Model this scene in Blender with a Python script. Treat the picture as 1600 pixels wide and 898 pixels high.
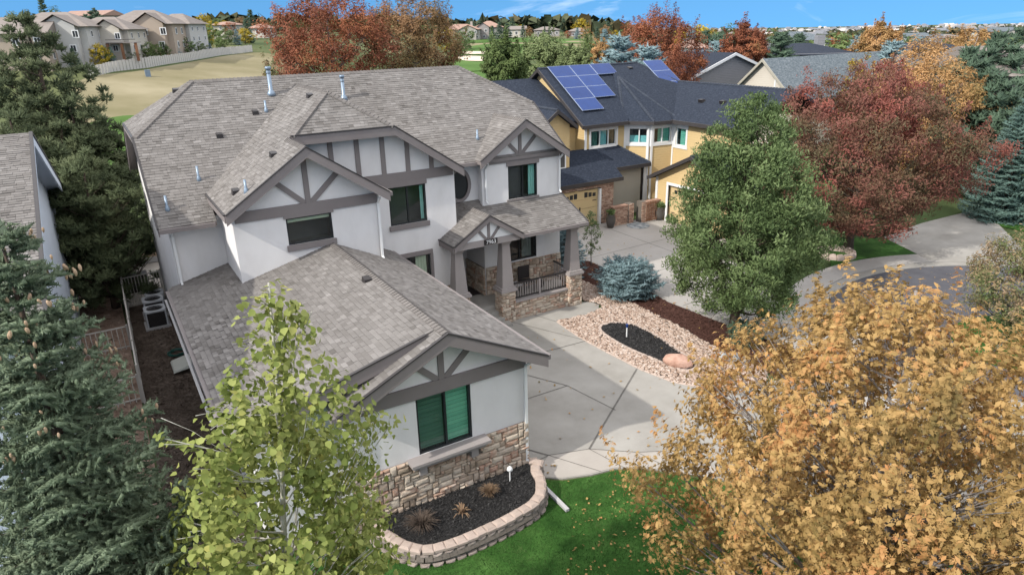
import bpy, math, random
import numpy as np
from mathutils import Vector, Matrix
S = bpy.context.scene
for o in list(bpy.data.objects): bpy.data.objects.remove(o)
R = math.radians; USE_HAZE = False
# ------------------------------------------------------------------ camera
F_PX, PITCH, YAW, ROLL = 1083.58, 0.36293, 0.53523, -0.02393
CAM = np.array([-7.669, -12.422, 10.5])
FW = np.array([math.sin(YAW)*math.cos(PITCH), math.cos(YAW)*math.cos(PITCH), -math.sin(PITCH)])
_r = np.array([math.cos(YAW), -math.sin(YAW), 0.0]); _u = np.cross(_r, FW)
RT = _r*math.cos(ROLL)+_u*math.sin(ROLL); UP = -_r*math.sin(ROLL)+_u*math.cos(ROLL)
cd = bpy.data.cameras.new('camera'); cam = bpy.data.objects.new('camera', cd); S.collection.objects.link(cam)
cam.matrix_world = Matrix(((RT[0], UP[0], -FW[0], CAM[0]), (RT[1], UP[1], -FW[1], CAM[1]), (RT[2], UP[2], -FW[2], CAM[2]), (0, 0, 0, 1)))
cd.sensor_width = 36; cd.lens = 36*F_PX/1600; cd.clip_start = .1; cd.clip_end = 20000
S.camera = cam
# ------------------------------------------------------------------ light
SUN = Vector((.788, .113, -.605)).normalized()
w = bpy.data.worlds.new("World"); S.world = w; w.use_nodes = True
nt = w.node_tree; nt.nodes.clear()
wo = nt.nodes.new('ShaderNodeOutputWorld'); bg = nt.nodes.new('ShaderNodeBackground'); sk = nt.nodes.new('ShaderNodeTexSky')
sk.sky_type = 'NISHITA'; sk.sun_disc = False; sk.sun_elevation = R(37.2); sk.sun_rotation = R(261.8)
sk.altitude = 1700; sk.air_density = 1.0; sk.dust_density = .25; sk.ozone_density = 2.2
# direction lifted a little so that the clear deep blue of a dry high plain reaches down to the horizon, plus thin high cirrus
tc = nt.nodes.new('ShaderNodeTexCoord'); ad = nt.nodes.new('ShaderNodeVectorMath'); ad.operation = 'ADD'; ad.inputs[1].default_value = (0, 0, .42)
nm = nt.nodes.new('ShaderNodeVectorMath'); nm.operation = 'NORMALIZE'
nt.links.new(tc.outputs['Generated'], ad.inputs[0]); nt.links.new(ad.outputs[0], nm.inputs[0]); nt.links.new(nm.outputs[0], sk.inputs['Vector'])
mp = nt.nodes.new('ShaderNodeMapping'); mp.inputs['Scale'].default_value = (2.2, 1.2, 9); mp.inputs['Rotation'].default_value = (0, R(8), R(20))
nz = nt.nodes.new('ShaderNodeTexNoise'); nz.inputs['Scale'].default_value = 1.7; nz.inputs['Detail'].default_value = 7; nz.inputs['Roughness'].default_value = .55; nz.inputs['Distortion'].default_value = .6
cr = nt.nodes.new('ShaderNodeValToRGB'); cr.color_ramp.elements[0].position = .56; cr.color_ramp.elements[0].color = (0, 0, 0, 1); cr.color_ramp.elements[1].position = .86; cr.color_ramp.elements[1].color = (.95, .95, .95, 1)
# unseen cloud veil thickening above the clear horizon, added to brighten and soften ambient light
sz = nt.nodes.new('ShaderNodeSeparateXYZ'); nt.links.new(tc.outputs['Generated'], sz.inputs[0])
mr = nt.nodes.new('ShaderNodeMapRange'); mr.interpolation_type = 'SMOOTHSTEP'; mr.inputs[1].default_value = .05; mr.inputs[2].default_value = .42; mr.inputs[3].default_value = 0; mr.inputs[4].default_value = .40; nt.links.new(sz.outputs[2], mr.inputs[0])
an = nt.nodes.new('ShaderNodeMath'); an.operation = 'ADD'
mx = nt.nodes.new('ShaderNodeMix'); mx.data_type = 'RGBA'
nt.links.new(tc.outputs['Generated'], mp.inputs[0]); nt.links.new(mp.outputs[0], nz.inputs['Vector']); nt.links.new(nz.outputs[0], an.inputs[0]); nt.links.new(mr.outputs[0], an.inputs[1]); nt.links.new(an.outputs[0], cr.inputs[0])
tn = nt.nodes.new('ShaderNodeMix'); tn.data_type = 'RGBA'; tn.blend_type = 'MULTIPLY'; tn.inputs[0].default_value = 1; tn.inputs[7].default_value = (.56, .96, 1.0, 1)
nt.links.new(sk.outputs[0], tn.inputs[6])
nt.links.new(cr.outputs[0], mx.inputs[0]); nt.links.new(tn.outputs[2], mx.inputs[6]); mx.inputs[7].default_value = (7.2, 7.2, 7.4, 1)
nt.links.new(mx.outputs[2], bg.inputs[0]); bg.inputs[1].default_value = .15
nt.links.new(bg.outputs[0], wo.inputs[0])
sl = bpy.data.lights.new('sun', 'SUN'); sl.energy = 2.6; sl.angle = R(.9); sl.color = (1, .955, .88)
so = bpy.data.objects.new('sun', sl); S.collection.objects.link(so); so.rotation_euler = SUN.to_track_quat('-Z', 'Y').to_euler(); so.location = (-30, -10, 40)
S.view_settings.view_transform = 'Standard'; S.view_settings.look = 'None'; S.view_settings.gamma = 1; S.view_settings.exposure = 0.88
S.render.engine = 'CYCLES'
# ------------------------------------------------------------------ helpers
COL = S.collection
def ray(px, py): return FW+RT*(px-800)/F_PX-UP*(py-449)/F_PX
def at(px, py, ax, val):
    d = ray(px, py); t = (val-CAM[ax])/d[ax]; return CAM+t*d
def az(px, py, d):
    r = ray(px, py); return CAM+r*(d/math.hypot(r[0], r[1]))
_D = [0, 45, 65, 85, 110, 130, 160, 200, 260, 400, 1000, 2500, 7000]
_L1 = [0, 0, 1.7, 3.6, 7.4, 9, 10, 11, 11, 10, 6, -10, -60]
_L2 = [0, 0, .8, 1.8, 3.2, 4.6, 6.4, 7.6, 8.5, 9, 5, -12, -60]
_M = [0, 0, .1, .4, .8, 1.1, 1.7, 2.9, 5.2, 5.6, 2, -18, -75]
_Rr = [0, 0, -.2, -.6, -1.2, -1.8, -2.8, -4, -6, -10, -20, -45, -100]
_Z = [0]*13
_A = [(-180, _Z), (-75, _Z), (-45, _L1), (-31, _L1), (-15, _L2), (-4, _M), (6, _M), (15, _Rr), (75, _Rr), (110, _Z), (180, _Z)]
def hgt(x, y):
    dx, dy = x-CAM[0], y-CAM[1]; d = math.hypot(dx, dy); a = math.degrees(math.atan2(dx, dy)-YAW)
    a = (a+180) % 360-180
    for i in range(len(_A)-1):
        if _A[i][0] <= a <= _A[i+1][0]:
            t = (a-_A[i][0])/(_A[i+1][0]-_A[i][0]); 
            return float(np.interp(d, _D, _A[i][1])*(1-t)+np.interp(d, _D, _A[i+1][1])*t)
    return 0.0
def hit(px, py):
    r = ray(px, py); r = r/math.hypot(r[0], r[1]); d = 5
    while d < 6000:
        p = CAM+r*d
        if p[2] <= hgt(p[0], p[1]): return p
        d *= 1.006
    return CAM+r*6000
def tag(o, label=None, cat=None, group=None, kind=None):
    if label: o['label'] = label
    if cat: o['category'] = cat
    if group: o['group'] = group
    if kind: o['kind'] = kind
    return o
def E(name, label, cat, loc=(0, 0, 0), group=None, rz=0):
    o = bpy.data.objects.new(name, None); COL.objects.link(o); o.location = loc; o.rotation_euler = (0, 0, rz); o.empty_display_size = .2
    return tag(o, label, cat, group)
def wm(o):
    m = o.matrix_basis.copy()
    return wm(o.parent) @ o.matrix_parent_inverse @ m if o.parent else m
def link(name, me, parent=None, mw=None):
    o = bpy.data.objects.new(name, me); COL.objects.link(o)
    if parent is not None: o.parent = parent; o.matrix_parent_inverse = wm(parent).inverted()
    if mw is not None: o.matrix_basis = mw
    return o
class MB:
    def __init__(s): s.v = []; s.f = []; s.t = []; s.cut = []
    def poly(s, pts, t=None):
        n = len(s.v); s.v += [tuple(map(float, p)) for p in pts]; s.f.append(tuple(range(n, n+len(pts)))); s.t.append(random.random() if t is None else t)
    def box(s, x0, x1, y0, y1, z0, z1, t=None, M=None):
        P = [(x0, y0, z0), (x1, y0, z0), (x1, y1, z0), (x0, y1, z0), (x0, y0, z1), (x1, y0, z1), (x1, y1, z1), (x0, y1, z1)]
        if M is not None: P = [tuple(M @ Vector(p)) for p in P]
        s.hexa(P, t)
    def hexa(s, P, t=None):
        n = len(s.v); s.cut.append((n, len(s.f))); s.v += [tuple(map(float, p)) for p in P]; t = random.random() if t is None else t
        for q in ((0, 3, 2, 1), (4, 5, 6, 7), (0, 1, 5, 4), (1, 2, 6, 5), (2, 3, 7, 6), (3, 0, 4, 7)): s.f.append(tuple(n+i for i in q)); s.t.append(t)
    def prism(s, poly, off, t=None):          # closed solid: polygon swept by the vector off
        off = np.array(off, float); n = len(s.v); s.cut.append((n, len(s.f))); k = len(poly); t = random.random() if t is None else t
        s.v += [tuple(map(float, p)) for p in poly]+[tuple(np.array(p, float)+off) for p in poly]
        s.f.append(tuple(range(n, n+k))); s.f.append(tuple(range(n+2*k-1, n+k-1, -1))); s.t += [t, t]
        for i in range(k):
            j = (i+1) % k; s.f.append((n+i, n+i+k, n+j+k, n+j)); s.t.append(t)
    def tube(s, pts, r, seg=6, t=None, cap=True):
        pts = [np.array(p, float) for p in pts]; rs = r if hasattr(r, '__len__') else [r]*len(pts); n = len(s.v); t = random.random() if t is None else t
        for i, p in enumerate(pts):
            a = pts[min(i+1, len(pts)-1)]-pts[max(i-1, 0)]; a = a/(np.linalg.norm(a)+1e-9)
            b = np.cross(a, [0, 0, 1] if abs(a[2]) < .9 else [1, 0, 0]); b /= np.linalg.norm(b); c = np.cross(a, b)
            for k in range(seg):
                q = 2*math.pi*k/seg; s.v.append(tuple(p+rs[i]*(b*math.cos(q)+c*math.sin(q))))
        for i in range(len(pts)-1):
            for k in range(seg):
                k2 = (k+1) % seg; s.f.append((n+i*seg+k, n+i*seg+k2, n+(i+1)*seg+k2, n+(i+1)*seg+k)); s.t.append(t)
        if cap: s.f.append(tuple(n+k for k in range(seg))[::-1]); s.f.append(tuple(n+(len(pts)-1)*seg+k for k in range(seg))); s.t += [t, t]
    def cyl(s, x, y, z0, z1, r0, r1=None, seg=14, t=None): s.tube([(x, y, z0), (x, y, z1)], [r0, r0 if r1 is None else r1], seg, t)
    def lathe(s, x, y, prof, seg=16, t=None): s.tube([(x, y, z) for r, z in prof], [max(r, .001) for r, z in prof], seg, t)
    def mesh(s, name, mat, smooth=False, bevel=0):
        me = bpy.data.meshes.new(name); me.from_pydata(s.v, [], s.f); me.materials.append(mat)
        a = me.attributes.new('tint', 'FLOAT', 'FACE'); a.data.foreach_set('value', np.array(s.t, dtype=np.float32))
        if smooth: me.polygons.foreach_set('use_smooth', [True]*len(me.polygons))
        me.update(); return me
    def split(s, name, mat, parent=None):
        c = s.cut+[(len(s.v), len(s.f))]; out = []
        for (v0, f0), (v1, f1) in zip(c, c[1:]):
            m = MB(); m.v = s.v[v0:v1]; m.f = [tuple(i-v0 for i in f) for f in s.f[f0:f1]]; m.t = s.t[f0:f1]; out.append(m.build(name, mat, parent))
        return out
    def build(s, name, mat, parent=None, smooth=False, kind=None):
        o = link(name, s.mesh(name, mat, smooth), parent)
        if kind: o['kind'] = kind
        return o
def npmesh(name, V, Fq, mat, tint=None, smooth=False):
    """V (n,3) floats, Fq (m,k) ints, tint per face"""
    V = np.asarray(V, np.float32); Fq = np.asarray(Fq, np.int32); m, k = Fq.shape
    me = bpy.data.meshes.new(name); me.vertices.add(len(V)); me.vertices.foreach_set('co', V.ravel())
    me.loops.add(m*k); me.loops.foreach_set('vertex_index', Fq.ravel())
    me.polygons.add(m); me.polygons.foreach_set('loop_start', np.arange(0, m*k, k, dtype=np.int32)); me.polygons.foreach_set('loop_total', np.full(m, k, np.int32))
    if smooth: me.polygons.foreach_set('use_smooth', np.ones(m, bool))
    me.materials.append(mat)
    a = me.attributes.new('tint', 'FLOAT', 'FACE'); a.data.foreach_set('value', np.asarray(tint if tint is not None else np.random.rand(m), np.float32))
    me.update(calc_edges=True); return me
# ------------------------------------------------------------------ materials
def mat(name, stops, rough=.8, nscale=3, nmix=.35, src='tint', bump=0, bscale=40, spec=.3, metal=0, trans=0, detail=4, aniso=None, wave=None):
    """stops: colours from dark to light. src: tint attribute, object random or noise picks the place on the ramp; noise adds variation."""
    m = bpy.data.materials.new(name); m.use_nodes = True; n = m.node_tree; b = n.nodes['Principled BSDF']; L = n.links.new
    b.inputs['Roughness'].default_value = rough; b.inputs['Metallic'].default_value = metal; b.inputs['Specular IOR Level'].default_value = spec
    co = n.nodes.new('ShaderNodeTexCoord' if src != 'geo' else 'ShaderNodeNewGeometry')
    geo = n.nodes.new('ShaderNodeNewGeometry'); P = geo.outputs['Position']
    if aniso:
        mpn = n.nodes.new('ShaderNodeMapping'); mpn.inputs['Scale'].default_value = aniso; L(P, mpn.inputs[0]); P = mpn.outputs[0]
    no = n.nodes.new('ShaderNodeTexNoise'); no.inputs['Scale'].default_value = nscale; no.inputs['Detail'].default_value = detail; no.inputs['Roughness'].default_value = .6; L(P, no.inputs['Vector'])
    ramp = n.nodes.new('ShaderNodeValToRGB'); e = ramp.color_ramp.elements
    while len(e) < len(stops): e.new(.5)
    for i, c in enumerate(stops): e[i].position = i/max(1, len(stops)-1); e[i].color = (*c, 1)
    st = n.nodes.new('ShaderNodeMapRange'); st.inputs[1].default_value = .3; st.inputs[2].default_value = .7; L(no.outputs[0], st.inputs[0])
    if src == 'tint': at_ = n.nodes.new('ShaderNodeAttribute'); at_.attribute_name = 'tint'; f = at_.outputs['Fac']
    elif src == 'obj': oi = n.nodes.new('ShaderNodeObjectInfo'); f = oi.outputs['Random']
    else: f = None
    if f is not None:
        mxn = n.nodes.new('ShaderNodeMix'); mxn.inputs[0].default_value = nmix; L(f, mxn.inputs[2]); L(st.outputs[0], mxn.inputs[3]); f = mxn.outputs[0]
    else: f = st.outputs[0]
    if wave:
        sx = n.nodes.new('ShaderNodeSeparateXYZ'); L(geo.outputs['Position'], sx.inputs[0]); mm = n.nodes.new('ShaderNodeMath'); mm.operation = 'MULTIPLY'; mm.inputs[1].default_value = 1/wave; L(sx.outputs[2], mm.inputs[0])
        fr = n.nodes.new('ShaderNodeMath'); fr.operation = 'FRACT'; L(mm.outputs[0], fr.inputs[0])
    L(f, ramp.inputs[0]); L(ramp.outputs[0], b.inputs['Base Color'])
    if bump or wave:
        bn = n.nodes.new('ShaderNodeTexNoise'); bn.inputs['Scale'].default_value = bscale; bn.inputs['Detail'].default_value = 5; L(geo.outputs['Position'], bn.inputs['Vector'])
        bu = n.nodes.new('ShaderNodeBump'); bu.inputs['Strength'].default_value = 1; bu.inputs['Distance'].default_value = bump or .01
        L(bn.outputs[0], bu.inputs['Height'])
        if wave:
            bu2 = n.nodes.new('ShaderNodeBump'); bu2.inputs['Strength'].default_value = .9; bu2.inputs['Distance'].default_value = .025; bu2.invert = True
            L(fr.outputs[0], bu2.inputs['Height']); L(bu.outputs[0], bu2.inputs['Normal']); L(bu2.outputs[0], b.inputs['Normal'])
        else: L(bu.outputs[0], b.inputs['Normal'])
    if trans:
        tr = n.nodes.new('ShaderNodeBsdfTranslucent'); ms = n.nodes.new('ShaderNodeMixShader'); ms.inputs[0].default_value = trans
        L(ramp.outputs[0], tr.inputs[0]); L(b.outputs[0], ms.inputs[1]); L(tr.outputs[0], ms.inputs[2]); L(ms.outputs[0], n.nodes['Material Output'].inputs[0])
    return m
def rgb(r, g, b):
    f = lambda c: (c/255/12.92) if c/255 <= .04045 else ((c/255+.055)/1.055)**2.4
    return (f(r), f(g), f(b))
def glassmat(name, tint=(.93, .97, .96)):
    m = bpy.data.materials.new(name); m.use_nodes = True; n = m.node_tree; n.nodes.clear(); L = n.links.new
    o = n.nodes.new('ShaderNodeOutputMaterial'); t = n.nodes.new('ShaderNodeBsdfTransparent'); g = n.nodes.new('ShaderNodeBsdfGlossy'); x = n.nodes.new('ShaderNodeMixShader'); fr = n.nodes.new('ShaderNodeFresnel')
    t.inputs[0].default_value = (*tint, 1); g.inputs['Roughness'].default_value = .02; fr.inputs[0].default_value = 1.6; ge = n.nodes.new('ShaderNodeNewGeometry'); mu = n.nodes.new('ShaderNodeMath'); mu.operation = 'MULTIPLY'; iv = n.nodes.new('ShaderNodeMath'); iv.operation = 'SUBTRACT'; iv.inputs[0].default_value = 1; L(ge.outputs['Backfacing'], iv.inputs[1]); L(fr.outputs[0], mu.inputs[0]); L(iv.outputs[0], mu.inputs[1])
    L(mu.outputs[0], x.inputs[0]); L(t.outputs[0], x.inputs[1]); L(g.outputs[0], x.inputs[2]); L(x.outputs[0], o.inputs[0]); return m
M = {}
sh3 = [(.095, .087, .080), (.135, .124, .116), (.166, .154, .145), (.20, .186, .176), (.245, .229, .218)]
M['shingle'] = mat('shingle_grey_brown', sh3, .95, .9, .22, 'tint', .004, 120, .1)
M['shingle_piece'] = mat('shingle_grey_brown_piece', sh3, .95, .9, .22, 'obj', .004, 120, .1)
M['cap'] = mat('ridge_cap_shingle', [(.13, .118, .11), (.18, .165, .155)], .95, 2, .3, 'tint', .004, 120, .1)
M['stucco'] = mat('grey_stucco', [(.60, .582, .572), (.645, .628, .62), (.675, .66, .652)], .92, .9, 1, 'noise', .009, 70, .15, aniso=(1.6, 1.6, .8), detail=9)
M['taupe'] = mat('taupe_trim', [(.175, .152, .148), (.20, .178, .172)], .7, 2, .7, 'tint', .003, 60, .3)
M['taupe_l'] = mat('taupe_column', [(.26, .235, .225), (.30, .27, .26)], .8, 1.5, .7, 'tint', .003, 60, .25)
M['drip'] = mat('dark_metal_edge', [(.035, .032, .032), (.05, .045, .045)], .5, 4, .5, 'tint')
M['white'] = mat('white_paint', [(.62, .62, .62), (.72, .72, .71)], .45, 4, .4, 'tint', .001, 30)
M['gutter'] = mat('grey_gutter', [(.33, .32, .32), (.40, .39, .39)], .4, 4, .4, 'tint')
stn = [(.17, .12, .085), (.30, .235, .175), (.40, .31, .24), (.42, .355, .29), (.52, .44, .35), (.35, .21, .15), (.46, .41, .35)]
M['stone'] = mat('ledge_stone', stn, .9, 6, .22, 'tint', .012, 28, .15)
M['stone_piece'] = mat('ledge_stone_piece', stn, .9, 6, .22, 'obj', .012, 28, .15)
M['mortar'] = mat('mortar', [(.10, .085, .07), (.15, .13, .11)], .95, 20, 1, 'noise', .004, 90)
M['frame'] = mat('black_window_frame', [(.02, .022, .024), (.03, .032, .034)], .35, 5, .5, 'tint')
M['room'] = mat('dark_room', [(.05, .05, .052), (.08, .075, .07)], .9, 1, .5, 'tint')
M['glass'] = glassmat('window_glass')
M['glass_b'] = glassmat('window_glass_blue', (.85, .93, .96))
M['teal'] = mat('teal_curtain', [(.20, .42, .38), (.30, .55, .50)], .8, 8, .5, 'tint')
M['blind'] = mat('green_blind', [(.13, .36, .25), (.20, .48, .33)], .7, 8, .3, 'tint')
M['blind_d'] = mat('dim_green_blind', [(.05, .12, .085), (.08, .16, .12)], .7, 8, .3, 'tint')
M['shade'] = mat('cream_shade', [(.42, .46, .34), (.5, .52, .40)], .8, 4, .3, 'tint')
M['curtain'] = mat('grey_curtain', [(.14, .15, .14), (.22, .23, .22)], .8, 9, .5, 'tint')
M['screen'] = mat('insect_screen', [(.05, .045, .05), (.06, .055, .06)], .7, 2, .5, 'tint')
M['dark'] = mat('black_metal', [(.02, .018, .018), (.035, .03, .03)], .45, 5, .5, 'tint')
M['galv'] = mat('galvanised_metal', [(.16, .21, .27), (.24, .30, .37)], .38, 6, .5, 'tint', metal=.35)
M['conc'] = mat('concrete', [(.205, .192, .170), (.272, .257, .233), (.327, .311, .284)], .9, .55, .85, 'tint', .003, 70, .2, detail=9)
M['conc_w'] = mat('warm_concrete', [(.31, .28, .25), (.36, .33, .295)], .9, 1.2, .8, 'tint', .003, 70, .2, detail=9)
M['conc_n'] = mat('pale_concrete', [(.28, .262, .24), (.36, .34, .318)], .9, .45, .8, 'tint', .003, 70, .2, detail=9)
M['joint'] = mat('joint', [(.09, .083, .075), (.15, .14, .125)], .95, 5, 1, 'noise')
M['asphalt'] = mat('asphalt', [(.07, .07, .08), (.10, .10, .112)], .9, 1.2, 1, 'noise', .004, 90, .2, detail=9)
M['grass'] = mat('lawn', [(.016, .05, .009), (.035, .095, .018), (.07, .15, .035)], .9, 1.1, 1, 'noise', .02, 60, .1, detail=8)
M['blade'] = mat('grass_blades', [(.018, .055, .012), (.042, .105, .024), (.085, .155, .045), (.17, .19, .08)], .8, .75, .7, 'tint', 0, 60, .15, trans=.3)
M['mulch_k'] = mat('black_mulch', [(.006, .006, .006), (.02, .019, .019), (.07, .067, .065)], .85, 30, .4, 'tint', .01, 60, .3)
M['mulch_r'] = mat('red_brown_mulch', [(.035, .017, .013), (.075, .036, .028), (.13, .07, .055)], .95, 25, .4, 'tint', .02, 60, .1)
M['mulch_b'] = mat('brown_wood_mulch', [(.05, .036, .028), (.10, .076, .06), (.17, .135, .11)], .95, 1.5, .5, 'tint', .02, 60, .1)
M['chip'] = mat('pale_wood_chips', [(.16, .10, .07), (.30, .21, .16), (.42, .33, .27)], .95, 2.5, .5, 'tint', .02, 60, .1)
M['rock'] = mat('river_rock', [(.15, .10, .075), (.27, .19, .145), (.36, .27, .215), (.44, .355, .30), (.52, .45, .40)], .85, 6, .25, 'tint', .006, 60, .2)
M['block'] = mat('retaining_block', [(.20, .165, .145), (.29, .24, .21), (.37, .31, .27)], .95, 9, .5, 'obj', .012, 45, .1)
M['capblock'] = mat('retaining_cap', [(.33, .265, .225), (.43, .345, .295)], .95, 7, .5, 'obj', .006, 45, .1)
M['boulder'] = mat('pink_boulder', [(.30, .17, .125), (.42, .26, .20), (.5, .33, .26)], .9, 3, 1, 'noise', .03, 14, .2)
M['greyrock'] = mat('grey_boulder', [(.10, .12, .14), (.25, .27, .28), (.42, .42, .41)], .9, 4, 1, 'noise', .03, 14, .2)
M['bark'] = mat('brown_bark', [(.06, .045, .035), (.13, .10, .08)], .95, 7, .6, 'tint', .03, 20, .1, aniso=(3, 3, .6))
M['bark_w'] = mat('pale_aspen_bark', [(.32, .30, .25), (.52, .50, .44)], .85, 6, .7, 'tint', .01, 20, .1)
M['bark_g'] = mat('grey_bark', [(.16, .14, .13), (.30, .27, .25)], .9, 7, .6, 'tint', .02, 20, .1)
M['dry'] = mat('field', [(.13, .12, .06), (.20, .175, .105), (.285, .25, .165)], .97, .06, .9, 'tint', .0, 60, .05, detail=9)
M['fair'] = mat('fairway', [(.05, .095, .024), (.072, .13, .034), (.10, .165, .05)], .95, .09, .8, 'tint', .0, 60, .05, detail=8)
M['sand'] = mat('sand', [(.5, .42, .32), (.6, .52, .41)], .95, .3, .8, 'tint')
M['yellow'] = mat('ochre_lap_siding', [(.46, .335, .165), (.52, .385, .20)], .75, 1, .5, 'tint', .002, 40, .2, wave=.14)
M['ochre'] = mat('ochre_garage_door', [(.48, .36, .19), (.54, .41, .22)], .6, 1, .5, 'tint', .002, 40, .25)
M['darkroof'] = mat('charcoal_shingle', [(.012, .016, .024), (.024, .03, .044), (.05, .06, .08)], .95, 14, .6, 'tint', .008, 30, .12, aniso=(.6, .6, 1.4))
M['blueroof'] = mat('blue_grey_shingle', [(.05, .065, .075), (.11, .13, .145), (.2, .22, .235)], .95, 9, .8, 'tint', .008, 30, .12, aniso=(.5, .5, 1.4))
M['tanroof'] = mat('tan_shingle', [(.17, .145, .13), (.25, .22, .20)], .95, 1.2, .6, 'tint', .01, 10, .1)
M['redroof'] = mat('salmon_tile', [(.26, .165, .13), (.34, .23, .185)], .9, 1.2, .6, 'tint', .01, 10, .1)
M['brick'] = mat('tan_brick_piece', [(.22, .13, .095), (.33, .21, .155), (.42, .29, .22), (.46, .35, .27)], .9, 6, .25, 'tint', .004, 60, .15)
M['beige'] = mat('beige_siding', [(.46, .42, .36), (.50, .46, .40)], .8, 1, .5, 'tint', .002, 40, .2, wave=.16)
M['tansid'] = mat('tan_siding', [(.33, .27, .215), (.38, .31, .25)], .8, 1, .5, 'tint', .002, 40, .2)
M['paleshed'] = mat('pale_grey_siding', [(.40, .39, .38), (.46, .45, .43)], .8, 1, .5, 'tint', .002, 40, .2)
M['greysid'] = mat('grey_siding', [(.19, .19, .20), (.22, .22, .23)], .8, 1, .5, 'tint', .002, 40, .2, wave=.16)
M['olive'] = mat('beige_stucco', [(.32, .30, .25), (.36, .335, .285)], .9, .7, .8, 'tint', .004, 80, .15)
M['bluewall'] = mat('pale_blue_siding', [(.42, .47, .54), (.48, .53, .60)], .8, .6, .8, 'tint', .003, 60, .2, wave=.2)
M['solar'] = mat('solar_cell', [(.008, .028, .12), (.012, .042, .17)], .25, 2, .5, 'tint', spec=.2)
M['silver'] = mat('aluminium_rail', [(.22, .27, .38), (.30, .35, .46)], .4, 4, .5, 'tint')
M['pot'] = mat('glazed_pot', [(.06, .055, .05), (.10, .09, .08)], .35, 5, .5, 'tint')
M['cushion'] = mat('tan_cushion', [(.40, .29, .20), (.48, .36, .26)], .9, 9, .5, 'tint')
M['ac'] = mat('light_grey_enamel', [(.42, .43, .45), (.5, .51, .53)], .4, 4, .5, 'tint')
M['hose'] = mat('green_hose', [(.01, .06, .045), (.02, .09, .07)], .4, 4, .5, 'tint')
M['cover'] = mat('cream_plastic', [(.42, .42, .37), (.48, .48, .43)], .5, 4, .5, 'tint')
M['fence'] = mat('pale_rail_paint', [(.42, .39, .35), (.52, .49, .45)], .6, 4, .5, 'tint')
M['rust'] = mat('rusty_iron', [(.14, .06, .03), (.22, .11, .06)], .8, 8, .5, 'tint')
leafm_ = None
def leafm(name, stops, ns=.8, nm=.4, tr=.28): M[name] = mat(name, stops, .7, ns, nm, 'tint', 0, 1, .25, trans=tr, detail=2)
leafm('l_aspen', [(.075, .105, .022), (.15, .185, .042), (.235, .265, .07), (.33, .345, .11), (.42, .33, .06)], 1.2, .4)
leafm('l_maple', [(.11, .09, .028), (.22, .15, .052), (.33, .21, .075), (.43, .275, .105), (.43, .20, .075), (.26, .235, .07)], .9, .45)
leafm('l_green', [(.03, .05, .018), (.08, .122, .042), (.15, .205, .08), (.27, .33, .155)], .7, .4)
leafm('l_red', [(.075, .10, .045), (.12, .105, .055), (.15, .085, .05), (.23, .09, .07), (.32, .10, .075), (.36, .16, .08)], .45, .62)
leafm('l_redor', [(.10, .05, .03), (.19, .07, .04), (.27, .095, .05), (.34, .13, .06), (.20, .16, .06)], .35, .6)
leafm('l_rust', [(.13, .11, .045), (.21, .135, .06), (.28, .16, .08), (.34, .21, .105)], .35, .6)
leafm('l_orange', [(.20, .17, .06), (.36, .22, .085), (.48, .28, .12), (.54, .33, .16)], .4, .6)
leafm('l_mid', [(.08, .11, .035), (.13, .18, .06), (.20, .25, .09)], .4, .5)
leafm('l_willow', [(.12, .15, .06), (.19, .235, .10), (.27, .32, .15)], .4, .5)
leafm('l_yellow', [(.22, .17, .02), (.40, .30, .03), (.5, .38, .04)], .4, .5)
leafm('l_pale', [(.08, .11, .035), (.13, .165, .06), (.28, .19, .11), (.38, .29, .19)], 1.0, .5)
leafm('n_spruce', [(.05, .072, .042), (.10, .135, .082), (.17, .215, .135), (.27, .315, .20)], 1.3, .35, .1)
leafm('n_teal', [(.05, .095, .08), (.10, .165, .14), (.17, .25, .215)], 1.2, .35, .08)
leafm('n_blue', [(.09, .15, .16), (.17, .25, .265), (.27, .36, .38)], 1.2, .35, .08)
leafm('n_pine', [(.05, .068, .033), (.10, .125, .06), (.17, .19, .095)], .7, .45, .1)
leafm('n_dark', [(.04, .07, .045), (.07, .11, .07), (.10, .155, .10)], .7, .45, .1)
M['cone'] = mat('spruce_cone', [(.30, .20, .13), (.46, .33, .22)], .85, 30, .4, 'obj', .006, 120)
M['drystem'] = mat('dry_grass', [(.10, .065, .04), (.20, .13, .08), (.28, .19, .11)], .9, 5, .3, 'tint')
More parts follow.
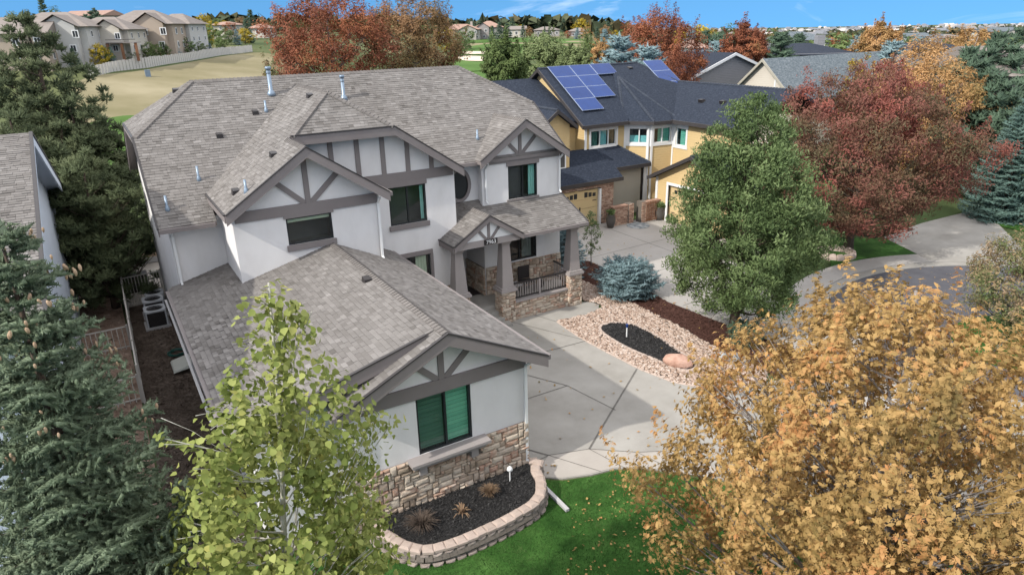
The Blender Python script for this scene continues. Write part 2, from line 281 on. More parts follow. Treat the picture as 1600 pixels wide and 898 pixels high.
# ------------------------------------------------------------------ facades, walls, windows
class Fc:
    """a wall plane: o origin, U horizontal direction along the wall, N outward"""
    def __init__(s, o, U): s.o = np.array(o, float); s.U = np.array([U[0], U[1], 0.0]); s.U /= np.linalg.norm(s.U); s.N = np.cross(s.U, [0, 0, 1.0])
    def p(s, u, z, d=0): return s.o+s.U*u+s.N*d+np.array([0, 0, z])
    def box(s, mb, u0, u1, z0, z1, d0, d1, t=None):
        a = [s.p(u0, z0, d1), s.p(u1, z0, d1), s.p(u1, z0, d0), s.p(u0, z0, d0), s.p(u0, z1, d1), s.p(u1, z1, d1), s.p(u1, z1, d0), s.p(u0, z1, d0)]; mb.hexa(a, t)
    def prism(s, mb, uz, d0, d1, t=None): mb.prism([s.p(u, z, d1) for u, z in uz], s.N*(d0-d1), t)
    def board(s, mb, u0, z0, u1, z1, w, d0, d1, t=None):
        a = np.array([u1-u0, z1-z0]); a /= np.linalg.norm(a); n = np.array([-a[1], a[0]])*w/2
        s.prism(mb, [(u0-n[0], z0-n[1]), (u1-n[0], z1-n[1]), (u1+n[0], z1+n[1]), (u0+n[0], z0+n[1])], d0, d1, t)
    def wall(s, mb, u0, u1, z0, z1, holes=(), th=.18, d=0):
        us = sorted({u0, u1, *[h[0] for h in holes], *[h[1] for h in holes]}); zs = sorted({z0, z1, *[h[2] for h in holes], *[h[3] for h in holes]})
        for i in range(len(us)-1):
            j = 0
            while j < len(zs)-1:
                um = (us[i]+us[i+1])/2; ok = lambda k: not any(h[0] < um < h[1] and h[2] < (zs[k]+zs[k+1])/2 < h[3] for h in holes)
                if ok(j):
                    k = j
                    while k+1 < len(zs)-1 and ok(k+1): k += 1
                    s.box(mb, us[i], us[i+1], zs[j], zs[k+1], d-th, d, .5); j = k+1
                else: j += 1
def window(parent, F, u0, u1, z0, z1, fr='frame', mull=(.5,), fill=(), fw=.045, depth=.10, glass='glass', label=None, room=True, bars=()):
    """frame ring + mullions; children: glass panes, the dark room behind, and what hangs behind the glass"""
    mb = MB(); F.box(mb, u0, u1, z0, z0+fw, -depth, -.02); F.box(mb, u0, u1, z1-fw, z1, -depth, -.02); F.box(mb, u0, u0+fw, z0+fw, z1-fw, -depth, -.02); F.box(mb, u1-fw, u1, z0+fw, z1-fw, -depth, -.02)
    us = [u0+fw]+[u0+(u1-u0)*m for m in mull]+[u1-fw]
    for m in us[1:-1]: F.box(mb, m-fw/2, m+fw/2, z0+fw, z1-fw, -depth-.003, -.017)
    for zb in bars: F.box(mb, u0+fw, u1-fw, z0+(z1-z0)*zb-fw/3, z0+(z1-z0)*zb+fw/3, -depth+.02, -.03)
    wn = mb.build('window', M[fr], parent)
    if label: wn['label'] = label
    for i in range(len(us)-1):
        g = MB(); F.box(g, us[i]+(fw/2 if i else 0), us[i+1]-(fw/2 if i < len(us)-2 else 0), z0+fw, z1-fw, -.07, -.062); g.build('pane', M[glass], wn)
    if room:
        r = MB(); a, b, c, d = u0, u1, z0, z1
        q = lambda *P: r.poly([F.p(*x) for x in P], .5)
        D = -.55; q((a, c, D), (b, c, D), (b, d, D), (a, d, D)); q((a, c, -depth), (b, c, -depth), (b, c, D), (a, c, D)); q((a, d, D), (b, d, D), (b, d, -depth), (a, d, -depth)); q((a, c, -depth), (a, c, D), (a, d, D), (a, d, -depth)); q((b, c, D), (b, c, -depth), (b, d, -depth), (b, d, D))
        r.build('room', M['room'], wn)
    for (f0, f1, g0, g1, mt, nm) in fill:
        c = MB(); A = u0+(u1-u0)*f0; B = u0+(u1-u0)*f1; Z0 = z0+(z1-z0)*g0; Z1 = z0+(z1-z0)*g1
        if nm == 'curtain':
            n = max(4, int((B-A)/.05))
            for k in range(n): F.box(c, A+(B-A)*k/n, A+(B-A)*(k+.96)/n, Z0, Z1, -.17-.02*(k % 2), -.15-.02*(k % 2))
        elif nm == 'blind':
            n = max(4, int((Z1-Z0)/.05))
            for k in range(n): F.box(c, A, B, Z0+(Z1-Z0)*k/n, Z0+(Z1-Z0)*(k+.88)/n, -.14, -.13-.008*(k % 2))
        else: F.box(c, A, B, Z0, Z1, -.135, -.125)
        c.build(nm, M[mt], wn)
    return wn
# ------------------------------------------------------------------ roofs
PIECES = {}
def unit_mesh(key, mat):
    """little beveled box used by every separate stone, block or shingle: one shared mesh per key"""
    if key in PIECES: return PIECES[key]
    rnd = random.Random(key); mb = MB(); b = .10
    if key.startswith('shingle'): mb.hexa([(0, 0, 0), (1, 0, 0), (1, 1, 0), (0, 1, 0), (0, 0, 1), (1, 0, 1), (1, 1, .3), (0, 1, .3)], .5)
    else:
        j = lambda: rnd.uniform(-.05, .05)
        o = [(0+j(), 0+j(), 0), (1+j(), 0+j(), 0), (1+j(), 1+j(), 0), (0+j(), 1+j(), 0)]
        m_ = [(x, y, .62+rnd.uniform(-.1, .1)) for x, y, z in o]
        t = [(b+abs(j()), b*1.6+abs(j()), 1+j()), (1-b-abs(j()), b*1.6+abs(j()), 1+j()), (1-b-abs(j()), 1-b*1.6-abs(j()), 1+j()), (b+abs(j()), 1-b*1.6-abs(j()), 1+j())]
        c = (.5+j(), .5+j(), 1.12)
        n = 0; mb.v = o+m_+t+[c]
        for k in range(4):
            l = (k+1) % 4; mb.f += [(k, l, 4+l, 4+k), (4+k, 4+l, 8+l, 8+k), (8+k, 8+l, 12)]; mb.t += [.5]*3
    PIECES[key] = mb.mesh(key, mat); return PIECES[key]
def clipv(poly, v):
    us = []
    n = len(poly)
    for i in range(n):
        (a, b), (c, d) = poly[i], poly[(i+1) % n]
        if (b-v)*(d-v) <= 0 and abs(b-d) > 1e-9: us.append(a+(c-a)*(v-b)/(d-b))
        elif abs(b-v) < 1e-6: us.append(a)
        if abs(d-v) < 1e-6: us.append(c)
    return (min(us), max(us)) if us else None
def basis(poly):
    P = np.array(poly, float); n = np.cross(P[1]-P[0], P[2]-P[0]); n /= np.linalg.norm(n)
    if n[2] < 0: n = -n
    u = np.cross([0, 0, 1.0], n); u /= np.linalg.norm(u); v = np.cross(n, u)
    return P, n, u, v
def shingle(mb, polys, pieces=None, e=.118, wmin=.10, wmax=.27, thick=(.007, .020), seed=1, near=None):
    """lays laminated shingle tabs on each convex polygon; pieces: list that collects whole tabs as (origin,u,v,n,w,h,t)"""
    rnd = random.Random(seed)
    for poly in polys:
        P, n, u, v = basis(poly); o = P[0]; q = [(float((p-o)@u), float((p-o)@v)) for p in P]
        z0 = (min(p[1] for p in q)); z0 -= 0; v1 = max(p[1] for p in q)
        va = z0
        while va < v1-.01:
            vb = min(va+e, v1); ca = clipv(q, va+.0005); cb = clipv(q, vb-.0005)
            if ca and cb:
                lo, hi = min(ca[0], cb[0]), max(ca[1], cb[1]); x = lo-rnd.uniform(0, .2)
                while x < hi:
                    wd = rnd.uniform(wmin, wmax); y = x+wd-.004
                    a0, a1 = max(x, ca[0]), min(y, ca[1]); b0, b1 = max(x, cb[0]), min(y, cb[1])
                    if a0 >= a1: a0 = a1 = (a0+a1)/2 if ca[0] <= (a0+a1)/2 <= ca[1] else (ca[0] if x < ca[0] else ca[1])
                    if b0 >= b1: b0 = b1 = (b0+b1)/2 if cb[0] <= (b0+b1)/2 <= cb[1] else (cb[0] if x < cb[0] else cb[1])
                    if (a1-a0)+(b1-b0) > .01:
                        t = rnd.choice((rnd.uniform(thick[0], thick[0]+.005), rnd.uniform(thick[1]-.006, thick[1]))); W = lambda s_, w_, h_: o+u*s_+v*w_+n*h_
                        tint = min(1, max(0, rnd.gauss(.5, .18)))
                        whole = abs(a0-b0) < .002 and abs(a1-b1) < .002 and a1-a0 > .12
                        if whole and pieces is not None and near is not None and np.linalg.norm(W(a0, va, 0)-near) < pieces[1] and len(pieces[0]) < pieces[2]:
                            pieces[0].append((W(a0, va, .004), u, v, n, a1-a0, vb-va+.012, t+.012))
                        else:
                            k = len(mb.v); vt = vb+.012
                            mb.v += [tuple(W(a0, va, -.02)), tuple(W(a1, va, -.02)), tuple(W(a0, va, t)), tuple(W(a1, va, t)), tuple(W(b1, vt, .002)), tuple(W(b0, vt, .002)), tuple(W(b0, vt, -.02)), tuple(W(b1, vt, -.02))]
                            mb.f += [(k, k+1, k+3, k+2), (k+2, k+3, k+4, k+5), (k, k+2, k+5, k+6), (k+1, k+7, k+4, k+3)]; mb.t += [tint]*4
                    x += wd
            va = vb
def caps(mb, a, b, nl, nr, w=.13, e=.14):
    """cap shingles along the ridge a-b; nl, nr unit directions down each side"""
    a, b = np.array(a, float), np.array(b, float); L = np.linalg.norm(b-a); d = (b-a)/L; k = 0; nl, nr = np.array(nl, float), np.array(nr, float); nl /= np.linalg.norm(nl); nr /= np.linalg.norm(nr)
    up = -(nl+nr); up = up/np.linalg.norm(up) if np.linalg.norm(up) > .05 else np.array([0, 0, 1.0])
    if up[2] < 0: up = -up
    while k*e < L:
        p, q = a+d*k*e, a+d*min(L, k*e+e*1.1); t = random.random(); u1, u2 = up*.045, up*.022
        n = len(mb.v); mb.v += [tuple(x) for x in (p+nl*w+u1*.7, p+u1, p+nr*w+u1*.7, q+nl*w+u2*.7, q+u2, q+nr*w+u2*.7, p+nl*w-up*.03, p+nr*w-up*.03, q+nl*w-up*.03, q+nr*w-up*.03)]
        mb.f += [(n, n+1, n+4, n+3), (n+1, n+2, n+5, n+4), (n+6, n+7, n+2, n+1, n), (n+6, n, n+3, n+8), (n+2, n+7, n+9, n+5)]; mb.t += [t]*5; k += 1
def slab(mb, poly, th=.14, t=.5, lift=-.012):
    P, n, u, v = basis(poly); mb.prism([p+n*lift for p in P], (0, 0, -th), t)
def edge(mb, a, b, h, th, out, top=0.0, t=None):
    """vertical board hanging under the line a-b, th thick towards out"""
    a, b = np.array(a, float), np.array(b, float); o = np.array([out[0], out[1], 0.0]); o /= np.linalg.norm(o); z = np.array([0, 0, 1.0])
    mb.hexa([a-z*(h-top), b-z*(h-top), b-z*(h-top)+o*th, a-z*(h-top)+o*th, a+z*top, b+z*top, b+z*top+o*th, a+z*top+o*th], t)
# ------------------------------------------------------------------ stone veneer
def ashlar(Wd, Ht, seed, cell=.07, sizes=None):
    rnd = random.Random(seed); nx, ny = max(1, round(Wd/cell)), max(1, round(Ht/cell)); g = [[0]*nx for _ in range(ny)]; out = []
    sizes = sizes or [(3, 1), (4, 1), (5, 2), (4, 2), (3, 2), (2, 1), (2, 2), (6, 2), (3, 3), (4, 1), (5, 2), (2, 3)]
    for j in range(ny):
        for i in range(nx):
            if g[j][i]: continue
            cand = sizes[:]; rnd.shuffle(cand)
            for a, b in cand+[(2, 1), (1, 1)]:
                if i+a <= nx and j+b <= ny and all(not g[j+y][i+x] for y in range(b) for x in range(a)): break
            else: a = b = 1
            for y in range(min(b, ny-j)):
                for x in range(min(a, nx-i)): g[j+y][i+x] = 1
            out.append((i*Wd/nx, j*Ht/ny, min(a, nx-i)*Wd/nx, min(b, ny-j)*Ht/ny))
    return out
def stones(parent, F, u0, u1, z0, z1, seed, objs=True, th=.075, d=0, holes=(), cell=.07, sizes=None, key='stone', mp='stone_piece', mj='stone', gap=.012, budget=None):
    joined = MB(); n = 0
    for (x, z, a, b) in ashlar(u1-u0, z1-z0, seed, cell, sizes):
        if any(h[0] < u0+x+a/2 < h[1] and h[2] < z0+z+b/2 < h[3] for h in holes): continue
        k = random.randrange(8); t_ = th*random.uniform(.65, 1.15)
        o = F.p(u0+x+gap/2, z0+z+gap/2, d); U_, N_ = F.U, F.N
        m4 = Matrix(((U_[0]*(a-gap), 0, N_[0]*t_, o[0]), (U_[1]*(a-gap), 0, N_[1]*t_, o[1]), (0, (b-gap), 0, o[2]), (0, 0, 0, 1)))
        if objs and (budget is None or n < budget):
            link(key, unit_mesh(key+str(k), M[mp]), parent, m4); n += 1
        else:
            me = unit_mesh(key+'_j'+str(k), M[mj]); base = len(joined.v); tt = random.random()
            joined.v += [tuple(m4 @ v.co) for v in me.vertices]
            for p in me.polygons: joined.f.append(tuple(base+i for i in p.vertices)); joined.t.append(tt)
    if joined.v: joined.build(key+'work', M[mj], parent, kind='stuff')
    return n
def downspout(parent, x, y, z1, z0, nx=0, ny=-1, mt='white'):
    mb = MB(); a = Vector((nx, ny, 0)).normalized(); r = .035
    mb.box(x+a.x*.07-.035, x+a.x*.07+.035, y+a.y*.07-.03, y+a.y*.07+.03, z0+.1, z1-.25)
    mb.tube([(x+a.x*.07, y+a.y*.07, z1-.24), (x+a.x*.3, y+a.y*.3, z1-.04)], .035, 6)
    mb.tube([(x+a.x*.07, y+a.y*.07, z0+.14), (x+a.x*.2, y+a.y*.2, z0+.05)], .035, 6)
    return mb.build('downspout', M[mt], parent)
# ------------------------------------------------------------------ main house
H = E('two_storey_house', 'large grey stucco two storey house with half timbered gables and weathered brown shingle roof', 'house', (0, 4, 0))
SL = .674
mz = lambda y: 8.92-SL*(14.288-y)
Lz = lambda x: 8.65-SL*(-.98-x)
Rz = lambda x: 8.65-SL*(x+.98)
gr = lambda x: 4.546-.478*(x+2.158) if x > -2.158 else 4.546+.2687*(x+2.158)
FX = (1, 0); FL = (0, -1)
wl = MB()
holes = {}
Fg = Fc((0, 0, 0), FX); gw = (-2.80, -1.46, 1.55, 3.0)
Fg.wall(wl, -4.38, 0, 0, 3.12, [gw]); Fg.prism(wl, [(-4.38, 3.12), (0, 3.12), (0, 3.42), (-2.158, 4.42), (-4.38, 3.38)], -.18, 0, .5)
# side walls of the garage wing
Fgl = Fc((-4.38, 0, 0), (0, -1)); Fgl.wall(wl, -.6, -.18, 0, 3.35)
Fg2 = Fc((0, .6, 0), FX); Fg2.wall(wl, -6.1, -4.38, 0, 3.3)
Fgw = Fc((-6.1, 0, 0), (0, -1)); Fgw.wall(wl, -9.46, -.78, 0, 3.3)
Fge = Fc((0, 0, 0), (0, 1)); dh = [(.9, 3.7, 0, 2.15), (4.4, 6.8, 0, 2.15)]
Fge.wall(wl, .18, 9.15, 0, 3.3, dh)
# second storey room over the garage
yB = 7.27; F2 = Fc((0, yB, 0), FX); w2 = (-3.40, -2.08, 4.69, 5.48)
F2.wall(wl, -4.82, -.59, 3.0, 5.75, [w2]); F2.prism(wl, [(-4.82, 5.75), (-.59, 5.75), (-.59, 5.88), (-2.706, 7.33), (-4.82, 5.93)], -.18, 0, .5)
F2l = Fc((-4.82, 0, 0), (0, -1)); F2l.wall(wl, -9.46, -yB-.18, 3.0, 5.95)
F2r = Fc((-.59, 0, 0), (0, 1)); F2r.wall(wl, yB+.18, 9.15, 3.0, 5.9)
# recessed left bay of the main block
F1 = Fc((0, 9.46, 0), FX); F1.wall(wl, -6.28, -4.82, 0, 5.35)
FmL = Fc((-6.28, 0, 0), (0, -1)); FmL.wall(wl, -18.9, -9.64, 0, 5.4); FmL.prism(wl, [(-18.9, 5.4), (-9.64, 5.4), (-12.0, 7.0), (-12.3, 7.3), (-16.3, 7.3), (-18.9, 5.6)], -.18, 0, .5)
# G3
yC = 9.15; F3 = Fc((0, yC, 0), FX); w3u = (.43, 1.78, 4.19, 5.50); w3l = (.45, 1.79, 1.75, 3.0)
F3.wall(wl, -.59, 2.89, 0, 5.85, [w3u, w3l]); F3.prism(wl, [(-2.6, 5.85), (2.89, 5.85), (2.89, 5.95), (.62, 7.44), (-2.6, 7.44)], -.18, 0, .5)
F3r = Fc((2.89, 0, 0), (0, 1)); F3r.wall(wl, yC+.18, 11.6, 0, 5.85)
# recess with the oval window and the front door
F5 = Fc((0, 10.3, 0), FX); F5.wall(wl, 2.89, 4.42, 3.9, 5.85); F5d = Fc((0, 11.4, 0), FX); F5d.wall(wl, 2.89, 4.37, .6, 3.9, [(3.1, 4.1, .6, 2.75)])
F5s = Fc((4.37, 0, 0), (0, -1)); F5s.wall(wl, -11.4, -10.06, 0, 4.0)
# G4
yD = 9.88; F4 = Fc((0, yD, 0), FX); w4u = (5.50, 6.80, 4.24, 5.51); w4l = (5.15, 6.74, 1.75, 2.95)
F4.wall(wl, 4.37, 7.87, 0, 5.75, [w4u, w4l]); F4.prism(wl, [(4.37, 5.75), (7.87, 5.75), (7.87, 5.9), (6.033, 7.12), (4.37, 6.0)], -.18, 0, .5)
F4r = Fc((7.87, 0, 0), (0, 1)); F4r.wall(wl, yD+.18, 18.9, 0, 5.75); F4r.prism(wl, [(yD+.18, 5.75), (18.72, 5.75), (16.3, 7.3), (12.3, 7.3)], -.18, 0, .5)
F4l = Fc((4.42, 0, 0), (0, -1)); F4l.wall(wl, -10.3, -10.06, 3.9, 5.85)
Fb = Fc((0, 18.9, 0), (-1, 0)); Fb.wall(wl, -7.69, 6.1, 0, 5.6)
WALL = wl.build('wall', M['stucco'], H)
# gable boards and window trim
tr = MB()
def timbers(F, xa, za, xc, zb, zt, hw, hgtv, w=.15, diag=.8, d=.045):
    """centre post and two raked struts springing from the band"""
    F.board(tr, xc, zb, xc, zt, w, 0, d)
    for s in (-1, 1): F.board(tr, xc+s*.1, zb, xc+s*diag*hw, zb+diag*hgtv, w, 0, d-.006)
Fg.prism(tr, [(-4.38, 2.98), (-.012, 2.98), (-.012, 3.30), (-4.38, 3.30)], 0, .06); timbers(Fg, 0, 0, -2.16, 3.3, 4.3, .85, .70, .14, .95)
Fg.box(tr, -2.86, -1.40, 3.0, 3.02, 0, .064)
F2.prism(tr, [(-4.75, 5.56), (-.66, 5.56), (-.66, 5.86), (-4.75, 5.86)], 0, .05); F2.box(tr, -3.46, -2.02, 5.48, 5.563, 0, .052); timbers(F2, 0, 0, -2.706, 5.86, 7.2, 1.0, .82, .15, .95)
F2.box(tr, -3.46, -2.02, 4.52, 4.69, 0, .07)
F3.prism(tr, [(-.59, 5.66), (2.83, 5.66), (2.83, 5.98), (-.59, 5.98)], 0, .05); F3.box(tr, -.59, 1.82, 5.50, 5.662, 0, .052)
for k in (-1.35, -.5, .35, 1.2, 2.05): F3.board(tr, k, 5.98, k, min(7.42, Rz(k)-.1), .15, 0, .045)
F3.box(tr, .37, 1.84, 4.02, 4.19, 0, .07); F3.box(tr, .36, 1.88, 3.0, 3.15, 0, .06); F3.box(tr, 1.79, 1.89, 1.7, 3.0, 0, .055); F3.box(tr, .36, .45, 1.7, 3.0, 0, .055)
F4.prism(tr, [(4.6, 5.66), (7.80, 5.66), (7.80, 5.96), (4.5, 5.96)], 0, .05); F4.box(tr, 5.43, 6.87, 5.51, 5.662, 0, .052); timbers(F4, 0, 0, 6.033, 5.96, 6.95, .72, .62, .13, .95)
F4.box(tr, 5.43, 6.87, 4.16, 4.24, 0, .04)
tr.split('timber', M['taupe'], H)
# garage window sill: a stepped ledge on corbels
sl_ = MB(); Fg.box(sl_, -3.12, -1.15, 1.48, 1.545, 0, .34); Fg.box(sl_, -3.07, -1.20, 1.40, 1.48, 0, .26); Fg.box(sl_, -3.03, -1.24, 1.33, 1.40, 0, .20)
for k in (-2.80, -1.5): Fg.box(sl_, k-.09, k+.09, 1.13, 1.33, .04, .17)
sl_.build('window_sill', M['taupe_l'], H)
window(H, Fg, *gw, mull=(.52,), fill=[(.03, .5, .04, .97, 'blind_d', 'blind'), (.55, .97, .04, .97, 'blind', 'blind')], label='front window with green blinds')
window(H, F2, *w2, mull=(), fill=[(.03, .97, .80, .97, 'shade', 'shade')], label='wide window with a cream roller shade')
window(H, F3, *w3u, mull=(.5,), fill=[(.88, .97, .04, .97, 'teal', 'curtain')], label='upper window with a teal curtain')
window(H, F3, *w3l, mull=(.45,), fill=[(.62, .93, .04, .97, 'shade', 'curtain')])
window(H, F4, *w4u, mull=(.5,), fill=[(.03, .48, .03, .97, 'screen', 'screen'), (.76, .97, .04, .97, 'teal', 'curtain')], label='upper right window, one half behind a dark screen')
window(H, F4, *w4l, mull=(.5,), fill=[(.62, .9, .03, .97, 'curtain', 'curtain')])
# oval window
ov = MB(); cx_, cz_ = 3.62, 4.98
for k in range(24):
    a0, a1 = 2*math.pi*k/24, 2*math.pi*(k+1)/24; rr = lambda a, s: (cx_+(.36+s)*math.cos(a), cz_+(.52+s)*math.sin(a))
    F5.prism(ov, [rr(a0, 0), rr(a1, 0), rr(a1, .12), rr(a0, .12)], 0, .08, .3)
ovw = ov.build('window', M['taupe'], H); ovw['label'] = 'oval window in a scalloped surround'
g = MB(); F5.prism(g, [(cx_+.36*math.cos(2*math.pi*k/24), cz_+.52*math.sin(2*math.pi*k/24)) for k in range(24)], .002, .03); g.build('pane', M['frame'], ovw)
g = MB()
for k in range(24):
    a0, a1 = 2*math.pi*k/24, 2*math.pi*(k+1)/24; rr = lambda a, s: (cx_+(.36+s)*math.cos(a), cz_+(.52+s)*math.sin(a)); F5.prism(g, [rr(a0, -.03), rr(a1, -.03), rr(a1, .0), rr(a0, .0)], .03, .05, .3)
g.build('inner_frame', M['dark'], ovw)
# garage doors facing the drive
for (a, b, c, d) in dh:
    g = MB()
    for k in range(4): Fge.box(g, a+.02, b-.02, c+k*(d-c)/4+.01, c+(k+1)*(d-c)/4-.01, -.12, -.07)
    g.build('garage_door', M['taupe_l'], H)
# front door
g = MB(); F5d.box(g, 3.12, 4.08, .62, 2.73, -.1, -.04, .3); dr = g.build('front_door', M['dark'], H)
g = MB(); g.tube([F5d.p(4.0, 1.5, 0), F5d.p(4.0, 1.75, 0)], .015); g.build('handle', M['galv'], dr)
g = MB(); F5s.box(g, -10.85, -10.6, 2.3, 2.75, .02, .07); g.build('wall_plaque', M['dark'], H)
# roof
rf_deck = MB(); rf_sh = MB(); near = CAM
pc = ([], 19.5, 300)
z_ = lambda f, pts: [(x, y, f(x, y)) for x, y in pts]
fm = lambda x, y: mz(y); fL = lambda x, y: Lz(x); fR = lambda x, y: Rz(x)
polysA = [z_(fm, [(-6.54, 8.92), (-5.0, 8.92), (-5.0, 9.77), (-6.54, 9.77)]), z_(fm, [(-6.54, 9.77), (8.11, 9.77), (8.11, 12.17), (5.84, 14.288), (-4.37, 14.288), (-6.54, 12.15)])]
hipL = [(-6.54, 12.15, mz(12.15)), (-6.54, 16.43, mz(12.15)), (-4.37, 14.288, 8.92)]
hipR = [(8.11, 12.17, mz(12.17)), (8.11, 16.41, mz(12.17)), (5.84, 14.288, 8.92)]
fbk = lambda x, y: 8.92-SL*(y-14.288)
back = z_(fbk, [(-6.54, 19.4), (8.11, 19.4), (8.11, 16.41), (5.84, 14.288), (-4.37, 14.288), (-6.54, 16.43)])
L1 = z_(fL, [(-5.03, 6.82), (-5.03, 8.65), (-2.706, 8.65), (-2.706, 6.82)]); L2 = z_(fL, [(-5.03, 8.65), (-5.03, 9.84), (-.98, 13.88), (-.98, 10.18), (-2.65, 8.65)])
zr2 = Lz(-2.706); G2R = [(-2.706, 6.82, zr2), (-.404, 6.82, zr2-SL*2.302), (-.404, 9.15, zr2-SL*2.302), (-2.706, 9.15, zr2)]
G3F = [(-2.61, 8.70, 7.55), (.651, 8.70, 7.55), (-.98, 10.18, 8.65)]
G3R = z_(fR, [(.651, 8.70), (3.043, 8.70), (3.043, 9.87), (-.98, 13.88), (-.98, 10.18)])
g4 = 7.229; G4L = [(6.033, 9.43, g4), (4.09, 9.43, g4-SL*1.943), (4.09, 9.9, g4-SL*1.943), (6.033, 11.78, g4)]; G4R = [(6.033, 9.43, g4), (7.985, 9.43, g4-SL*1.952), (7.985, 9.9, g4-SL*1.952), (6.033, 11.78, g4)]
GR = [(-2.158, -.45, 4.546), (.331, -.45, 3.356), (.331, 9.15, 3.356), (-2.158, 9.15, 4.546)]
G1L = [(-2.158, -.45, 4.546), (-4.65, -.45, 3.355), (-4.65, .55, 3.355), (-2.158, .55, 4.546)]
GL = [(-2.158, -.08, 4.546), (-6.588, -.08, 3.356), (-6.588, 9.46, 3.356), (-2.158, 9.46, 4.546)]
pz = lambda x, y: 3.40+.4213*(y-8.1)
PA = z_(pz, [(2.89, 8.1), (7.92, 8.1), (7.92, 9.88), (2.89, 9.88)]); PB = z_(pz, [(2.89, 9.88), (4.42, 9.88), (4.42, 10.3), (2.89, 10.3)])
G5L = [(3.6, 8.0, 4.32), (2.18, 8.0, 3.42), (2.18, 9.15, 3.42), (2.89, 9.15, 3.87), (3.6, 10.28, 4.32)]; G5R = [(3.6, 8.0, 4.32), (4.97, 8.0, 3.45), (4.97, 8.2, 3.45), (3.6, 10.28, 4.32)]
allp = polysA+[hipL, hipR, back, L1, L2, G2R, G3F, G3R, G4L, G4R, GR, G1L, GL, PA, PB, G5L, G5R]
shingle(rf_sh, [GL], pc, seed=5, near=near)
shingle(rf_sh, [GR, G1L], None, seed=6)
shingle(rf_sh, polysA+[hipL, hipR, back, L1, L2, G2R, G3F, G3R, G4L, G4R, PA, PB, G5L, G5R], None, seed=7)
for p in allp: slab(rf_deck, p, .12 if p not in (GL,) else .16)
ROOF = rf_deck.build('roof', M['taupe'], H)
so_ = rf_sh.build('shingles', M['shingle'], ROOF, kind='stuff')
for (o, u, v, n, a, b, t) in pc[0]:
    k = 'shingle'; me = unit_mesh(k, M['shingle_piece'])
    link('shingle', me, ROOF, Matrix(((u[0]*a, v[0]*b, n[0]*t, o[0]), (u[1]*a, v[1]*b, n[1]*t, o[1]), (u[2]*a, v[2]*b, n[2]*t, o[2]), (0, 0, 0, 1))))
cp = MB()
dm = (0, -1, -SL); dl = (-1, 0, -SL); dr_ = (1, 0, -SL); db = (0, 1, -SL)
caps(cp, (-4.37, 14.288, 8.92), (5.84, 14.288, 8.92), dm, db)
caps(cp, (-6.54, 12.15, mz(12.15)), (-4.37, 14.288, 8.92), (1, -1, -.2), (-1, 1, -.9)); caps(cp, (-6.54, 16.43, mz(12.15)), (-4.37, 14.288, 8.92), (1, 1, -.2), (-1, -1, -.9))
caps(cp, (8.11, 12.17, mz(12.17)), (5.84, 14.288, 8.92), (-1, -1, -.2), (1, 1, -.9)); caps(cp, (-.98, 10.18, 8.65), (-.98, 13.9, 8.65), dl, dr_)
caps(cp, (-2.61, 8.70, 7.55), (-.98, 10.18, 8.65), (1, -1, -.15), (-1, 1, -.7)); caps(cp, (.651, 8.70, 7.55), (-.98, 10.18, 8.65), (1, 1, -.7), (-1, -1, -.15))
caps(cp, (-2.706, 6.82, zr2), (-2.706, 8.75, zr2), dl, dr_); caps(cp, (6.033, 9.43, g4), (6.033, 11.78, g4), dl, dr_); caps(cp, (3.6, 8.0, 4.32), (3.6, 10.28, 4.32), dl, dr_)
caps(cp, (-2.158, -.45, 4.546), (-2.158, 7.27, 4.546), (-1, 0, -.27), (1, 0, -.478))
cp.build('ridge_caps', M['cap'], ROOF, kind='stuff')
# barge boards, fascias, drip edges, gutters
bg_ = MB(); dp = MB()
def barge(a, b, out=(0, -1), h=.27, th=.05):
    edge(bg_, a, b, h, th, out, -.015); edge(dp, a, b, .035, th+.025, out, .028)
for a, b in [((-2.158, -.45, 4.546), (.331, -.45, 3.356)), ((-4.65, -.45, 3.355), (-2.158, -.45, 4.546)), ((-6.588, -.08, 3.356), (-2.5, -.08, 4.454)), ((-2.706, 6.82, zr2), (-.404, 6.82, zr2-SL*2.302)), ((-5.03, 6.82, Lz(-5.03)), (-2.706, 6.82, zr2)),
             ((-2.61, 8.70, 7.55), (.651, 8.70, 7.55)), ((.651, 8.70, 7.55), (3.043, 8.70, Rz(3.043))), ((4.09, 9.43, g4-SL*1.943), (6.033, 9.43, g4)), ((6.033, 9.43, g4), (7.985, 9.43, g4-SL*1.952)), ((2.18, 8.0, 3.42), (3.6, 8.0, 4.32)), ((3.6, 8.0, 4.32), (4.97, 8.0, 3.45))]: barge(a, b) if a[2] > 4.6 or b[2] > 4.6 or a[1] < 0 else barge(a, b, h=.19)
for a, b, o in [((-6.54, 12.15, mz(12.15)), (-6.54, 8.92, mz(8.92)), (-1, 0)), ((-6.54, 12.15, mz(12.15)), (-6.54, 16.43, mz(12.15)), (-1, 0)), ((-6.54, 16.43, mz(12.15)), (-6.54, 19.4, fbk(0, 19.4)), (-1, 0)), ((8.11, 12.17, mz(12.17)), (8.11, 9.77, mz(9.77)), (1, 0)), ((-5.03, 6.82, Lz(-5.03)), (-5.03, 9.84, Lz(-5.03)), (-1, 0)), ((7.92, 8.1, 3.40), (7.92, 9.88, pz(0, 9.88)), (1, 0)), ((2.18, 8.0, 3.42), (2.18, 9.15, 3.42), (-1, 0))]: barge(a, b, o, .2, .03)
bg_.split('bargeboard', M['taupe'], H)
dp.split('drip_edge', M['drip'], H)
gu = MB()
def gutter(a, b, out): edge(gu, a, b, .12, .10, out, -.01)
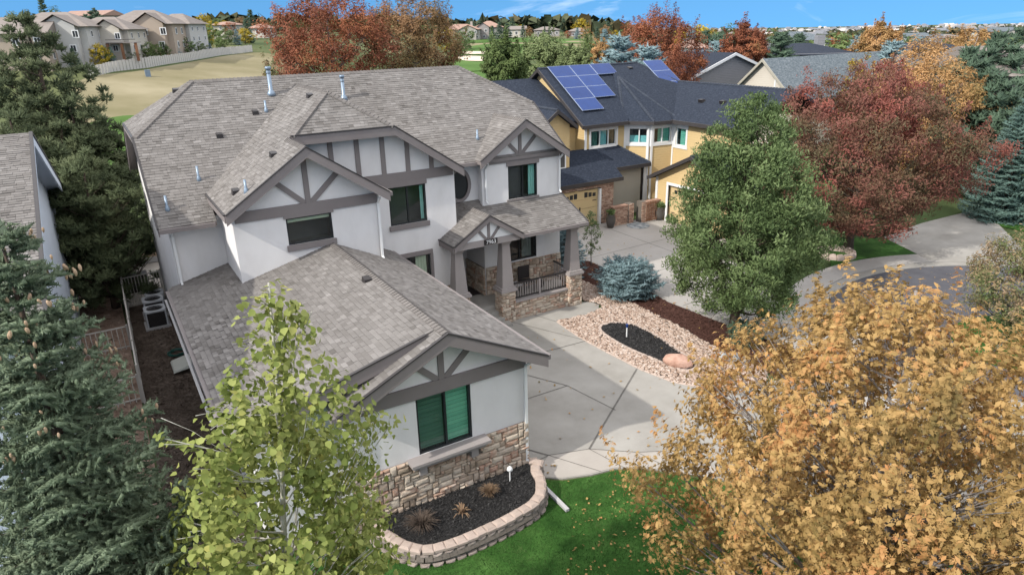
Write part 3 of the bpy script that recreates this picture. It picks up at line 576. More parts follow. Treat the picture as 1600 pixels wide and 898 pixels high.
gutter((-6.54, 8.92, 5.3), (-5.05, 8.92, 5.3), (0, -1)); gutter((3.06, 9.77, mz(9.77)), (4.2, 9.77, mz(9.77)), (0, -1)); gutter((-6.588, -.08, 3.356), (-6.588, 9.3, 3.356), (-1, 0)); gutter((.331, -.45, 3.356), (.331, 9.1, 3.356), (1, 0)); gutter((4.98, 8.1, 3.4), (7.92, 8.1, 3.4), (0, -1)); gutter((-.404, 6.82, zr2-SL*2.302), (-.404, 9.1, zr2-SL*2.302), (1, 0)); gutter((-4.65, -.45, 3.355), (-4.65, -.1, 3.355), (-1, 0))
gu.split('gutter', M['taupe'], H)
so2 = MB(); edge(so2, (-6.70, 1.0, 3.13), (-6.70, 9.2, 3.13), .02, .06, (-1, 0)); so2.build('gutter_guard', M['gutter'], H)
for a in [(-.035, 0, 3.25, 0, 0, -1), (-4.43, 0, 3.2, 0, 0, -1), (-6.20, 9.46, 5.2, 3.4, 0, -1), (4.5, yD, 5.8, 4.2, 0, -1), (-.66, yB, 5.8, 3.75, 0, -1), (7.8, yD, 5.8, 4.2, 0, -1)]: downspout(H, *a)
# roof vents
def pipe(x, y, z, h, r, big=False):
    mb = MB(); mb.lathe(x, y, [(r*2.3, z-.06), (r*1.9, z+.04), (r*1.3, z+.11), (r, z+.13), (r, z+h)], 12)
    if big: mb.lathe(x, y, [(r*1.25, z+h-.22), (r*1.25, z+h-.18)], 12); mb.lathe(x, y, [(r*1.5, z+h-.10), (r*1.5, z+h-.03), (r*1.2, z+h)], 12)
    mb.build('vent_pipe', M['galv'], H, True)
def onroof(px, py):
    """where the sight line through a pixel meets the highest of this roof's planes"""
    best = None
    for p in allp:
        P, n, u, v = basis(p); d = ray(px, py); t = ((P[0]-CAM)@n)/(d@n); X = CAM+d*t; q = [((a-P[0])@u, (a-P[0])@v) for a in P]; x, y = (X-P[0])@u, (X-P[0])@v
        s = [np.sign((q[(i+1) % len(q)][0]-q[i][0])*(y-q[i][1])-(q[(i+1) % len(q)][1]-q[i][1])*(x-q[i][0])) for i in range(len(q))]
        if abs(sum(s)) == len(q) and (best is None or t < best[0]): best = (t, X)
    return best[1] if best else None
for px, py, h, r, b in [(424, 147, .92, .07, True), (537.5, 154, .82, .062, True), (262, 328, .42, .035, False), (311, 281, .42, .035, False), (416, 174, .36, .035, False), (385, 300, .34, .035, False), (746, 217, .34, .035, False), (332, 419, .3, .04, False), (547, 263, .2, .03, False)]:
    p = onroof(px, py)
    if p is not None: pipe(p[0], p[1], p[2], h, r, b)
for px, py in [(343, 213), (399, 177), (369, 301), (428, 243), (485, 151), (275, 143), (574, 439)]:
    p = onroof(px, py)
    if p is None: continue
    mb = MB(); mb.hexa([(p[0]-.11, p[1]-.1, p[2]-.1), (p[0]+.11, p[1]-.1, p[2]-.1), (p[0]+.11, p[1]+.13, p[2]-.04), (p[0]-.11, p[1]+.13, p[2]-.04), (p[0]-.09, p[1]-.09, p[2]+.07), (p[0]+.09, p[1]-.09, p[2]+.07), (p[0]+.09, p[1]+.13, p[2]+.11), (p[0]-.09, p[1]+.13, p[2]+.11)]); mb.build('roof_vent', M['dark'], H)
# stone veneer
mo = MB()
def mort(F, u0, u1, z0, z1, d0=.0, d1=.03): F.box(mo, u0, u1, z0, z1, d0, d1)
mort(Fg, -4.42, 0.0, .0, 1.50, .001); mort(F4, 4.4, 7.87, .5, 1.70, .001); mort(F3, 1.9, 2.89, 0, 1.65, .001); mort(F5s, -11.4, -9.9, .6, 1.7, .001)
MOR = mo.build('stone_veneer', M['mortar'], H)
n = stones(MOR, Fg, -4.44, .03, 0, 1.52, 3, d=.03, holes=[(-2.95, -2.6, 1.10, 1.3), (-1.66, -1.3, 1.1, 1.3)], cell=.075)
n2 = stones(MOR, F4, 4.38, 7.87, .6, 1.72, 9, True, budget=max(0, 300-n-0), d=.03); stones(MOR, F3, 1.9, 2.87, .3, 1.65, 10, False, d=.03); stones(MOR, F5s, -11.35, -9.85, .6, 1.7, 11, False, d=.03)
# porch
pf = MB(); pf.box(2.89, 7.75, 8.75, 9.86, .0, .6); pf.box(2.89, 4.35, 9.86, 11.38, .0, .597); pf.box(2.3, 2.89, 8.5, 9.14, 0, .598); pf.box(4.68, 7.75, 8.32, 8.75, .0, .6)
pf.box(2.75, 4.15, 8.45, 8.75, 0, .45); pf.box(2.75, 4.2, 8.15, 8.45, 0, .30); pf.box(2.75, 4.35, 7.85, 8.15, 0, .15); pf.build('porch_floor', M['conc'], H)
def pier(x0, x1, y0, y1, zt, seed, front=True):
    mb = MB(); mb.box(x0+.03, x1-.03, y0+.03, y1-.03, 0, zt); p = mb.build('stone_pier', M['mortar'], H)
    F = Fc((0, y0+.03, 0), FX); stones(p, F, x0, x1, 0, zt, seed, True, th=.06, d=0, cell=.068, budget=40)
    F = Fc((x0+.03, 0, 0), (0, -1)); stones(p, F, -y1, -y0, 0, zt, seed+1, False, th=.06, d=0, cell=.068); F = Fc((x1-.03, 0, 0), (0, 1)); stones(p, F, y0, y1, 0, zt, seed+2, False, th=.06, d=0, cell=.068)
    c = MB(); c.box(x0-.06, x1+.06, y0-.06, y1+.06, zt, zt+.09); c.box(x0-.02, x1+.02, y0-.02, y1+.02, zt+.09, zt+.16)
    xm, ym = (x0+x1)/2, (y0+y1)/2; b, t = .24, .15; zc = 3.02
    c.hexa([(xm-b, ym-b, zt+.16), (xm+b, ym-b, zt+.16), (xm+b, ym+b, zt+.16), (xm-b, ym+b, zt+.16), (xm-t, ym-t, zc), (xm+t, ym-t, zc), (xm+t, ym+t, zc), (xm-t, ym+t, zc)])
    c.hexa([(xm-t, ym-t, zc), (xm+t, ym-t, zc), (xm+t, ym+t, zc), (xm-t, ym+t, zc), (xm-.21, ym-.21, zc+.14), (xm+.21, ym-.21, zc+.14), (xm+.21, ym+.21, zc+.14), (xm-.21, ym+.21, zc+.14)]); c.box(xm-.21, xm+.21, ym-.21, ym+.21, zc+.14, zc+.30)
    c.build('column', M['taupe_l'], H)
pier(2.25, 2.82, 8.25, 8.8, 1.40, 20); pier(4.14, 4.70, 8.2, 8.75, 1.25, 23); pier(7.18, 7.76, 8.2, 8.78, 1.30, 26)
kb = MB(); kb.box(4.70, 7.18, 8.32, 8.56, 0, .72); kw = kb.build('knee_wall', M['mortar'], H)
stones(kw, Fc((0, 8.32, 0), FX), 4.70, 7.18, 0, .72, 31, True, th=.05, cell=.068, budget=90)
k2 = MB(); k2.box(4.66, 7.22, 8.25, 8.6, .72, .78); k2.build('knee_wall_cap', M['taupe_l'], H)
bm = MB(); bm.box(2.3, 4.88, 8.09, 8.30, 3.22, 3.46); bm.box(4.95, 7.86, 8.24, 8.42, 3.2, 3.36); bm.box(2.28, 2.44, 8.42, 9.14, 3.28, 3.46); bm.box(7.6, 7.78, 8.42, 9.86, 3.2, 3.38)
G5F = Fc((0, 8.11, 0), FX)
bm.split('porch_beam', M['taupe_l'], H)
gb = MB(); G5F.prism(gb, [(2.3, 3.46), (4.88, 3.46), (3.6, 4.27)], -.05, 0, .5); gb.build('porch_gable', M['white'], H)
tr2 = MB(); _tr = tr; tr = tr2; timbers(G5F, 0, 0, 3.6, 3.46, 4.15, .46, .42, .1, .95, .035); tr2.split('porch_strut', M['taupe'], H); tr = _tr
def railing(parent, F, u0, u1, z0, z1, step=.11, mt='dark', top=True, bal='taupe_l'):
    mb = MB(); F.box(mb, u0, u1, z1-.05, z1, -.03, .03); F.box(mb, u0, u1, z0, z0+.04, -.02, .02); r = mb.build('railing', M[mt], parent); n = int((u1-u0)/step)
    me = None
    for k in range(1, n):
        u = u0+(u1-u0)*k/n; b = MB(); F.box(b, u-.014, u+.014, z0+.04, z1-.05, -.014, .014, .5)
        if me is None: me = b.mesh('baluster', M[bal]); me0 = u; link('baluster', me, r)
        else: d = F.U*(u-me0); link('baluster', me, r, Matrix.Translation(Vector(d)))
    return r
railing(H, Fc((0, 8.42, 0), FX), 4.72, 7.16, .84, 1.45); railing(H, Fc((7.5, 0, 0), (0, 1)), 8.8, 9.84, .84, 1.45)
pst = MB(); pst.box(5.87, 5.95, 8.38, 8.46, .78, 1.42); pst.build('railing_post', M['taupe_l'], H)
# house number on the porch beam
pl = MB(); pl.box(3.40, 3.92, 8.045, 8.085, 3.27, 3.45, .3); plq = pl.build('number_plate', M['dark'], H)
tc_ = bpy.data.curves.new('num', 'FONT'); tc_.body = '7963'; tc_.size = .20; tc_.extrude = .006; tc_.align_x = 'CENTER'; tc_.align_y = 'CENTER'
to = bpy.data.objects.new('num', tc_); COL.objects.link(to); bpy.context.view_layer.update(); me = bpy.data.meshes.new_from_object(to); bpy.data.objects.remove(to)
me.materials.clear(); me.materials.append(M['white']); link('house_number', me, plq, Matrix.Translation((3.66, 8.04, 3.355)) @ Matrix.Rotation(R(90), 4, 'X'))
# ------------------------------------------------------------------ ground, paving, beds
def unitr(a): return a/np.linalg.norm(a)
def sheet(name, pts, z, mt, th=None, kind='structure', parent=None, label=None):
    mb = MB(); mb.poly([(x, y, z) for x, y in pts], .5); 
    if th: mb = MB(); mb.prism([(x, y, z-th) for x, y in pts], (0, 0, th), .5)
    o = mb.build(name, M[mt], parent); o['kind'] = kind
    if label: o['label'] = label
    return o
def inpoly(x, y, P):
    c = False; n = len(P)
    for i in range(n):
        a, b = P[i], P[(i+1) % n]
        if (a[1] > y) != (b[1] > y) and x < (b[0]-a[0])*(y-a[1])/(b[1]-a[1])+a[0]: c = not c
    return c
def smooth_poly(pts, n=6):
    out = []; k = len(pts)
    for i in range(k):
        p0, p1, p2, p3 = [np.array(pts[(i+j-1) % k], float) for j in range(4)]
        for s in range(n):
            t = s/n; out.append(tuple(.5*((2*p1)+(-p0+p2)*t+(2*p0-5*p1+4*p2-p3)*t*t+(-p0+3*p1-3*p2+p3)*t**3)))
    return out
# terrain: one sheet to the horizon
ds = [0.5, 8, 16, 24, 32, 40, 45, 52, 60, 68, 76, 85, 95, 105, 115, 125, 135, 150, 165, 180, 200, 225, 250, 280, 320, 400, 550, 800, 1200, 1800, 2600, 4000, 6000, 9000]
angs = np.radians(np.linspace(-180, 180, 145)[:-1]); V = []; Fq = []; na = len(angs)
for d in ds:
    for a in angs:
        x, y = CAM[0]+d*math.sin(YAW+a), CAM[1]+d*math.cos(YAW+a); V.append((x, y, hgt(x, y)-.02))
for i in range(len(ds)-1):
    for j in range(na):
        k = (j+1) % na; Fq.append((i*na+j, i*na+k, (i+1)*na+k, (i+1)*na+j))
tm = mat('terrain_grass', [(.035, .055, .022), (.06, .085, .035), (.10, .11, .05), (.20, .17, .10)], .97, .02, .8, 'noise', .0, 60, .05, detail=9)
g = npmesh('ground', V, Fq, tm, smooth=True); tag(link('ground', g), kind='structure')
def drape(name, pts, off, mt, step=4.0, kind='structure'):
    """sheet that follows the terrain: triangulated grid clipped to a polygon"""
    xs = [p[0] for p in pts]; ys = [p[1] for p in pts]; mb = MB(); x = min(xs)
    import bmesh
    bm = bmesh.new(); vs = [bm.verts.new((p[0], p[1], 0)) for p in pts]; bm.faces.new(vs)
    for axn in (0, 1):
        lo, hi = (min(xs), max(xs)) if axn == 0 else (min(ys), max(ys)); c = lo+step
        while c < hi:
            co = Vector((c, 0, 0)) if axn == 0 else Vector((0, c, 0)); no = Vector((1, 0, 0)) if axn == 0 else Vector((0, 1, 0))
            bmesh.ops.bisect_plane(bm, geom=bm.verts[:]+bm.edges[:]+bm.faces[:], plane_co=co, plane_no=no); c += step
    bmesh.ops.triangulate(bm, faces=bm.faces[:])
    for v in bm.verts: v.co.z = hgt(v.co.x, v.co.y)+off
    me = bpy.data.meshes.new(name); bm.to_mesh(me); bm.free(); me.materials.append(M[mt]); me.polygons.foreach_set('use_smooth', [True]*len(me.polygons)); o = link(name, me); o['kind'] = kind
    if me.polygons and me.polygons[0].normal.z < 0: me.flip_normals()
    return o
def wpoly(pxs):
    return [tuple(hit(px, py)[:2]) for px, py in pxs]
# dry rough, green fairways and sand of the golf course behind
drape('fairway', smooth_poly(wpoly([(600, 150), (640, 122), (720, 104), (840, 104), (900, 130), (800, 180), (660, 190)]), 4), .12, 'fair', 6)
drape('rough_field', smooth_poly(wpoly([(90, 250), (110, 150), (142, 122), (230, 110), (310, 96), (395, 83), (440, 90), (470, 110), (430, 150), (380, 190), (200, 192)]), 4), .05, 'dry', 5)
drape('fairway', smooth_poly(wpoly([(100, 215), (150, 192), (205, 182), (250, 190), (270, 225), (215, 258), (150, 258), (105, 245)]), 4), .10, 'fair', 5)
drape('fairway', smooth_poly(wpoly([(700, 96), (712, 80), (770, 70), (850, 72), (900, 78), (895, 86), (800, 98), (760, 112), (712, 112)]), 4), .25, 'fair', 8)
drape('fairway', smooth_poly(wpoly([(715, 64), (780, 60), (860, 62), (915, 65), (912, 70), (800, 68), (730, 69)]), 4), .3, 'fair', 8)
drape('rough_field', smooth_poly(wpoly([(700, 78), (715, 70), (780, 66), (930, 71), (925, 82), (850, 78), (770, 76)]), 3), .2, 'dry', 10)
for k, P_ in enumerate([[(716, 92), (722, 90), (756, 91), (764, 94), (756, 98), (728, 98), (716, 95)], [(722, 85), (730, 83), (760, 83), (768, 85), (755, 87), (730, 87)]]):
    drape('sand_bunker', smooth_poly(wpoly(P_), 4), .4, 'sand', 6)
# paving of the front court
drive = [(0.0, 7.85), (0.0, .3), (.05, -.28), (.6, -.72), (1.3, -.98), (1.95, -1.1), (2.5, -1.45), (2.87, -1.79), (3.6, -2.5), (4.6, -4.0), (6.5, -6.5), (9.5, -9.5), (14.2, -6.0), (12.6, -2.2), (11.6, -1.0), (9.6, -.4), (7.6, .1), (6.75, .62), (6.25, 1.4), (5.98, 2.6), (5.86, 4.2), (5.8, 5.6), (5.9, 6.9), (5.98, 7.4), (6.6, 7.25), (7.3, 7.22), (7.95, 7.35), (8.25, 7.7), (8.2, 8.1), (7.9, 8.3), (7.2, 8.33), (4.7, 8.33), (4.5, 8.2), (2.7, 8.2)]
sheet('driveway', drive, .02, 'conc', .10)
apr = [(.06, -.25), (.85, .28), (1.9, -.06), (2.85, -.86), (4.2, -1.6), (3.9, -2.85), (3.5, -2.5), (2.87, -1.75), (2.5, -1.41), (1.95, -1.06), (1.3, -.94), (.6, -.69)]
sheet('driveway_border', apr, .0265, 'conc_w')
jm = MB()
def joint(a, b, wd=.03, z=.031):
    a, b = np.array(a, float), np.array(b, float); d = (b-a)/np.linalg.norm(b-a); n = np.array([-d[1], d[0]])*wd/2
    jm.poly([(*(a-n), z), (*(b-n), z), (*(b+n), z), (*(a+n), z)][::1])
for a, b, wd in [((4.2, 5.38), (5.86, 5.31), .03), ((5.9, 2.70), (1.9, -.06), .05), ((2.2, 5.3), (3.40, 3.03), .03), ((3.40, 3.03), (0.05, 3.05), .03), ((3.4, 3.03), (3.72, 1.09), .02), ((.05, 1.6), (.85, .28), .04), ((.85, .28), (1.55, -1.0), .02), ((6.7, .72), (4.2, -1.6), .04),
                 ((.85, .28), (1.9, -.06), .025), ((1.9, -.06), (2.85, -.86), .025), ((2.85, -.86), (4.2, -1.6), .025), ((.05, .2), (.85, .28), .025), ((4.5, 8.2), (5.86, 5.31), .02), ((1.9, -.06), (2.15, -1.25), .018), ((5.9, 7.3), (5.55, 8.3), .02), ((2.85, -.86), (3.1, -1.95), .018), ((8.5, -.2), (5.6, -5.4), .03)]: joint(a, b, wd)
jm.build('expansion_joints', M['joint'])['kind'] = 'structure'
ndrive = [(8.0, 17.08), (11.2, 17.08), (16.0, 17.08), (17.5, 16.6), (19.0, 16.4), (19.0, 15.5), (19.6, 9.5), (18.2, 7.8), (17.0, 6.4), (15.6, 4.4), (14.9, 1.0), (12.4, -.9), (11.2, 1.5), (10.9, 4.4), (10.75, 6.4), (10.95, 8.4), (11.25, 10.6), (10.7, 12.6), (8.0, 13.6)]
sheet('neighbour_driveway', ndrive, .012, 'conc_n', .08)
jm = MB()
for a, b in [((15.4, 16.5), (15.3, 4.3)), ((11.0, 9.2), (19.5, 10.1)), ((11.3, 12.6), (19.4, 13.0)), ((10.9, 5.8), (16.7, 6.1))]: joint(a, b, .03, .0165)
jm.build('driveway_joints', M['joint'])['kind'] = 'structure'
# street: round turning head with gutter, kerb and pavement
cx0, cy0 = 19.6, -4.6
def ring(name, r0, r1, z0, z1, mt, a0=-20, a1=200, top=True):
    mb = MB(); n = 60
    for k in range(n):
        p, q = R(a0+(a1-a0)*k/n), R(a0+(a1-a0)*(k+1)/n); c = lambda r, a, z: (cx0+r*math.cos(a), cy0+r*math.sin(a), z)
        mb.prism([c(r0, p, z0), c(r1, p, z0), c(r1, q, z0), c(r0, q, z0)], (0, 0, z1-z0), .5)
    mb.build(name, M[mt])['kind'] = 'structure'
sheet('road', [(cx0+8.4*math.cos(a), cy0+8.4*math.sin(a)) for a in np.linspace(R(-22), R(202), 50)]+[(cx0-9, cy0-14), (cx0+7, cy0-22), (cx0+16, cy0-14)], -.004, 'asphalt')
ring('kerb', 8.4, 8.85, -.05, .03, 'conc'); ring('pavement', 8.88, 10.0, -.05, .05, 'conc_n')
d2 = [tuple(at(px, py, 2, 0)[:2]) for px, py in [(1380, 372), (1452, 408), (1530, 412), (1600, 392), (1560, 352), (1535, 345), (1520, 330), (1440, 350)]]
sheet('side_driveway', d2, .056, 'conc', .06)
d3 = [tuple(at(px, py, 2, 0)[:2]) for px, py in [(1290, 372), (1300, 425), (1350, 404), (1450, 405), (1385, 374)]]
sheet('grass_verge', d3, .045, 'grass', .04)
d4 = smooth_poly([tuple(at(px, py, 2, 0)[:2]) for px, py in [(1535, 335), (1540, 322), (1640, 312), (1700, 380), (1600, 362), (1560, 352)]], 3)
sheet('grass_verge', d4, .06, 'grass', .05)
# side yard between the houses
sheet('side_yard_mulch', [(-7.9, -2), (-4.4, -2), (-4.4, .6), (-6.0, .6), (-6.2, 18.3), (-7.9, 18.3)], .004, 'mulch_b', .02)
sheet('wood_chip_bed', [(-11.5, 2), (-7.95, 2), (-7.95, 26.5), (-11.5, 26.5)], .003, 'chip', .02)
sheet('patio', [(-7.85, 18.3), (-1, 19.0), (-1, 27.5), (-8.3, 27.0)], .02, 'conc_w', .06)
# lawn in front
lawn = [(-10, -20), (16, -20), (9.4, -9.7), (6.4, -6.6), (4.5, -4.05), (3.5, -2.6), (2.8, -1.86), (2.45, -1.5), (1.93, -1.14), (1.28, -1.02), (.55, -.78), (0, -.33), (0, 0), (-4.6, 0), (-6.5, .6), (-7.9, .6), (-10, .6)]
sheet('lawn', lawn, .0085, 'grass', .03)
rng = np.random.default_rng(4)
def scatter(P, n, keep=None):
    P = np.array(P); lo, hi = P.min(0), P.max(0); out = []
    while len(out) < n:
        x, y = rng.uniform(lo, hi)
        if inpoly(x, y, P) and (keep is None or keep(x, y)): out.append((x, y))
    return np.array(out)
planter_c = [(-.10, -.02), (-.06, -.5), (-.25, -1.05), (-.65, -1.44), (-1.3, -1.60), (-2.1, -1.66), (-2.85, -1.66), (-3.4, -1.54), (-3.74, -1.2), (-3.95, -.7), (-4.15, -.1)]
pin = planter_c+[(-5, .5), (0, .5)]
lp = [(-5.5, -6.0), (6.0, -6.3), (4.5, -4.05), (3.5, -2.6), (2.8, -1.86), (2.45, -1.5), (1.93, -1.14), (1.28, -1.02), (.55, -.78), (0, -.33), (-.1, 0), (-5.4, -.2)]
N = 60000; pts = scatter(lp, N, lambda x, y: not inpoly(x, y, pin))
h = rng.uniform(.025, .06, N); a = rng.uniform(0, 6.28, N); wv = .006; ln = rng.normal(0, .018, (N, 2))
V = np.zeros((N, 3, 3)); V[:, 0, :2] = pts+np.c_[np.cos(a), np.sin(a)]*wv; V[:, 1, :2] = pts-np.c_[np.cos(a), np.sin(a)]*wv; V[:, 2, :2] = pts+ln; V[:, :2, 2] = .008; V[:, 2, 2] = .008+h
tag(link('grass_blades', npmesh('grass_blades', V.reshape(-1, 3), np.arange(N*3).reshape(-1, 3), M['blade'])), 'thick green lawn grass in front of the garage wing', 'grass', kind='stuff')
def chips(name, P, n, z, mt, size=(.02, .06), keep=None, label='', lift=.03):
    pts = scatter(P, n, keep); a = rng.uniform(0, 6.28, n); L = rng.uniform(*size, n); Wd = L*rng.uniform(.25, .6, n)
    U_ = np.c_[np.cos(a), np.sin(a), rng.normal(0, .35, n)]; Vv = np.c_[-np.sin(a), np.cos(a), rng.normal(0, .35, n)]; C = np.c_[pts, z+rng.uniform(.0, lift, n)]
    Q = np.stack([C-U_*L[:, None]/2-Vv*Wd[:, None]/2, C+U_*L[:, None]/2-Vv*Wd[:, None]/2, C+U_*L[:, None]/2+Vv*Wd[:, None]/2, C-U_*L[:, None]/2+Vv*Wd[:, None]/2], 1)
    tag(link(name, npmesh(name, Q.reshape(-1, 3), np.arange(n*4).reshape(-1, 4), M[mt])), label, 'mulch', kind='stuff')
chips('mulch_chips', [(-7.85, .7), (-6.2, .7), (-6.35, 18.2), (-7.85, 18.2)], 7000, .01, 'mulch_b', (.03, .1), label='brown bark mulch in the narrow side yard')
chips('wood_chips', [(-11, 3), (-8, 3), (-8, 26), (-11, 26)], 7000, .01, 'chip', (.04, .12), label='pale wood chips beyond the side fence')
# rock bed, oval and mulch strip
rocks_p = [(5.98, 7.3), (5.9, 6.9), (5.84, 5.6), (5.9, 4.2), (6.02, 2.6), (6.29, 1.4), (6.79, .64), (7.6, .12), (8.6, -.15), (9.3, .4), (9.0, 1.3), (9.12, 2.34), (9.36, 4.4), (9.42, 6.6), (9.35, 8.6), (9.35, 10.2), (8.6, 10.4), (8.0, 8.4), (8.3, 7.9), (8.3, 7.5), (7.9, 7.28), (7.2, 7.15), (6.5, 7.2)]
oval = smooth_poly([(7.2, 6.0), (7.7, 5.85), (8.05, 5.3), (8.08, 4.3), (7.9, 3.1), (7.75, 2.2), (7.55, 1.8), (7.2, 1.75), (6.95, 2.1), (6.85, 2.9), (6.68, 4.0), (6.70, 5.1), (6.85, 5.75)], 5)
strip = [(9.0, 1.2), (9.1, 2.3), (9.3, 4.4), (9.38, 6.6), (9.3, 8.6), (8.9, 10.2), (8.0, 9.9), (8.0, 14.5), (9.5, 13.3), (11.2, 12.3), (11.2, 10.6), (10.9, 8.4), (10.7, 6.4), (10.85, 4.4), (11.1, 1.5), (11.9, .0), (10.6, -.5), (9.3, -.2)]
sheet('rock_bed', rocks_p, .012, 'mulch_b', .04); sheet('mulch_strip', strip, .016, 'mulch_r', .05); sheet('oval_bed', oval, .045, 'mulch_k', .05)
chips('red_mulch_chips', strip, 9000, .02, 'mulch_r', (.03, .08), label='red brown shredded mulch in the strip beside the rock bed')
chips('black_mulch_chips', oval, 3500, .05, 'mulch_k', (.03, .07), label='black rubber mulch inside the stone edged oval')
ico_v = []; ico_f = []
import bmesh
bm = bmesh.new(); bmesh.ops.create_icosphere(bm, subdivisions=1, radius=1); bm.verts.ensure_lookup_table(); icoV = np.array([v.co[:] for v in bm.verts]); icoF = np.array([[v.index for v in f.verts] for f in bm.faces]); bm.free()
bm = bmesh.new(); bmesh.ops.create_icosphere(bm, subdivisions=3, radius=1); bm.verts.ensure_lookup_table(); ico3V = np.array([v.co[:] for v in bm.verts]); ico3F = np.array([[v.index for v in f.verts] for f in bm.faces]); bm.free()
ovL = [(x*1.0, y) for x, y in oval]; cxo = np.mean([p[0] for p in oval]); cyo = np.mean([p[1] for p in oval]); ovBig = [(cxo+(x-cxo)*1.16, cyo+(y-cyo)*1.06) for x, y in oval]
def rubble(name, pts, size, z, mt, label, cat):
    n = len(pts); s = rng.uniform(size[0], size[1], (n, 1, 1))*rng.uniform(.65, 1.25, (n, 1, 3)); s[:, :, 2] *= .65
    a = rng.uniform(0, 6.28, n); J = icoV[None]*(1+rng.normal(0, .16, (n, len(icoV), 1)))*s; c, s_ = np.cos(a)[:, None], np.sin(a)[:, None]
    X = J[:, :, 0]*c-J[:, :, 1]*s_+pts[:, 0:1]; Y = J[:, :, 0]*s_+J[:, :, 1]*c+pts[:, 1:2]; Z = J[:, :, 2]+z+rng.uniform(0, .03, (n, 1))
    V = np.stack([X, Y, Z], 2).reshape(-1, 3); F_ = (icoF[None]+(np.arange(n)*len(icoV))[:, None, None]).reshape(-1, 3); tint = np.repeat(rng.random(n), len(icoF))
    return tag(link(name, npmesh(name, V, F_, M[mt], tint)), label, cat, kind='stuff')
rubble('river_rocks', scatter(rocks_p, 9500, lambda x, y: not inpoly(x, y, ovBig)), (.03, .068), .03, 'rock', 'tan and pink river rock filling the bed beside the driveway', 'gravel')
def edging(path, name, label, cat, w_=.17, l_=.24, h_=.075, mt='capblock', closed=True, z=.0, key='paver', inner=None):
    root = E(name, label, cat, (path[0][0], path[0][1], 0)); P = [np.array(p, float) for p in path]; 
    if closed: P.append(P[0])
    acc = 0; i = 0; seg = [(P[k], P[k+1]) for k in range(len(P)-1)]; L = [np.linalg.norm(b-a) for a, b in seg]; tot = sum(L); n = int(tot/l_)
    for k in range(n):
        s = (k+.5)*tot/n; j = 0
        while s > L[j]: s -= L[j]; j += 1
        a, b = seg[j]; d = (b-a)/L[j]; c = a+d*s; nn = np.array([d[1], -d[0]]); ll = tot/n-.012
        o = c-d*ll/2-nn*w_/2; 
        link(key, unit_mesh(key+str(k % 8), M[mt]), root, Matrix(((d[0]*ll, nn[0]*w_, 0, o[0]), (d[1]*ll, nn[1]*w_, 0, o[1]), (0, 0, h_, z), (0, 0, 0, 1))))
    return root
cpath = [(cxo+(x-cxo)*1.07, cyo+(y-cyo)*1.028) for x, y in oval]
edging(cpath, 'oval_edging', 'ring of small flat pavers edging the oval mulch bed', 'edging', .14, .22, .07)
edging([(5.95, 7.25), (5.88, 6.6), (5.82, 5.5), (5.88, 4.2), (6.0, 2.6), (6.27, 1.42), (6.77, .66), (7.6, .14), (8.6, -.12)], 'bed_edging', 'line of low buff pavers between rock bed and driveway', 'edging', .10, .25, .05, closed=False)
# boulders
def boulder(name, x, y, z, s, mt, label, seed, rz=0, tilt=0):
    r_ = np.random.default_rng(seed); V = ico3V.copy(); d = np.zeros(len(V))
    for k in range(9):
        n = r_.normal(size=3); n /= np.linalg.norm(n); c = r_.uniform(.55, .95); pr = V@n; V = V-np.outer(np.maximum(pr-c, 0)*.85, n)
    V = V*(1+.03*np.sin(V@r_.normal(size=(3,))*7)[:, None])*np.array(s); c, s_ = math.cos(rz), math.sin(rz); V = np.c_[V[:, 0]*c-V[:, 1]*s_, V[:, 0]*s_+V[:, 1]*c, V[:, 2]]
    me = npmesh(name, V, ico3F, M[mt], smooth=False); o = link(name, me, None, Matrix.Translation((x, y, z))); tag(o, label, 'boulder'); return o
pb = at(1060, 565, 2, .15); boulder('boulder', pb[0], pb[1], .17, (.50, .29, .27), 'boulder', 'smooth pink sandstone boulder at the near end of the black mulch oval', 3, R(-52))
pb = at(1142, 560, 2, .1); boulder('boulder', pb[0], pb[1], .12, (.62, .22, .22), 'greyrock', 'long grey boulder lying between rock bed and the big green tree', 8, R(-50))
pb = at(1162, 610, 2, .1); boulder('boulder', pb[0], pb[1], .05, (.28, .14, .10), 'greyrock', 'small flat grey stone near the maple branches', 12, R(-20))
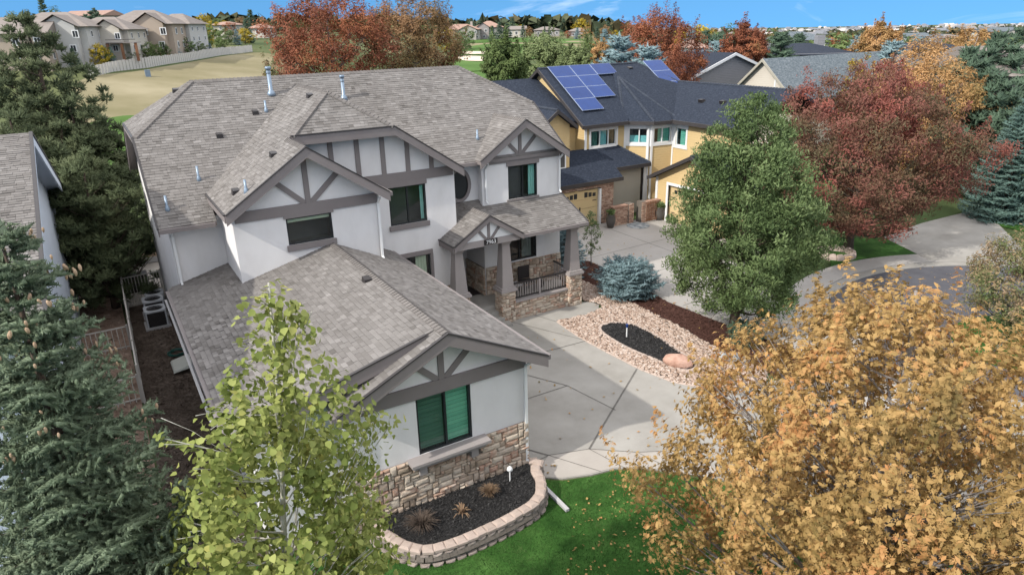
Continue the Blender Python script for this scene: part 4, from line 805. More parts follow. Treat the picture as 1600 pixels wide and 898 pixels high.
# retaining wall of stacked blocks round the planter
rw = E('retaining_wall', 'curved low retaining wall of stacked tan blocks with a pale cap course', 'retaining wall', (-.1, -.5, 0))
P = [np.array(p, float) for p in smooth_poly(planter_c+[(-4.3, .6)], 5)[:5*(len(planter_c)-1)+1]]
L = [np.linalg.norm(P[k+1]-P[k]) for k in range(len(P)-1)]; tot = sum(L)
def along(s):
    s = min(max(s, 0), tot-1e-4); j = 0
    while s > L[j]: s -= L[j]; j += 1
    d = (P[j+1]-P[j])/L[j]; return P[j]+d*s, d
for course in range(4):
    cap_ = course == 3; l_ = .24 if not cap_ else .235; hh = .115 if not cap_ else .085; z = -.02+course*.115; n = int(tot/l_); wdt = .20 if not cap_ else .25; off = .02*(3-course) if not cap_ else -.01
    for k in range(n):
        s = (k+.5+(.5 if course % 2 else 0))*tot/n
        if s > tot: continue
        c, d = along(s); nn = np.array([-d[1], d[0]])    # points outward (path runs clockwise)
        out = nn if np.dot(nn, c-np.array([-2.5, -.6])) > 0 else -nn; ll = tot/n-.018+(.02 if cap_ else 0); out = unitr(out+rng.normal(size=2)*.035); o = c-d*ll/2+out*(off-wdt/2); key = ('capblock' if cap_ else 'block')
        if cap_: link('cap_block', unit_mesh('cap_block'+str(k % 4), M['capblock']), rw, Matrix(((d[0]*ll, out[0]*wdt, 0, o[0]), (d[1]*ll, out[1]*wdt, 0, o[1]), (0, 0, hh, z), (0, 0, 0, 1))))
        else:
            of = c-d*ll/2+out*(off-.04); link('block', unit_mesh('block'+str(k % 8), M['block']), rw, Matrix(((d[0]*ll, 0, out[0]*.13, of[0]), (d[1]*ll, 0, out[1]*.13, of[1]), (0, hh-.018, 0, z), (0, 0, 0, 1))))
bk = MB(); off_p = [tuple(along(tot*k/40)[0]) for k in range(41)]
for k in range(40): a, b = off_p[k], off_p[k+1]; bk.tube([(a[0], a[1], .16), (b[0], b[1], .16)], .155, 6)
bk.build('backing', M['mortar'], rw)
cin = [(x*.985-.04, y*.93+.02) for x, y in off_p]
sheet('planter_bed', cin+[(-4.1, -.02), (-.1, -.02)], .33, 'mulch_k', .3)
chips('planter_mulch', cin+[(-4.1, -.02), (-.15, -.02)], 6500, .335, 'mulch_k', (.02, .055), label='black rubber mulch in the planter below the front window')
# front bits: dried tufts, path lights, drain pipe
def tuft(name, x, y, z, n, h_, sp, mt, label, seed, cat='plant', wd=.006, droop=.3):
    r_ = np.random.default_rng(seed); V = []; Fc_ = []
    for k in range(n):
        a = r_.uniform(0, 6.28); t = r_.uniform(.1, 1)*sp; hh = h_*r_.uniform(.6, 1); d = np.array([math.cos(a), math.sin(a), 0]); pq = np.array([-math.sin(a), math.cos(a), 0])*wd
        p0 = np.array([x, y, z])+d*.03; p1 = p0+d*t*.55+np.array([0, 0, hh*.75]); p2 = p0+d*t+np.array([0, 0, hh*(1-droop*t/sp)]); b = len(V)
        V += [p0-pq, p0+pq, p1-pq*.8, p1+pq*.8, p2-pq*.2, p2+pq*.2]; Fc_ += [(b, b+1, b+3, b+2), (b+2, b+3, b+5, b+4)]
    o = link(name, npmesh(name, np.array(V), np.array(Fc_), M[mt])); tag(o, label, cat)
q = at(765, 775, 2, .35); tuft('dry_shrub', q[0], q[1], .34, 260, .34, .26, 'drystem', 'bushy dried brown shrub in the planter nearest the driveway', 2, 'shrub', .006)
q = at(722, 800, 2, .35); tuft('yucca', q[0], q[1], .34, 28, .2, .30, 'drystem', 'spiky tan yucca rosette in the middle of the planter', 3, 'plant', .018, .6)
q = at(660, 822, 2, .35); tuft('dry_shrub', q[0], q[1], .34, 300, .3, .42, 'bark', 'dark bare shrub at the shaded left end of the planter', 4, 'shrub', .008)
q = at(797, 750, 2, .35); rt = E('path_light', 'white mushroom path light beside the stone wall in the planter', 'light', (q[0]-.0, q[1], .33)); mb = MB(); mb.cyl(q[0], q[1], .33, .66, .016); mb.build('post', M['white'], rt)
mb = MB(); mb.lathe(q[0], q[1], [(.03, .62), (.075, .65), (.06, .71), (.02, .75)], 12); mb.build('lamp_cap', M['white'], rt, True)
q = at(979, 528, 2, 0); rt = E('solar_stake', 'slim blue and white solar stake light standing in the oval', 'light', (q[0], q[1], 0)); mb = MB(); mb.cyl(q[0], q[1], .04, .42, .022); mb.build('post', M['white'], rt); mb = MB(); mb.cyl(q[0], q[1], .42, .54, .04, .05); mb.build('head', M['solar'], rt)
q1, q2 = at(838, 748, 2, .06), at(887, 797, 2, .06); mb = MB(); d = Vector(q2-q1); mb.hexa([tuple(np.array(p)) for p in (lambda n: [q1-n+[0, 0, -.03], q1+n+[0, 0, -.03], q2+n+[0, 0, -.03], q2-n+[0, 0, -.03], q1-n+[0, 0, .04], q1+n+[0, 0, .04], q2+n+[0, 0, .04], q2-n+[0, 0, .04]])(np.array([-d.y, d.x, 0])/d.length*.045)])
tag(mb.build('drain_pipe', M['gutter']), 'white downspout extension lying on the lawn by the driveway corner', 'drain pipe')
# porch furniture and door mat
q = at(757, 457, 2, .61); mb = MB(); mb.box(3.45, 4.25, 10.1, 11.0, .6, .625); tag(mb.build('door_mat', M['dark']), 'black door mat in front of the entry door', 'mat')
ch = E('porch_chair', 'dark metal chair on the porch behind the railing', 'chair', (5.9, 9.3, .6))
mb = MB(); mb.box(5.65, 6.15, 9.1, 9.55, 1.0, 1.05); mb.build('seat', M['dark'], ch); mb = MB(); mb.box(5.65, 6.15, 9.52, 9.57, 1.08, 1.6); mb.build('backrest', M['dark'], ch)
for x, y in ((5.68, 9.13), (6.12, 9.13), (5.68, 9.53), (6.12, 9.53)): mb = MB(); mb.cyl(x, y, .6, 1.0, .018); mb.build('leg', M['dark'], ch)
tb = E('porch_table', 'small grey square table on the porch beside the chair', 'table', (5.2, 9.2, .6)); mb = MB(); mb.box(4.95, 5.5, 9.0, 9.5, 1.02, 1.06); mb.build('tabletop', M['gutter'], tb)
for x, y in ((5.0, 9.05), (5.45, 9.05), (5.0, 9.45), (5.45, 9.45)): mb = MB(); mb.cyl(x, y, .6, 1.02, .018); mb.build('leg', M['dark'], tb)
mb = MB(); mb.lathe(6.6, 9.4, [(.10, .6), (.15, .75), (.13, .9)], 12); tag(mb.build('porch_pot', M['dark']), 'small dark pot standing on the porch near the corner pier', 'pot')
# side yard things
def ac(px, py, zt, label, s=.36):
    q = at(px, py, 2, zt); x, y = q[0], q[1]; r = E('air_conditioner', label, 'air conditioner', (x, y, .08), 'air conditioners in the side yard'); z0 = .1
    mb = MB(); mb.box(x-s+.02, x+s-.02, y-s+.02, y+s-.02, z0, zt-.06); mb.build('coil', M['dark'], r)
    for k in range(9):
        for F_ in (Fc((x, y-s, 0), (1, 0)), Fc((x-s, y, 0), (0, -1))): mb = MB(); F_.box(mb, -s+.06+k*(2*s-.12)/8-.008, -s+.06+k*(2*s-.12)/8+.008, z0, zt-.06, -.02, 0); mb.build('fin', M['dark'], r)
    for a in (-1, 1):
        for b in (-1, 1): mb = MB(); mb.box(x+a*(s-.03)-.03, x+a*(s-.03)+.03, y+b*(s-.03)-.03, y+b*(s-.03)+.03, z0-.02, zt-.061); mb.build('corner_post', M['ac'], r)
    mb = MB(); n = 24
    for k in range(n):
        a0, a1 = 2*math.pi*k/n, 2*math.pi*(k+1)/n; sq = lambda a: (x+s*1.04*max(-1, min(1, 1.3*math.cos(a))), y+s*1.04*max(-1, min(1, 1.3*math.sin(a)))); ci = lambda a: (x+s*.8*math.cos(a), y+s*.8*math.sin(a))
        mb.prism([(*ci(a0), zt-.06), (*sq(a0), zt-.06), (*sq(a1), zt-.06), (*ci(a1), zt-.06)], (0, 0, .06), .5)
    mb.build('top_panel', M['ac'], r)
    for k in range(5): mb = MB(); a = k*2*math.pi/5; mb.hexa([(x+.04*math.cos(a), y+.04*math.sin(a), zt-.14), (x+s*.7*math.cos(a-.25), y+s*.7*math.sin(a-.25), zt-.17), (x+s*.7*math.cos(a+.3), y+s*.7*math.sin(a+.3), zt-.12), (x+.04*math.cos(a+.8), y+.04*math.sin(a+.8), zt-.12), (x+.04*math.cos(a), y+.04*math.sin(a), zt-.13), (x+s*.7*math.cos(a-.25), y+s*.7*math.sin(a-.25), zt-.16), (x+s*.7*math.cos(a+.3), y+s*.7*math.sin(a+.3), zt-.11), (x+.04*math.cos(a+.8), y+.04*math.sin(a+.8), zt-.11)]); mb.build('fan_blade', M['galv'], r)
    mb = MB()
    for rr_ in (.1, .18, .26): mb.tube([(x+rr_*s/.36*math.cos(t), y+rr_*s/.36*math.sin(t), zt+.01) for t in np.linspace(0, 6.283, 17)], .005, 4)
    for t in np.linspace(0, math.pi, 5)[:-1]: mb.tube([(x-s*.82*math.cos(t), y-s*.82*math.sin(t), zt+.01), (x+s*.82*math.cos(t), y+s*.82*math.sin(t), zt+.01)], .005, 4)
    mb.build('fan_grille', M['dark'], r); mb = MB(); mb.box(x-s-.08, x+s+.08, y-s-.08, y+s+.08, 0, .09); mb.build('pad', M['gutter'], r)
ac(241, 481, .72, 'near grey air conditioner on its pad, first of the three along the wall'); ac(238, 466, .72, 'middle air conditioner of the three along the side wall'); ac(240, 456, .72, 'farthest air conditioner beside the gate, mostly hidden', .33)
q = at(289, 563, 2, .25); mb = MB(); mb.hexa([(q[0]-.42, q[1]-.5, .10), (q[0]+.42, q[1]-.5, .22), (q[0]+.42, q[1]+.5, .22), (q[0]-.42, q[1]+.5, .10), (q[0]-.38, q[1]-.45, .16), (q[0]+.42, q[1]-.45, .34), (q[0]+.42, q[1]+.45, .34), (q[0]-.38, q[1]+.45, .16)]); tag(mb.build('window_well_cover', M['cover']), 'cream plastic window well cover beside the garage wing wall', 'cover')
q = at(276, 545, 2, .2); mb = MB()
for k in range(7): mb.tube([(q[0]+(.22+.014*k+.02*math.sin(3*t+k))*math.cos(t), q[1]+(.22+.014*k)*math.sin(t), .06+.02*(k % 3)+.01*math.sin(5*t+k)) for t in np.linspace(0, 6.283, 25)], .013, 5)
tag(mb.build('garden_hose', M['hose']), 'coiled dark green garden hose on the side yard mulch', 'hose')
mb = MB(); q = at(303, 575, 2, .5); mb.box(-6.35, -6.11, q[1]-.2, q[1]+.2, .5, 1.3); tag(mb.build('meter_box', M['ac']), 'grey utility meter box fixed to the garage side wall', 'meter box')
# fences and gate of the side yard
def picket_fence(name, label, a, b, h_, step=.13, mt='fence', cat='fence', z0=.05, posts=2.2, r=.013):
    a, b = np.array(a, float), np.array(b, float); L_ = np.linalg.norm(b-a); d = (b-a)/L_; F_ = Fc((a[0], a[1], 0), d); root = E(name, label, cat, (a[0], a[1], 0))
    for z in (h_-.03, z0+.08): mb = MB(); F_.box(mb, 0, L_, z, z+.035, -.022, .022); mb.build('rail', M[mt], root)
    n = int(L_/step); me = None
    for k in range(n+1):
        u = k*L_/n
        if me is None: mb = MB(); F_.box(mb, -r, r, z0, h_-.03, -r, r, .5); me = mb.mesh('picket', M[mt])
        link('picket', me, root, Matrix.Translation(Vector(d.tolist()+[0])*u))
    n = max(1, int(round(L_/posts)))
    for k in range(n+1): mb = MB(); u = k*L_/n; F_.box(mb, u-.035, u+.035, 0, h_+.06, -.035, .035); mb.build('post', M[mt], root)
    return root
q0 = at(186, 420, 2, 1.25); q1 = at(213, 572, 2, 1.25)
picket_fence('metal_fence', 'pale metal picket fence running along the narrow side yard', (q1[0], q1[1]), (q0[0], q0[1]), 1.25)
q2 = at(186, 457, 2, .1); q3 = at(252, 455, 2, .1)
picket_fence('metal_gate', 'pale metal gate across the side yard behind the air conditioners', (-7.75, 18.2), (-6.35, 18.35), 1.3, .11, cat='gate')
picket_fence('wire_fence', 'low pale cross fence in the wood chips left of the side fence', (-10.5, q1[1]+.1), (q1[0]-.05, q1[1]+.1), .9, .16)
picket_fence('wire_fence', 'second cross fence further up the wood chip bed', (-10.5, q1[1]+4.5), (q1[0]-.05, q1[1]+4.5), .9, .16)
# patio sofa
q = at(222, 396, 2, .45); sx, sy = q[0], q[1]; sf = E('patio_sofa', 'wicker corner sofa with tan cushions on the back patio', 'sofa', (sx, sy, 0))
mb = MB(); mb.box(sx-1.2, sx+1.2, sy-.4, sy+.4, .05, .32); mb.box(sx-1.25, sx+1.2, sy+.4, sy+.55, .05, .75); mb.box(sx-1.3, sx-1.1, sy-1.2, sy+.5, .05, .7); mb.build('frame', M['gutter'], sf)
for k in range(3): mb = MB(); mb.box(sx-1.08+k*.75, sx-.36+k*.75, sy-.38, sy+.38, .32, .46); mb.build('seat_cushion', M['cushion'], sf); mb = MB(); mb.hexa([(sx-1.06+k*.75, sy+.22, .46), (sx-.38+k*.75, sy+.22, .46), (sx-.38+k*.75, sy+.4, .46), (sx-1.06+k*.75, sy+.4, .46), (sx-1.04+k*.75, sy+.3, .9), (sx-.4+k*.75, sy+.3, .9), (sx-.4+k*.75, sy+.45, .9), (sx-1.04+k*.75, sy+.45, .9)]); mb.build('back_cushion', M['cushion'], sf)
q = at(212, 440, 2, .4); mb = MB(); mb.box(q[0]-.5, q[0]+.5, q[1]-.35, q[1]+.35, .02, .75); tag(mb.build('covered_grill', M['dark']), 'black covered grill standing behind the side gate', 'grill')
# fallen leaves on the paving, street and lawn
nfl = 600; P = scatter([(0.2, -1), (6, -6), (16, -8), (24, 1), (20, 12), (12, 15), (8, 8), (0.2, 7)], nfl); C = np.c_[P, np.full(nfl, .05)]; a = rng.uniform(0, 6.28, nfl); s_ = rng.uniform(.025, .055, nfl)[:, None]
U_ = np.c_[np.cos(a), np.sin(a), rng.normal(0, .25, nfl)]*s_; V_ = np.c_[-np.sin(a), np.cos(a), rng.normal(0, .25, nfl)]*s_*.7
Q = np.stack([C-U_, C-V_, C+U_, C+V_], 1); FALLEN = Q
nfl = 700; P = scatter([(-3, -5.5), (0.3, -1.6), (2.6, -1.9), (5, -4.5), (7, -7)], nfl); C = np.c_[P, np.full(nfl, .06)]; a = rng.uniform(0, 6.28, nfl); s_ = rng.uniform(.02, .045, nfl)[:, None]; U_ = np.c_[np.cos(a), np.sin(a), rng.normal(0, .3, nfl)]*s_; V_ = np.c_[-np.sin(a), np.cos(a), rng.normal(0, .3, nfl)]*s_*.7; FALLEN = np.vstack([FALLEN, np.stack([C-U_, C-V_, C+U_, C+V_], 1)])

isl = [(18.0+2.5*math.cos(a), -3.2+2.2*math.sin(a)) for a in np.linspace(0, 6.283, 29)[:-1]]
sheet('planting_island', isl, .10, 'grass', .14)
def unitv_(a): return a/np.linalg.norm(a)
# ------------------------------------------------------------------ neighbouring houses
def roofpoly(parent, polys, mt, th=.16, name='roof'):
    mb = MB()
    for p in polys: slab(mb, p, th, lift=0)
    return mb.build(name, M[mt], parent)
YH = E('ochre_house', 'ochre sided house with charcoal roof, bay window and two garage wings', 'house', (18, 20, 0))
wl = MB(); A0 = Fc((0, 17.1, 0), FX); kp = MB()
A0.box(wl, 13.0, 15.6, 2.05, 2.45, -.2, 0); A0.box(wl, 9, 13.0, 0, 2.45, -.2, 0); A0.box(wl, 15.6, 16.5, 0, 2.45, -.2, 0)
bw = wl.build('brick_wall', M['mortar'], YH)
def bricks(parent, F, u0, u1, z0, z1, seed, holes=(), d=0, sz=None): stones(parent, F, u0, u1, z0, z1, seed, False, th=.03, d=d, holes=holes, cell=.075, sizes=sz or [(3, 1), (4, 1), (2, 1), (3, 1)], key='brick', mp='brick', mj='brick', gap=.014)
bricks(bw, A0, 9.5, 16.5, 0, 2.45, 40, holes=[(13.0, 15.6, 0, 2.05)]); bricks(bw, Fc((16.5, 0, 0), (0, 1)), 17.1, 17.9, 0, 2.45, 41)
def gdoor(F, a, b, zt, d=-.12):
    mb = MB()
    for k in range(4): F.box(mb, a+.02, b-.02, k*zt/4+.01, (k+1)*zt/4-.01, d-.05, d)
    g = mb.build('garage_door', M['ochre'], YH)
    for s in (0, 1):
        for k in range(3): mb = MB(); w_ = (b-a); c = a+w_*(.12+.5*s)+k*w_*.11; F.box(mb, c, c+w_*.085, zt*.80, zt*(.90+.02*(k if s == 0 else 2-k)), d, d+.012); mb.build('pane', M['frame'], g)
    for s in (.06, .94):
        for z in (.25, .68): mb = MB(); F.box(mb, a+(b-a)*s-(.25 if s > .5 else .02), a+(b-a)*s+(.02 if s > .5 else .25), zt*z, zt*z+.04, d, d+.015); mb.build('hinge', M['dark'], g)
    mb = MB(); F.box(mb, (a+b)/2-.03, (a+b)/2+.03, zt*.42, zt*.55, d, d+.03); mb.build('handle', M['dark'], g)
gdoor(A0, 13.05, 15.55, 2.0)
tm_ = MB(); A0.box(tm_, 15.5, 15.64, 0, 2.0, -.1, .05); A0.box(tm_, 12.9, 13.04, 0, 2.0, -.1, .05); tm_.build('door_trim', M['white'], YH)
wl = MB(); B0 = Fc((0, 17.9, 0), FX); B0.box(wl, 16.5, 19.15, 0, 2.85, -.2, 0); wl.build('entry_wall', M['olive'], YH)
wl = MB(); B0.box(wl, 19.16, 19.34, .3, 2.55, -.15, 0); wl.build('entry_door', M['dark'], YH); wl = MB(); B0.box(wl, 19.35, 19.55, 0, 2.85, -.1, .04); B0.box(wl, 19.55, 19.62, 0, 5.0, -.1, .08); wl.build('corner_board', M['white'], YH)
ap = lambda y: 2.5+.67*(y-16.9)
wl = MB(); U0 = Fc((0, 18.9, 0), FX); wu = (16.25, 18.05, 3.92, 4.82)
U0.wall(wl, 15.8, 18.7, 2.5, 5.15, [wu])
UL = Fc((15.8, 0, 0), (0, -1)); UL.box(wl, -27.1, -19.08, 0, 5.15, -.2, 0); UL.prism(wl, [(-27.1, 5.15), (-19.08, 5.15), (-19.08, 5.4), (-23.0, 7.9), (-27.1, 5.4)], -.2, 0, .5)
bc = [(18.7, 18.9), (19.75, 17.8), (21.2, 17.6), (21.2, 12.2)]
for k in range(3):
    a, b = bc[k], bc[k+1]; F = Fc((a[0], a[1], 0), (b[0]-a[0], b[1]-a[1])); L_ = math.hypot(b[0]-a[0], b[1]-a[1])
    hs = [[(.22, L_-.12, 3.92, 4.78)], [(.15, L_-.15, 3.92, 4.78)], [(.25, 1.05, 3.75, 4.75)]][k]
    F.wall(wl, 0, L_, 0, 5.15, hs, .15)
    h_ = hs[0]; window(YH, F, *h_, fr='white', mull=(.5,) if k < 2 else (), fw=.05, glass='glass_b', fill=[(.05, .95, .04, .5, 'teal', 'shade')] if k == 0 else [(.3, .95, .04, .95, 'blind', 'blind')], depth=.1)
    t = MB(); F.box(t, max(0, h_[0]-.16), min(L_, h_[1]+.16), h_[3], h_[3]+.18, 0, .03); F.box(t, h_[0]-.16, h_[1]+.16, h_[2]-.16, h_[2], 0, .04); F.box(t, h_[0]-.16, h_[0], h_[2], h_[3], 0, .03); F.box(t, h_[1], h_[1]+.12, h_[2], h_[3], 0, .03); F.box(t, -.05, .08, 0, 5.1, .0, .045); t.build('window_trim', M['white'], YH)
wl.build('wall', M['yellow'], YH)
window(YH, U0, *wu, fr='white', mull=(.36, .70), fill=[(.04, .33, .05, .95, 'blind_d', 'curtain'), (.38, .68, .05, .95, 'teal', 'curtain'), (.72, .96, .05, .95, 'drystem', 'curtain')], glass='glass_b', depth=.1)
t = MB(); U0.box(t, wu[0]-.12, wu[1]+.12, wu[3], wu[3]+.16, 0, .03); U0.box(t, wu[0]-.12, wu[1]+.12, wu[2]-.1, wu[2], 0, .04); U0.box(t, wu[0]-.12, wu[0], wu[2], wu[3], 0, .03); U0.box(t, wu[1], wu[1]+.12, wu[2], wu[3], 0, .03); U0.box(t, 15.8, 15.95, 3.3, 5.1, 0, .035); t.build('window_trim', M['white'], YH)
mp_ = lambda y: 5.2+.627*(y-18.5)
z3 = lambda f, P_: [(x, y, f(y)) for x, y in P_]
RG = [z3(ap, [(9, 16.9), (17.0, 16.9), (17.0, 17.5), (19.5, 17.5), (18.1, 18.95), (9, 18.95)])]
UPR = [z3(mp_, [(15.45, 18.5), (18.55, 18.5), (22.9, 23.0), (15.45, 23.0)]), [(15.45, 27.5, 5.2), (15.45, 23, 8.02), (22.9, 23, 8.02), (26, 27.5, 5.2)],
       [(18.5, 18.75, 5.18), (19.6, 17.45, 5.18), (20.3, 21.6, 7.4)], [(19.6, 17.45, 5.18), (21.3, 17.2, 5.18), (20.3, 21.6, 7.4)], [(21.3, 17.2, 5.18), (22.9, 23.0, 8.02), (20.3, 21.6, 7.4)], [(18.5, 18.75, 5.18), (20.3, 21.6, 7.4), (22.9, 23.0, 8.02), (20.5, 22.5, 7.8)],
       [(20.8, 17.6, 5.2), (20.8, 12.0, 5.2), (24.6, 12.0, 6.9), (24.6, 21.0, 6.9)], [(20.8, 17.2, 5.2), (24.6, 21, 6.9), (22.9, 23, 8.02)], [(24.6, 12, 6.9), (28.4, 12, 5.2), (28.4, 27, 5.2), (24.6, 21, 6.9)], [(22.9, 23, 8.02), (24.6, 21, 6.9), (28.4, 27, 5.2), (26, 27.5, 5.2)]]
P1 = at(838, 122, 0, 15.79); P2 = at(905, 188, 0, 15.79); RC = [[(15.79, P1[1], P1[2]), (7, P1[1], P1[2]), (7, P2[1], P2[2]), (15.79, P2[1], P2[2])], [(7, P1[1], P1[2]), (15.79, P1[1], P1[2]), (15.79, P1[1]+4, P1[2]-2.4), (7, P1[1]+4, P1[2]-2.4)]]
wl = MB(); CW = Fc((0, P2[1]+.3, 0), FX); CW.box(wl, 8.2, 15.78, 0, P2[2]+.1, -.2, 0)
# small front gable with the arched window
yg = min(17.95, P2[1]-.1); AX = at(872, 172, 1, yg-.3); SLg = .72; xg0, xg1 = AX[0]-1.25, AX[0]+.95; Fd = Fc((0, yg, 0), FX)
Fd.prism(wl, [(xg0, 2.6), (xg1, 2.6), (xg1, AX[2]-SLg*.95-.05), (AX[0], AX[2]-.1), (xg0, AX[2]-SLg*1.2-.05)], -.2, 0, .5); Fc((xg1, 0, 0), (0, 1)).box(wl, yg+.01, 18.9, 2.6, AX[2]-SLg*.95-.1, -.15, 0)
wl.build('wall', M['yellow'], YH)
RD = [[(AX[0], yg-.3, AX[2]), (AX[0]+1.25, yg-.3, AX[2]-SLg*1.25), (AX[0]+1.25, yg+1.5, AX[2]-SLg*1.25), (AX[0], yg+2.6, AX[2])], [(AX[0], yg-.3, AX[2]), (AX[0]-1.5, yg-.3, AX[2]-SLg*1.5), (AX[0]-1.5, yg+1.2, AX[2]-SLg*1.5), (AX[0], yg+2.6, AX[2])]]
mb = MB(); wxc = AX[0]+.2
ar = [(wxc-.5, 3.2), (wxc+.5, 3.2), (wxc+.5, 4.0)]+[(wxc+.5*math.cos(a), 4.0+.2*math.sin(a)) for a in np.linspace(.2, 2.94, 8)]+[(wxc-.5, 4.0)]
Fd.prism(mb, ar, .001, .05, .5); aw = mb.build('window', M['white'], YH); aw['label'] = 'arched white framed window in the small gable'
mb = MB(); Fd.prism(mb, [(wxc+(u-wxc)*.82, 3.55+(z-3.55)*.82) for u, z in ar], .051, .06, .5); mb.build('pane', M['room'], aw)
# right hand garage, gable end facing the court
gx = 19.0; yr, zr_ = 13.55, 3.9; GRr = [[(gx-.35, 16.75, 2.36), (gx-.35, yr, zr_), (gx+3, yr, zr_), (gx+3, 16.75, 2.36)], [(gx-.35, yr, zr_), (gx-.35, 10.3, 2.36), (gx+6, 10.3, 2.36), (gx+6, yr, zr_)], [(gx+3, yr, zr_), (gx+3, 16.75, 2.36), (gx+6, 16.75, 2.36), (gx+6, yr, zr_)]]
FG = Fc((gx, 0, 0), (0, -1)); wl = MB(); FG.wall(wl, -16.4, -10.6, 0, 2.35, [(-15.4, -12.8, 0, 2.05)], .2); FG.prism(wl, [(-16.4, 2.35), (-10.6, 2.35), (-10.6, 2.4), (-13.55, 3.78), (-16.4, 2.42)], -.2, 0, .5); Fc((0, 16.4, 0), (-1, 0)).box(wl, -25, -19.2, 0, 2.4, -.2, 0); Fc((0, 10.6, 0), (1, 0)).box(wl, 19.2, 25, 0, 2.4, -.2, 0)
wl.build('garage_wall', M['yellow'], YH); gdoor(FG, -15.35, -12.85, 2.0)
tm_ = MB(); FG.box(tm_, -15.54, -15.4, 0, 2.05, -.1, .05); FG.box(tm_, -12.8, -12.66, 0, 2.05, -.1, .05); FG.box(tm_, -15.54, -12.66, 2.05, 2.19, -.1, .05); FG.box(tm_, -16.41, -16.25, 0, 2.36, 0, .04); tm_.build('door_trim', M['white'], YH)
for lab, ps in (('low garage roof', RG), ('main hipped roof with bay turret', UPR), (None, RC), (None, RD), (None, GRr)):
    o = roofpoly(YH, ps, 'darkroof')
    if lab: o['label'] = lab
fs = MB()
for a, b, o_ in [((9, 16.9, 2.5), (17.0, 16.9, 2.5), (0, -1)), ((17.0, 17.5, 2.9), (19.5, 17.5, 2.9), (0, -1)), ((15.45, 18.5, 5.2), (18.55, 18.5, 5.2), (0, -1)), ((15.45, 18.5, 5.2), (15.45, 23, 8.02), (-1, 0)), ((15.45, 23, 8.02), (15.45, 27.5, 5.2), (-1, 0)), ((20.8, 12, 5.2), (20.8, 17.4, 5.2), (-1, 0)), ((18.5, 18.75, 5.18), (19.6, 17.45, 5.18), (-1, -1)), ((19.6, 17.45, 5.18), (21.3, 17.2, 5.18), (0, -1)),
                 ((gx-.35, 16.75, 2.36), (gx-.35, yr, zr_), (-1, 0)), ((gx-.35, yr, zr_), (gx-.35, 10.3, 2.36), (-1, 0)), ((AX[0], yg-.3, AX[2]), (AX[0]+1.25, yg-.3, AX[2]-SLg*1.25), (0, -1)), ((AX[0], yg-.3, AX[2]), (AX[0]-1.5, yg-.3, AX[2]-SLg*1.5), (0, -1))]: edge(fs, a, b, .2, .06, o_, .01)
fs.split('fascia', M['drip'], YH)
M['darkcap'] = mat('charcoal_cap', [(.022, .028, .04), (.045, .053, .07)], .9, 5, .5, 'tint')
cp = MB()
for a, b in [((18.5, 18.75, 5.18), (20.3, 21.6, 7.4)), ((19.6, 17.45, 5.18), (20.3, 21.6, 7.4)), ((21.3, 17.2, 5.18), (20.3, 21.6, 7.4)), ((15.45, 23, 8.02), (22.9, 23, 8.02)), ((22.9, 23, 8.02), (24.6, 21, 6.9)), ((24.6, 12, 6.9), (24.6, 21, 6.9)), ((19.5, 17.5, 2.9), (18.1, 18.95, 3.87)), ((gx-.35, yr, zr_), (gx+6, yr, zr_)), (tuple(RD[0][0]), (AX[0], yg+2.6, AX[2]))]:
    d = unitv_(np.array(b)-np.array(a)); s_ = np.cross(d, [0, 0, 1.0]); s_ /= np.linalg.norm(s_); caps(cp, np.array(a)+[0, 0, .03], np.array(b)+[0, 0, .03], s_+[0, 0, -.45], -s_+[0, 0, -.45], .09, .2)
cp.build('ridge_caps', M['darkcap'], YH, kind='stuff')
def roofpt(polys, px, py):
    best = None
    for p in polys:
        Pp, n, u, v = basis(p); d = ray(px, py); t = ((Pp[0]-CAM)@n)/(d@n)
        if best is None or t < best[0]: best = (t, CAM+d*t, n, u, v)
    return best[1:]
# solar panels: two arrays lying on the slopes
def array(px0, ncol, rows, label, poly, pw=1.05, ph=.80, poly_r=None):
    X, n, u, v = roofpt([poly], *px0); root = E('solar_array', label, 'solar panels', tuple(X), 'solar arrays on the ochre house')
    for c in range(ncol):
        for r in range(rows[c]):
            o = X+u*c*(pw+.03)-v*(r+1)*(ph+.015)+n*.10; mb = MB(); q = [o, o+u*pw, o+u*pw+v*ph, o+v*ph]; mb.hexa([*q, *[a+n*.04 for a in q]]); p = mb.build('solar_panel', M['silver'], root)
            e_ = .014; i0 = o+u*e_+v*e_+n*.041; mb = MB(); mb.poly([i0, i0+u*(pw-2*e_), i0+u*(pw-2*e_)+v*(ph-2*e_), i0+v*(ph-2*e_)]); mb.build('cell_sheet', M['solar'], p)
        for s_ in (.2, .8):
            mb = MB(); a = X+u*(c*(pw+.03)+pw*s_); b = a-v*rows[c]*(ph+.015); mb.hexa([a-u*.02, a+u*.02, b+u*.02, b-u*.02, a-u*.02+n*.10, a+u*.02+n*.10, b+u*.02+n*.10, b-u*.02+n*.10]); mb.build('mounting_rail', M['drip'], root)
array((854, 107.5), 3, (4, 3, 1), 'large blue solar array in stepped columns on the left roof slope', UPR[0], 1.50, 1.02)
array((1003, 98), 1, (3,), 'single column solar array at the right end of the dark ridge', UPR[0], 1.5, 1.1)
for px, py in [(983, 108), (982, 122), (1097, 159), (1130, 161), (1000, 290)][:4]:
    X, n, u, v = roofpt([UPR[0] if px < 1050 else UPR[6]], px, py); mb = MB(); mb.hexa([X-u*.16-v*.14, X+u*.16-v*.14, X+u*.16+v*.14, X-u*.16+v*.14, X-u*.13-v*.14+n*.2, X+u*.13-v*.14+n*.2, X+u*.13+v*.12+n*.1, X-u*.13+v*.12+n*.1]); mb.build('roof_vent', M['dark'], YH)
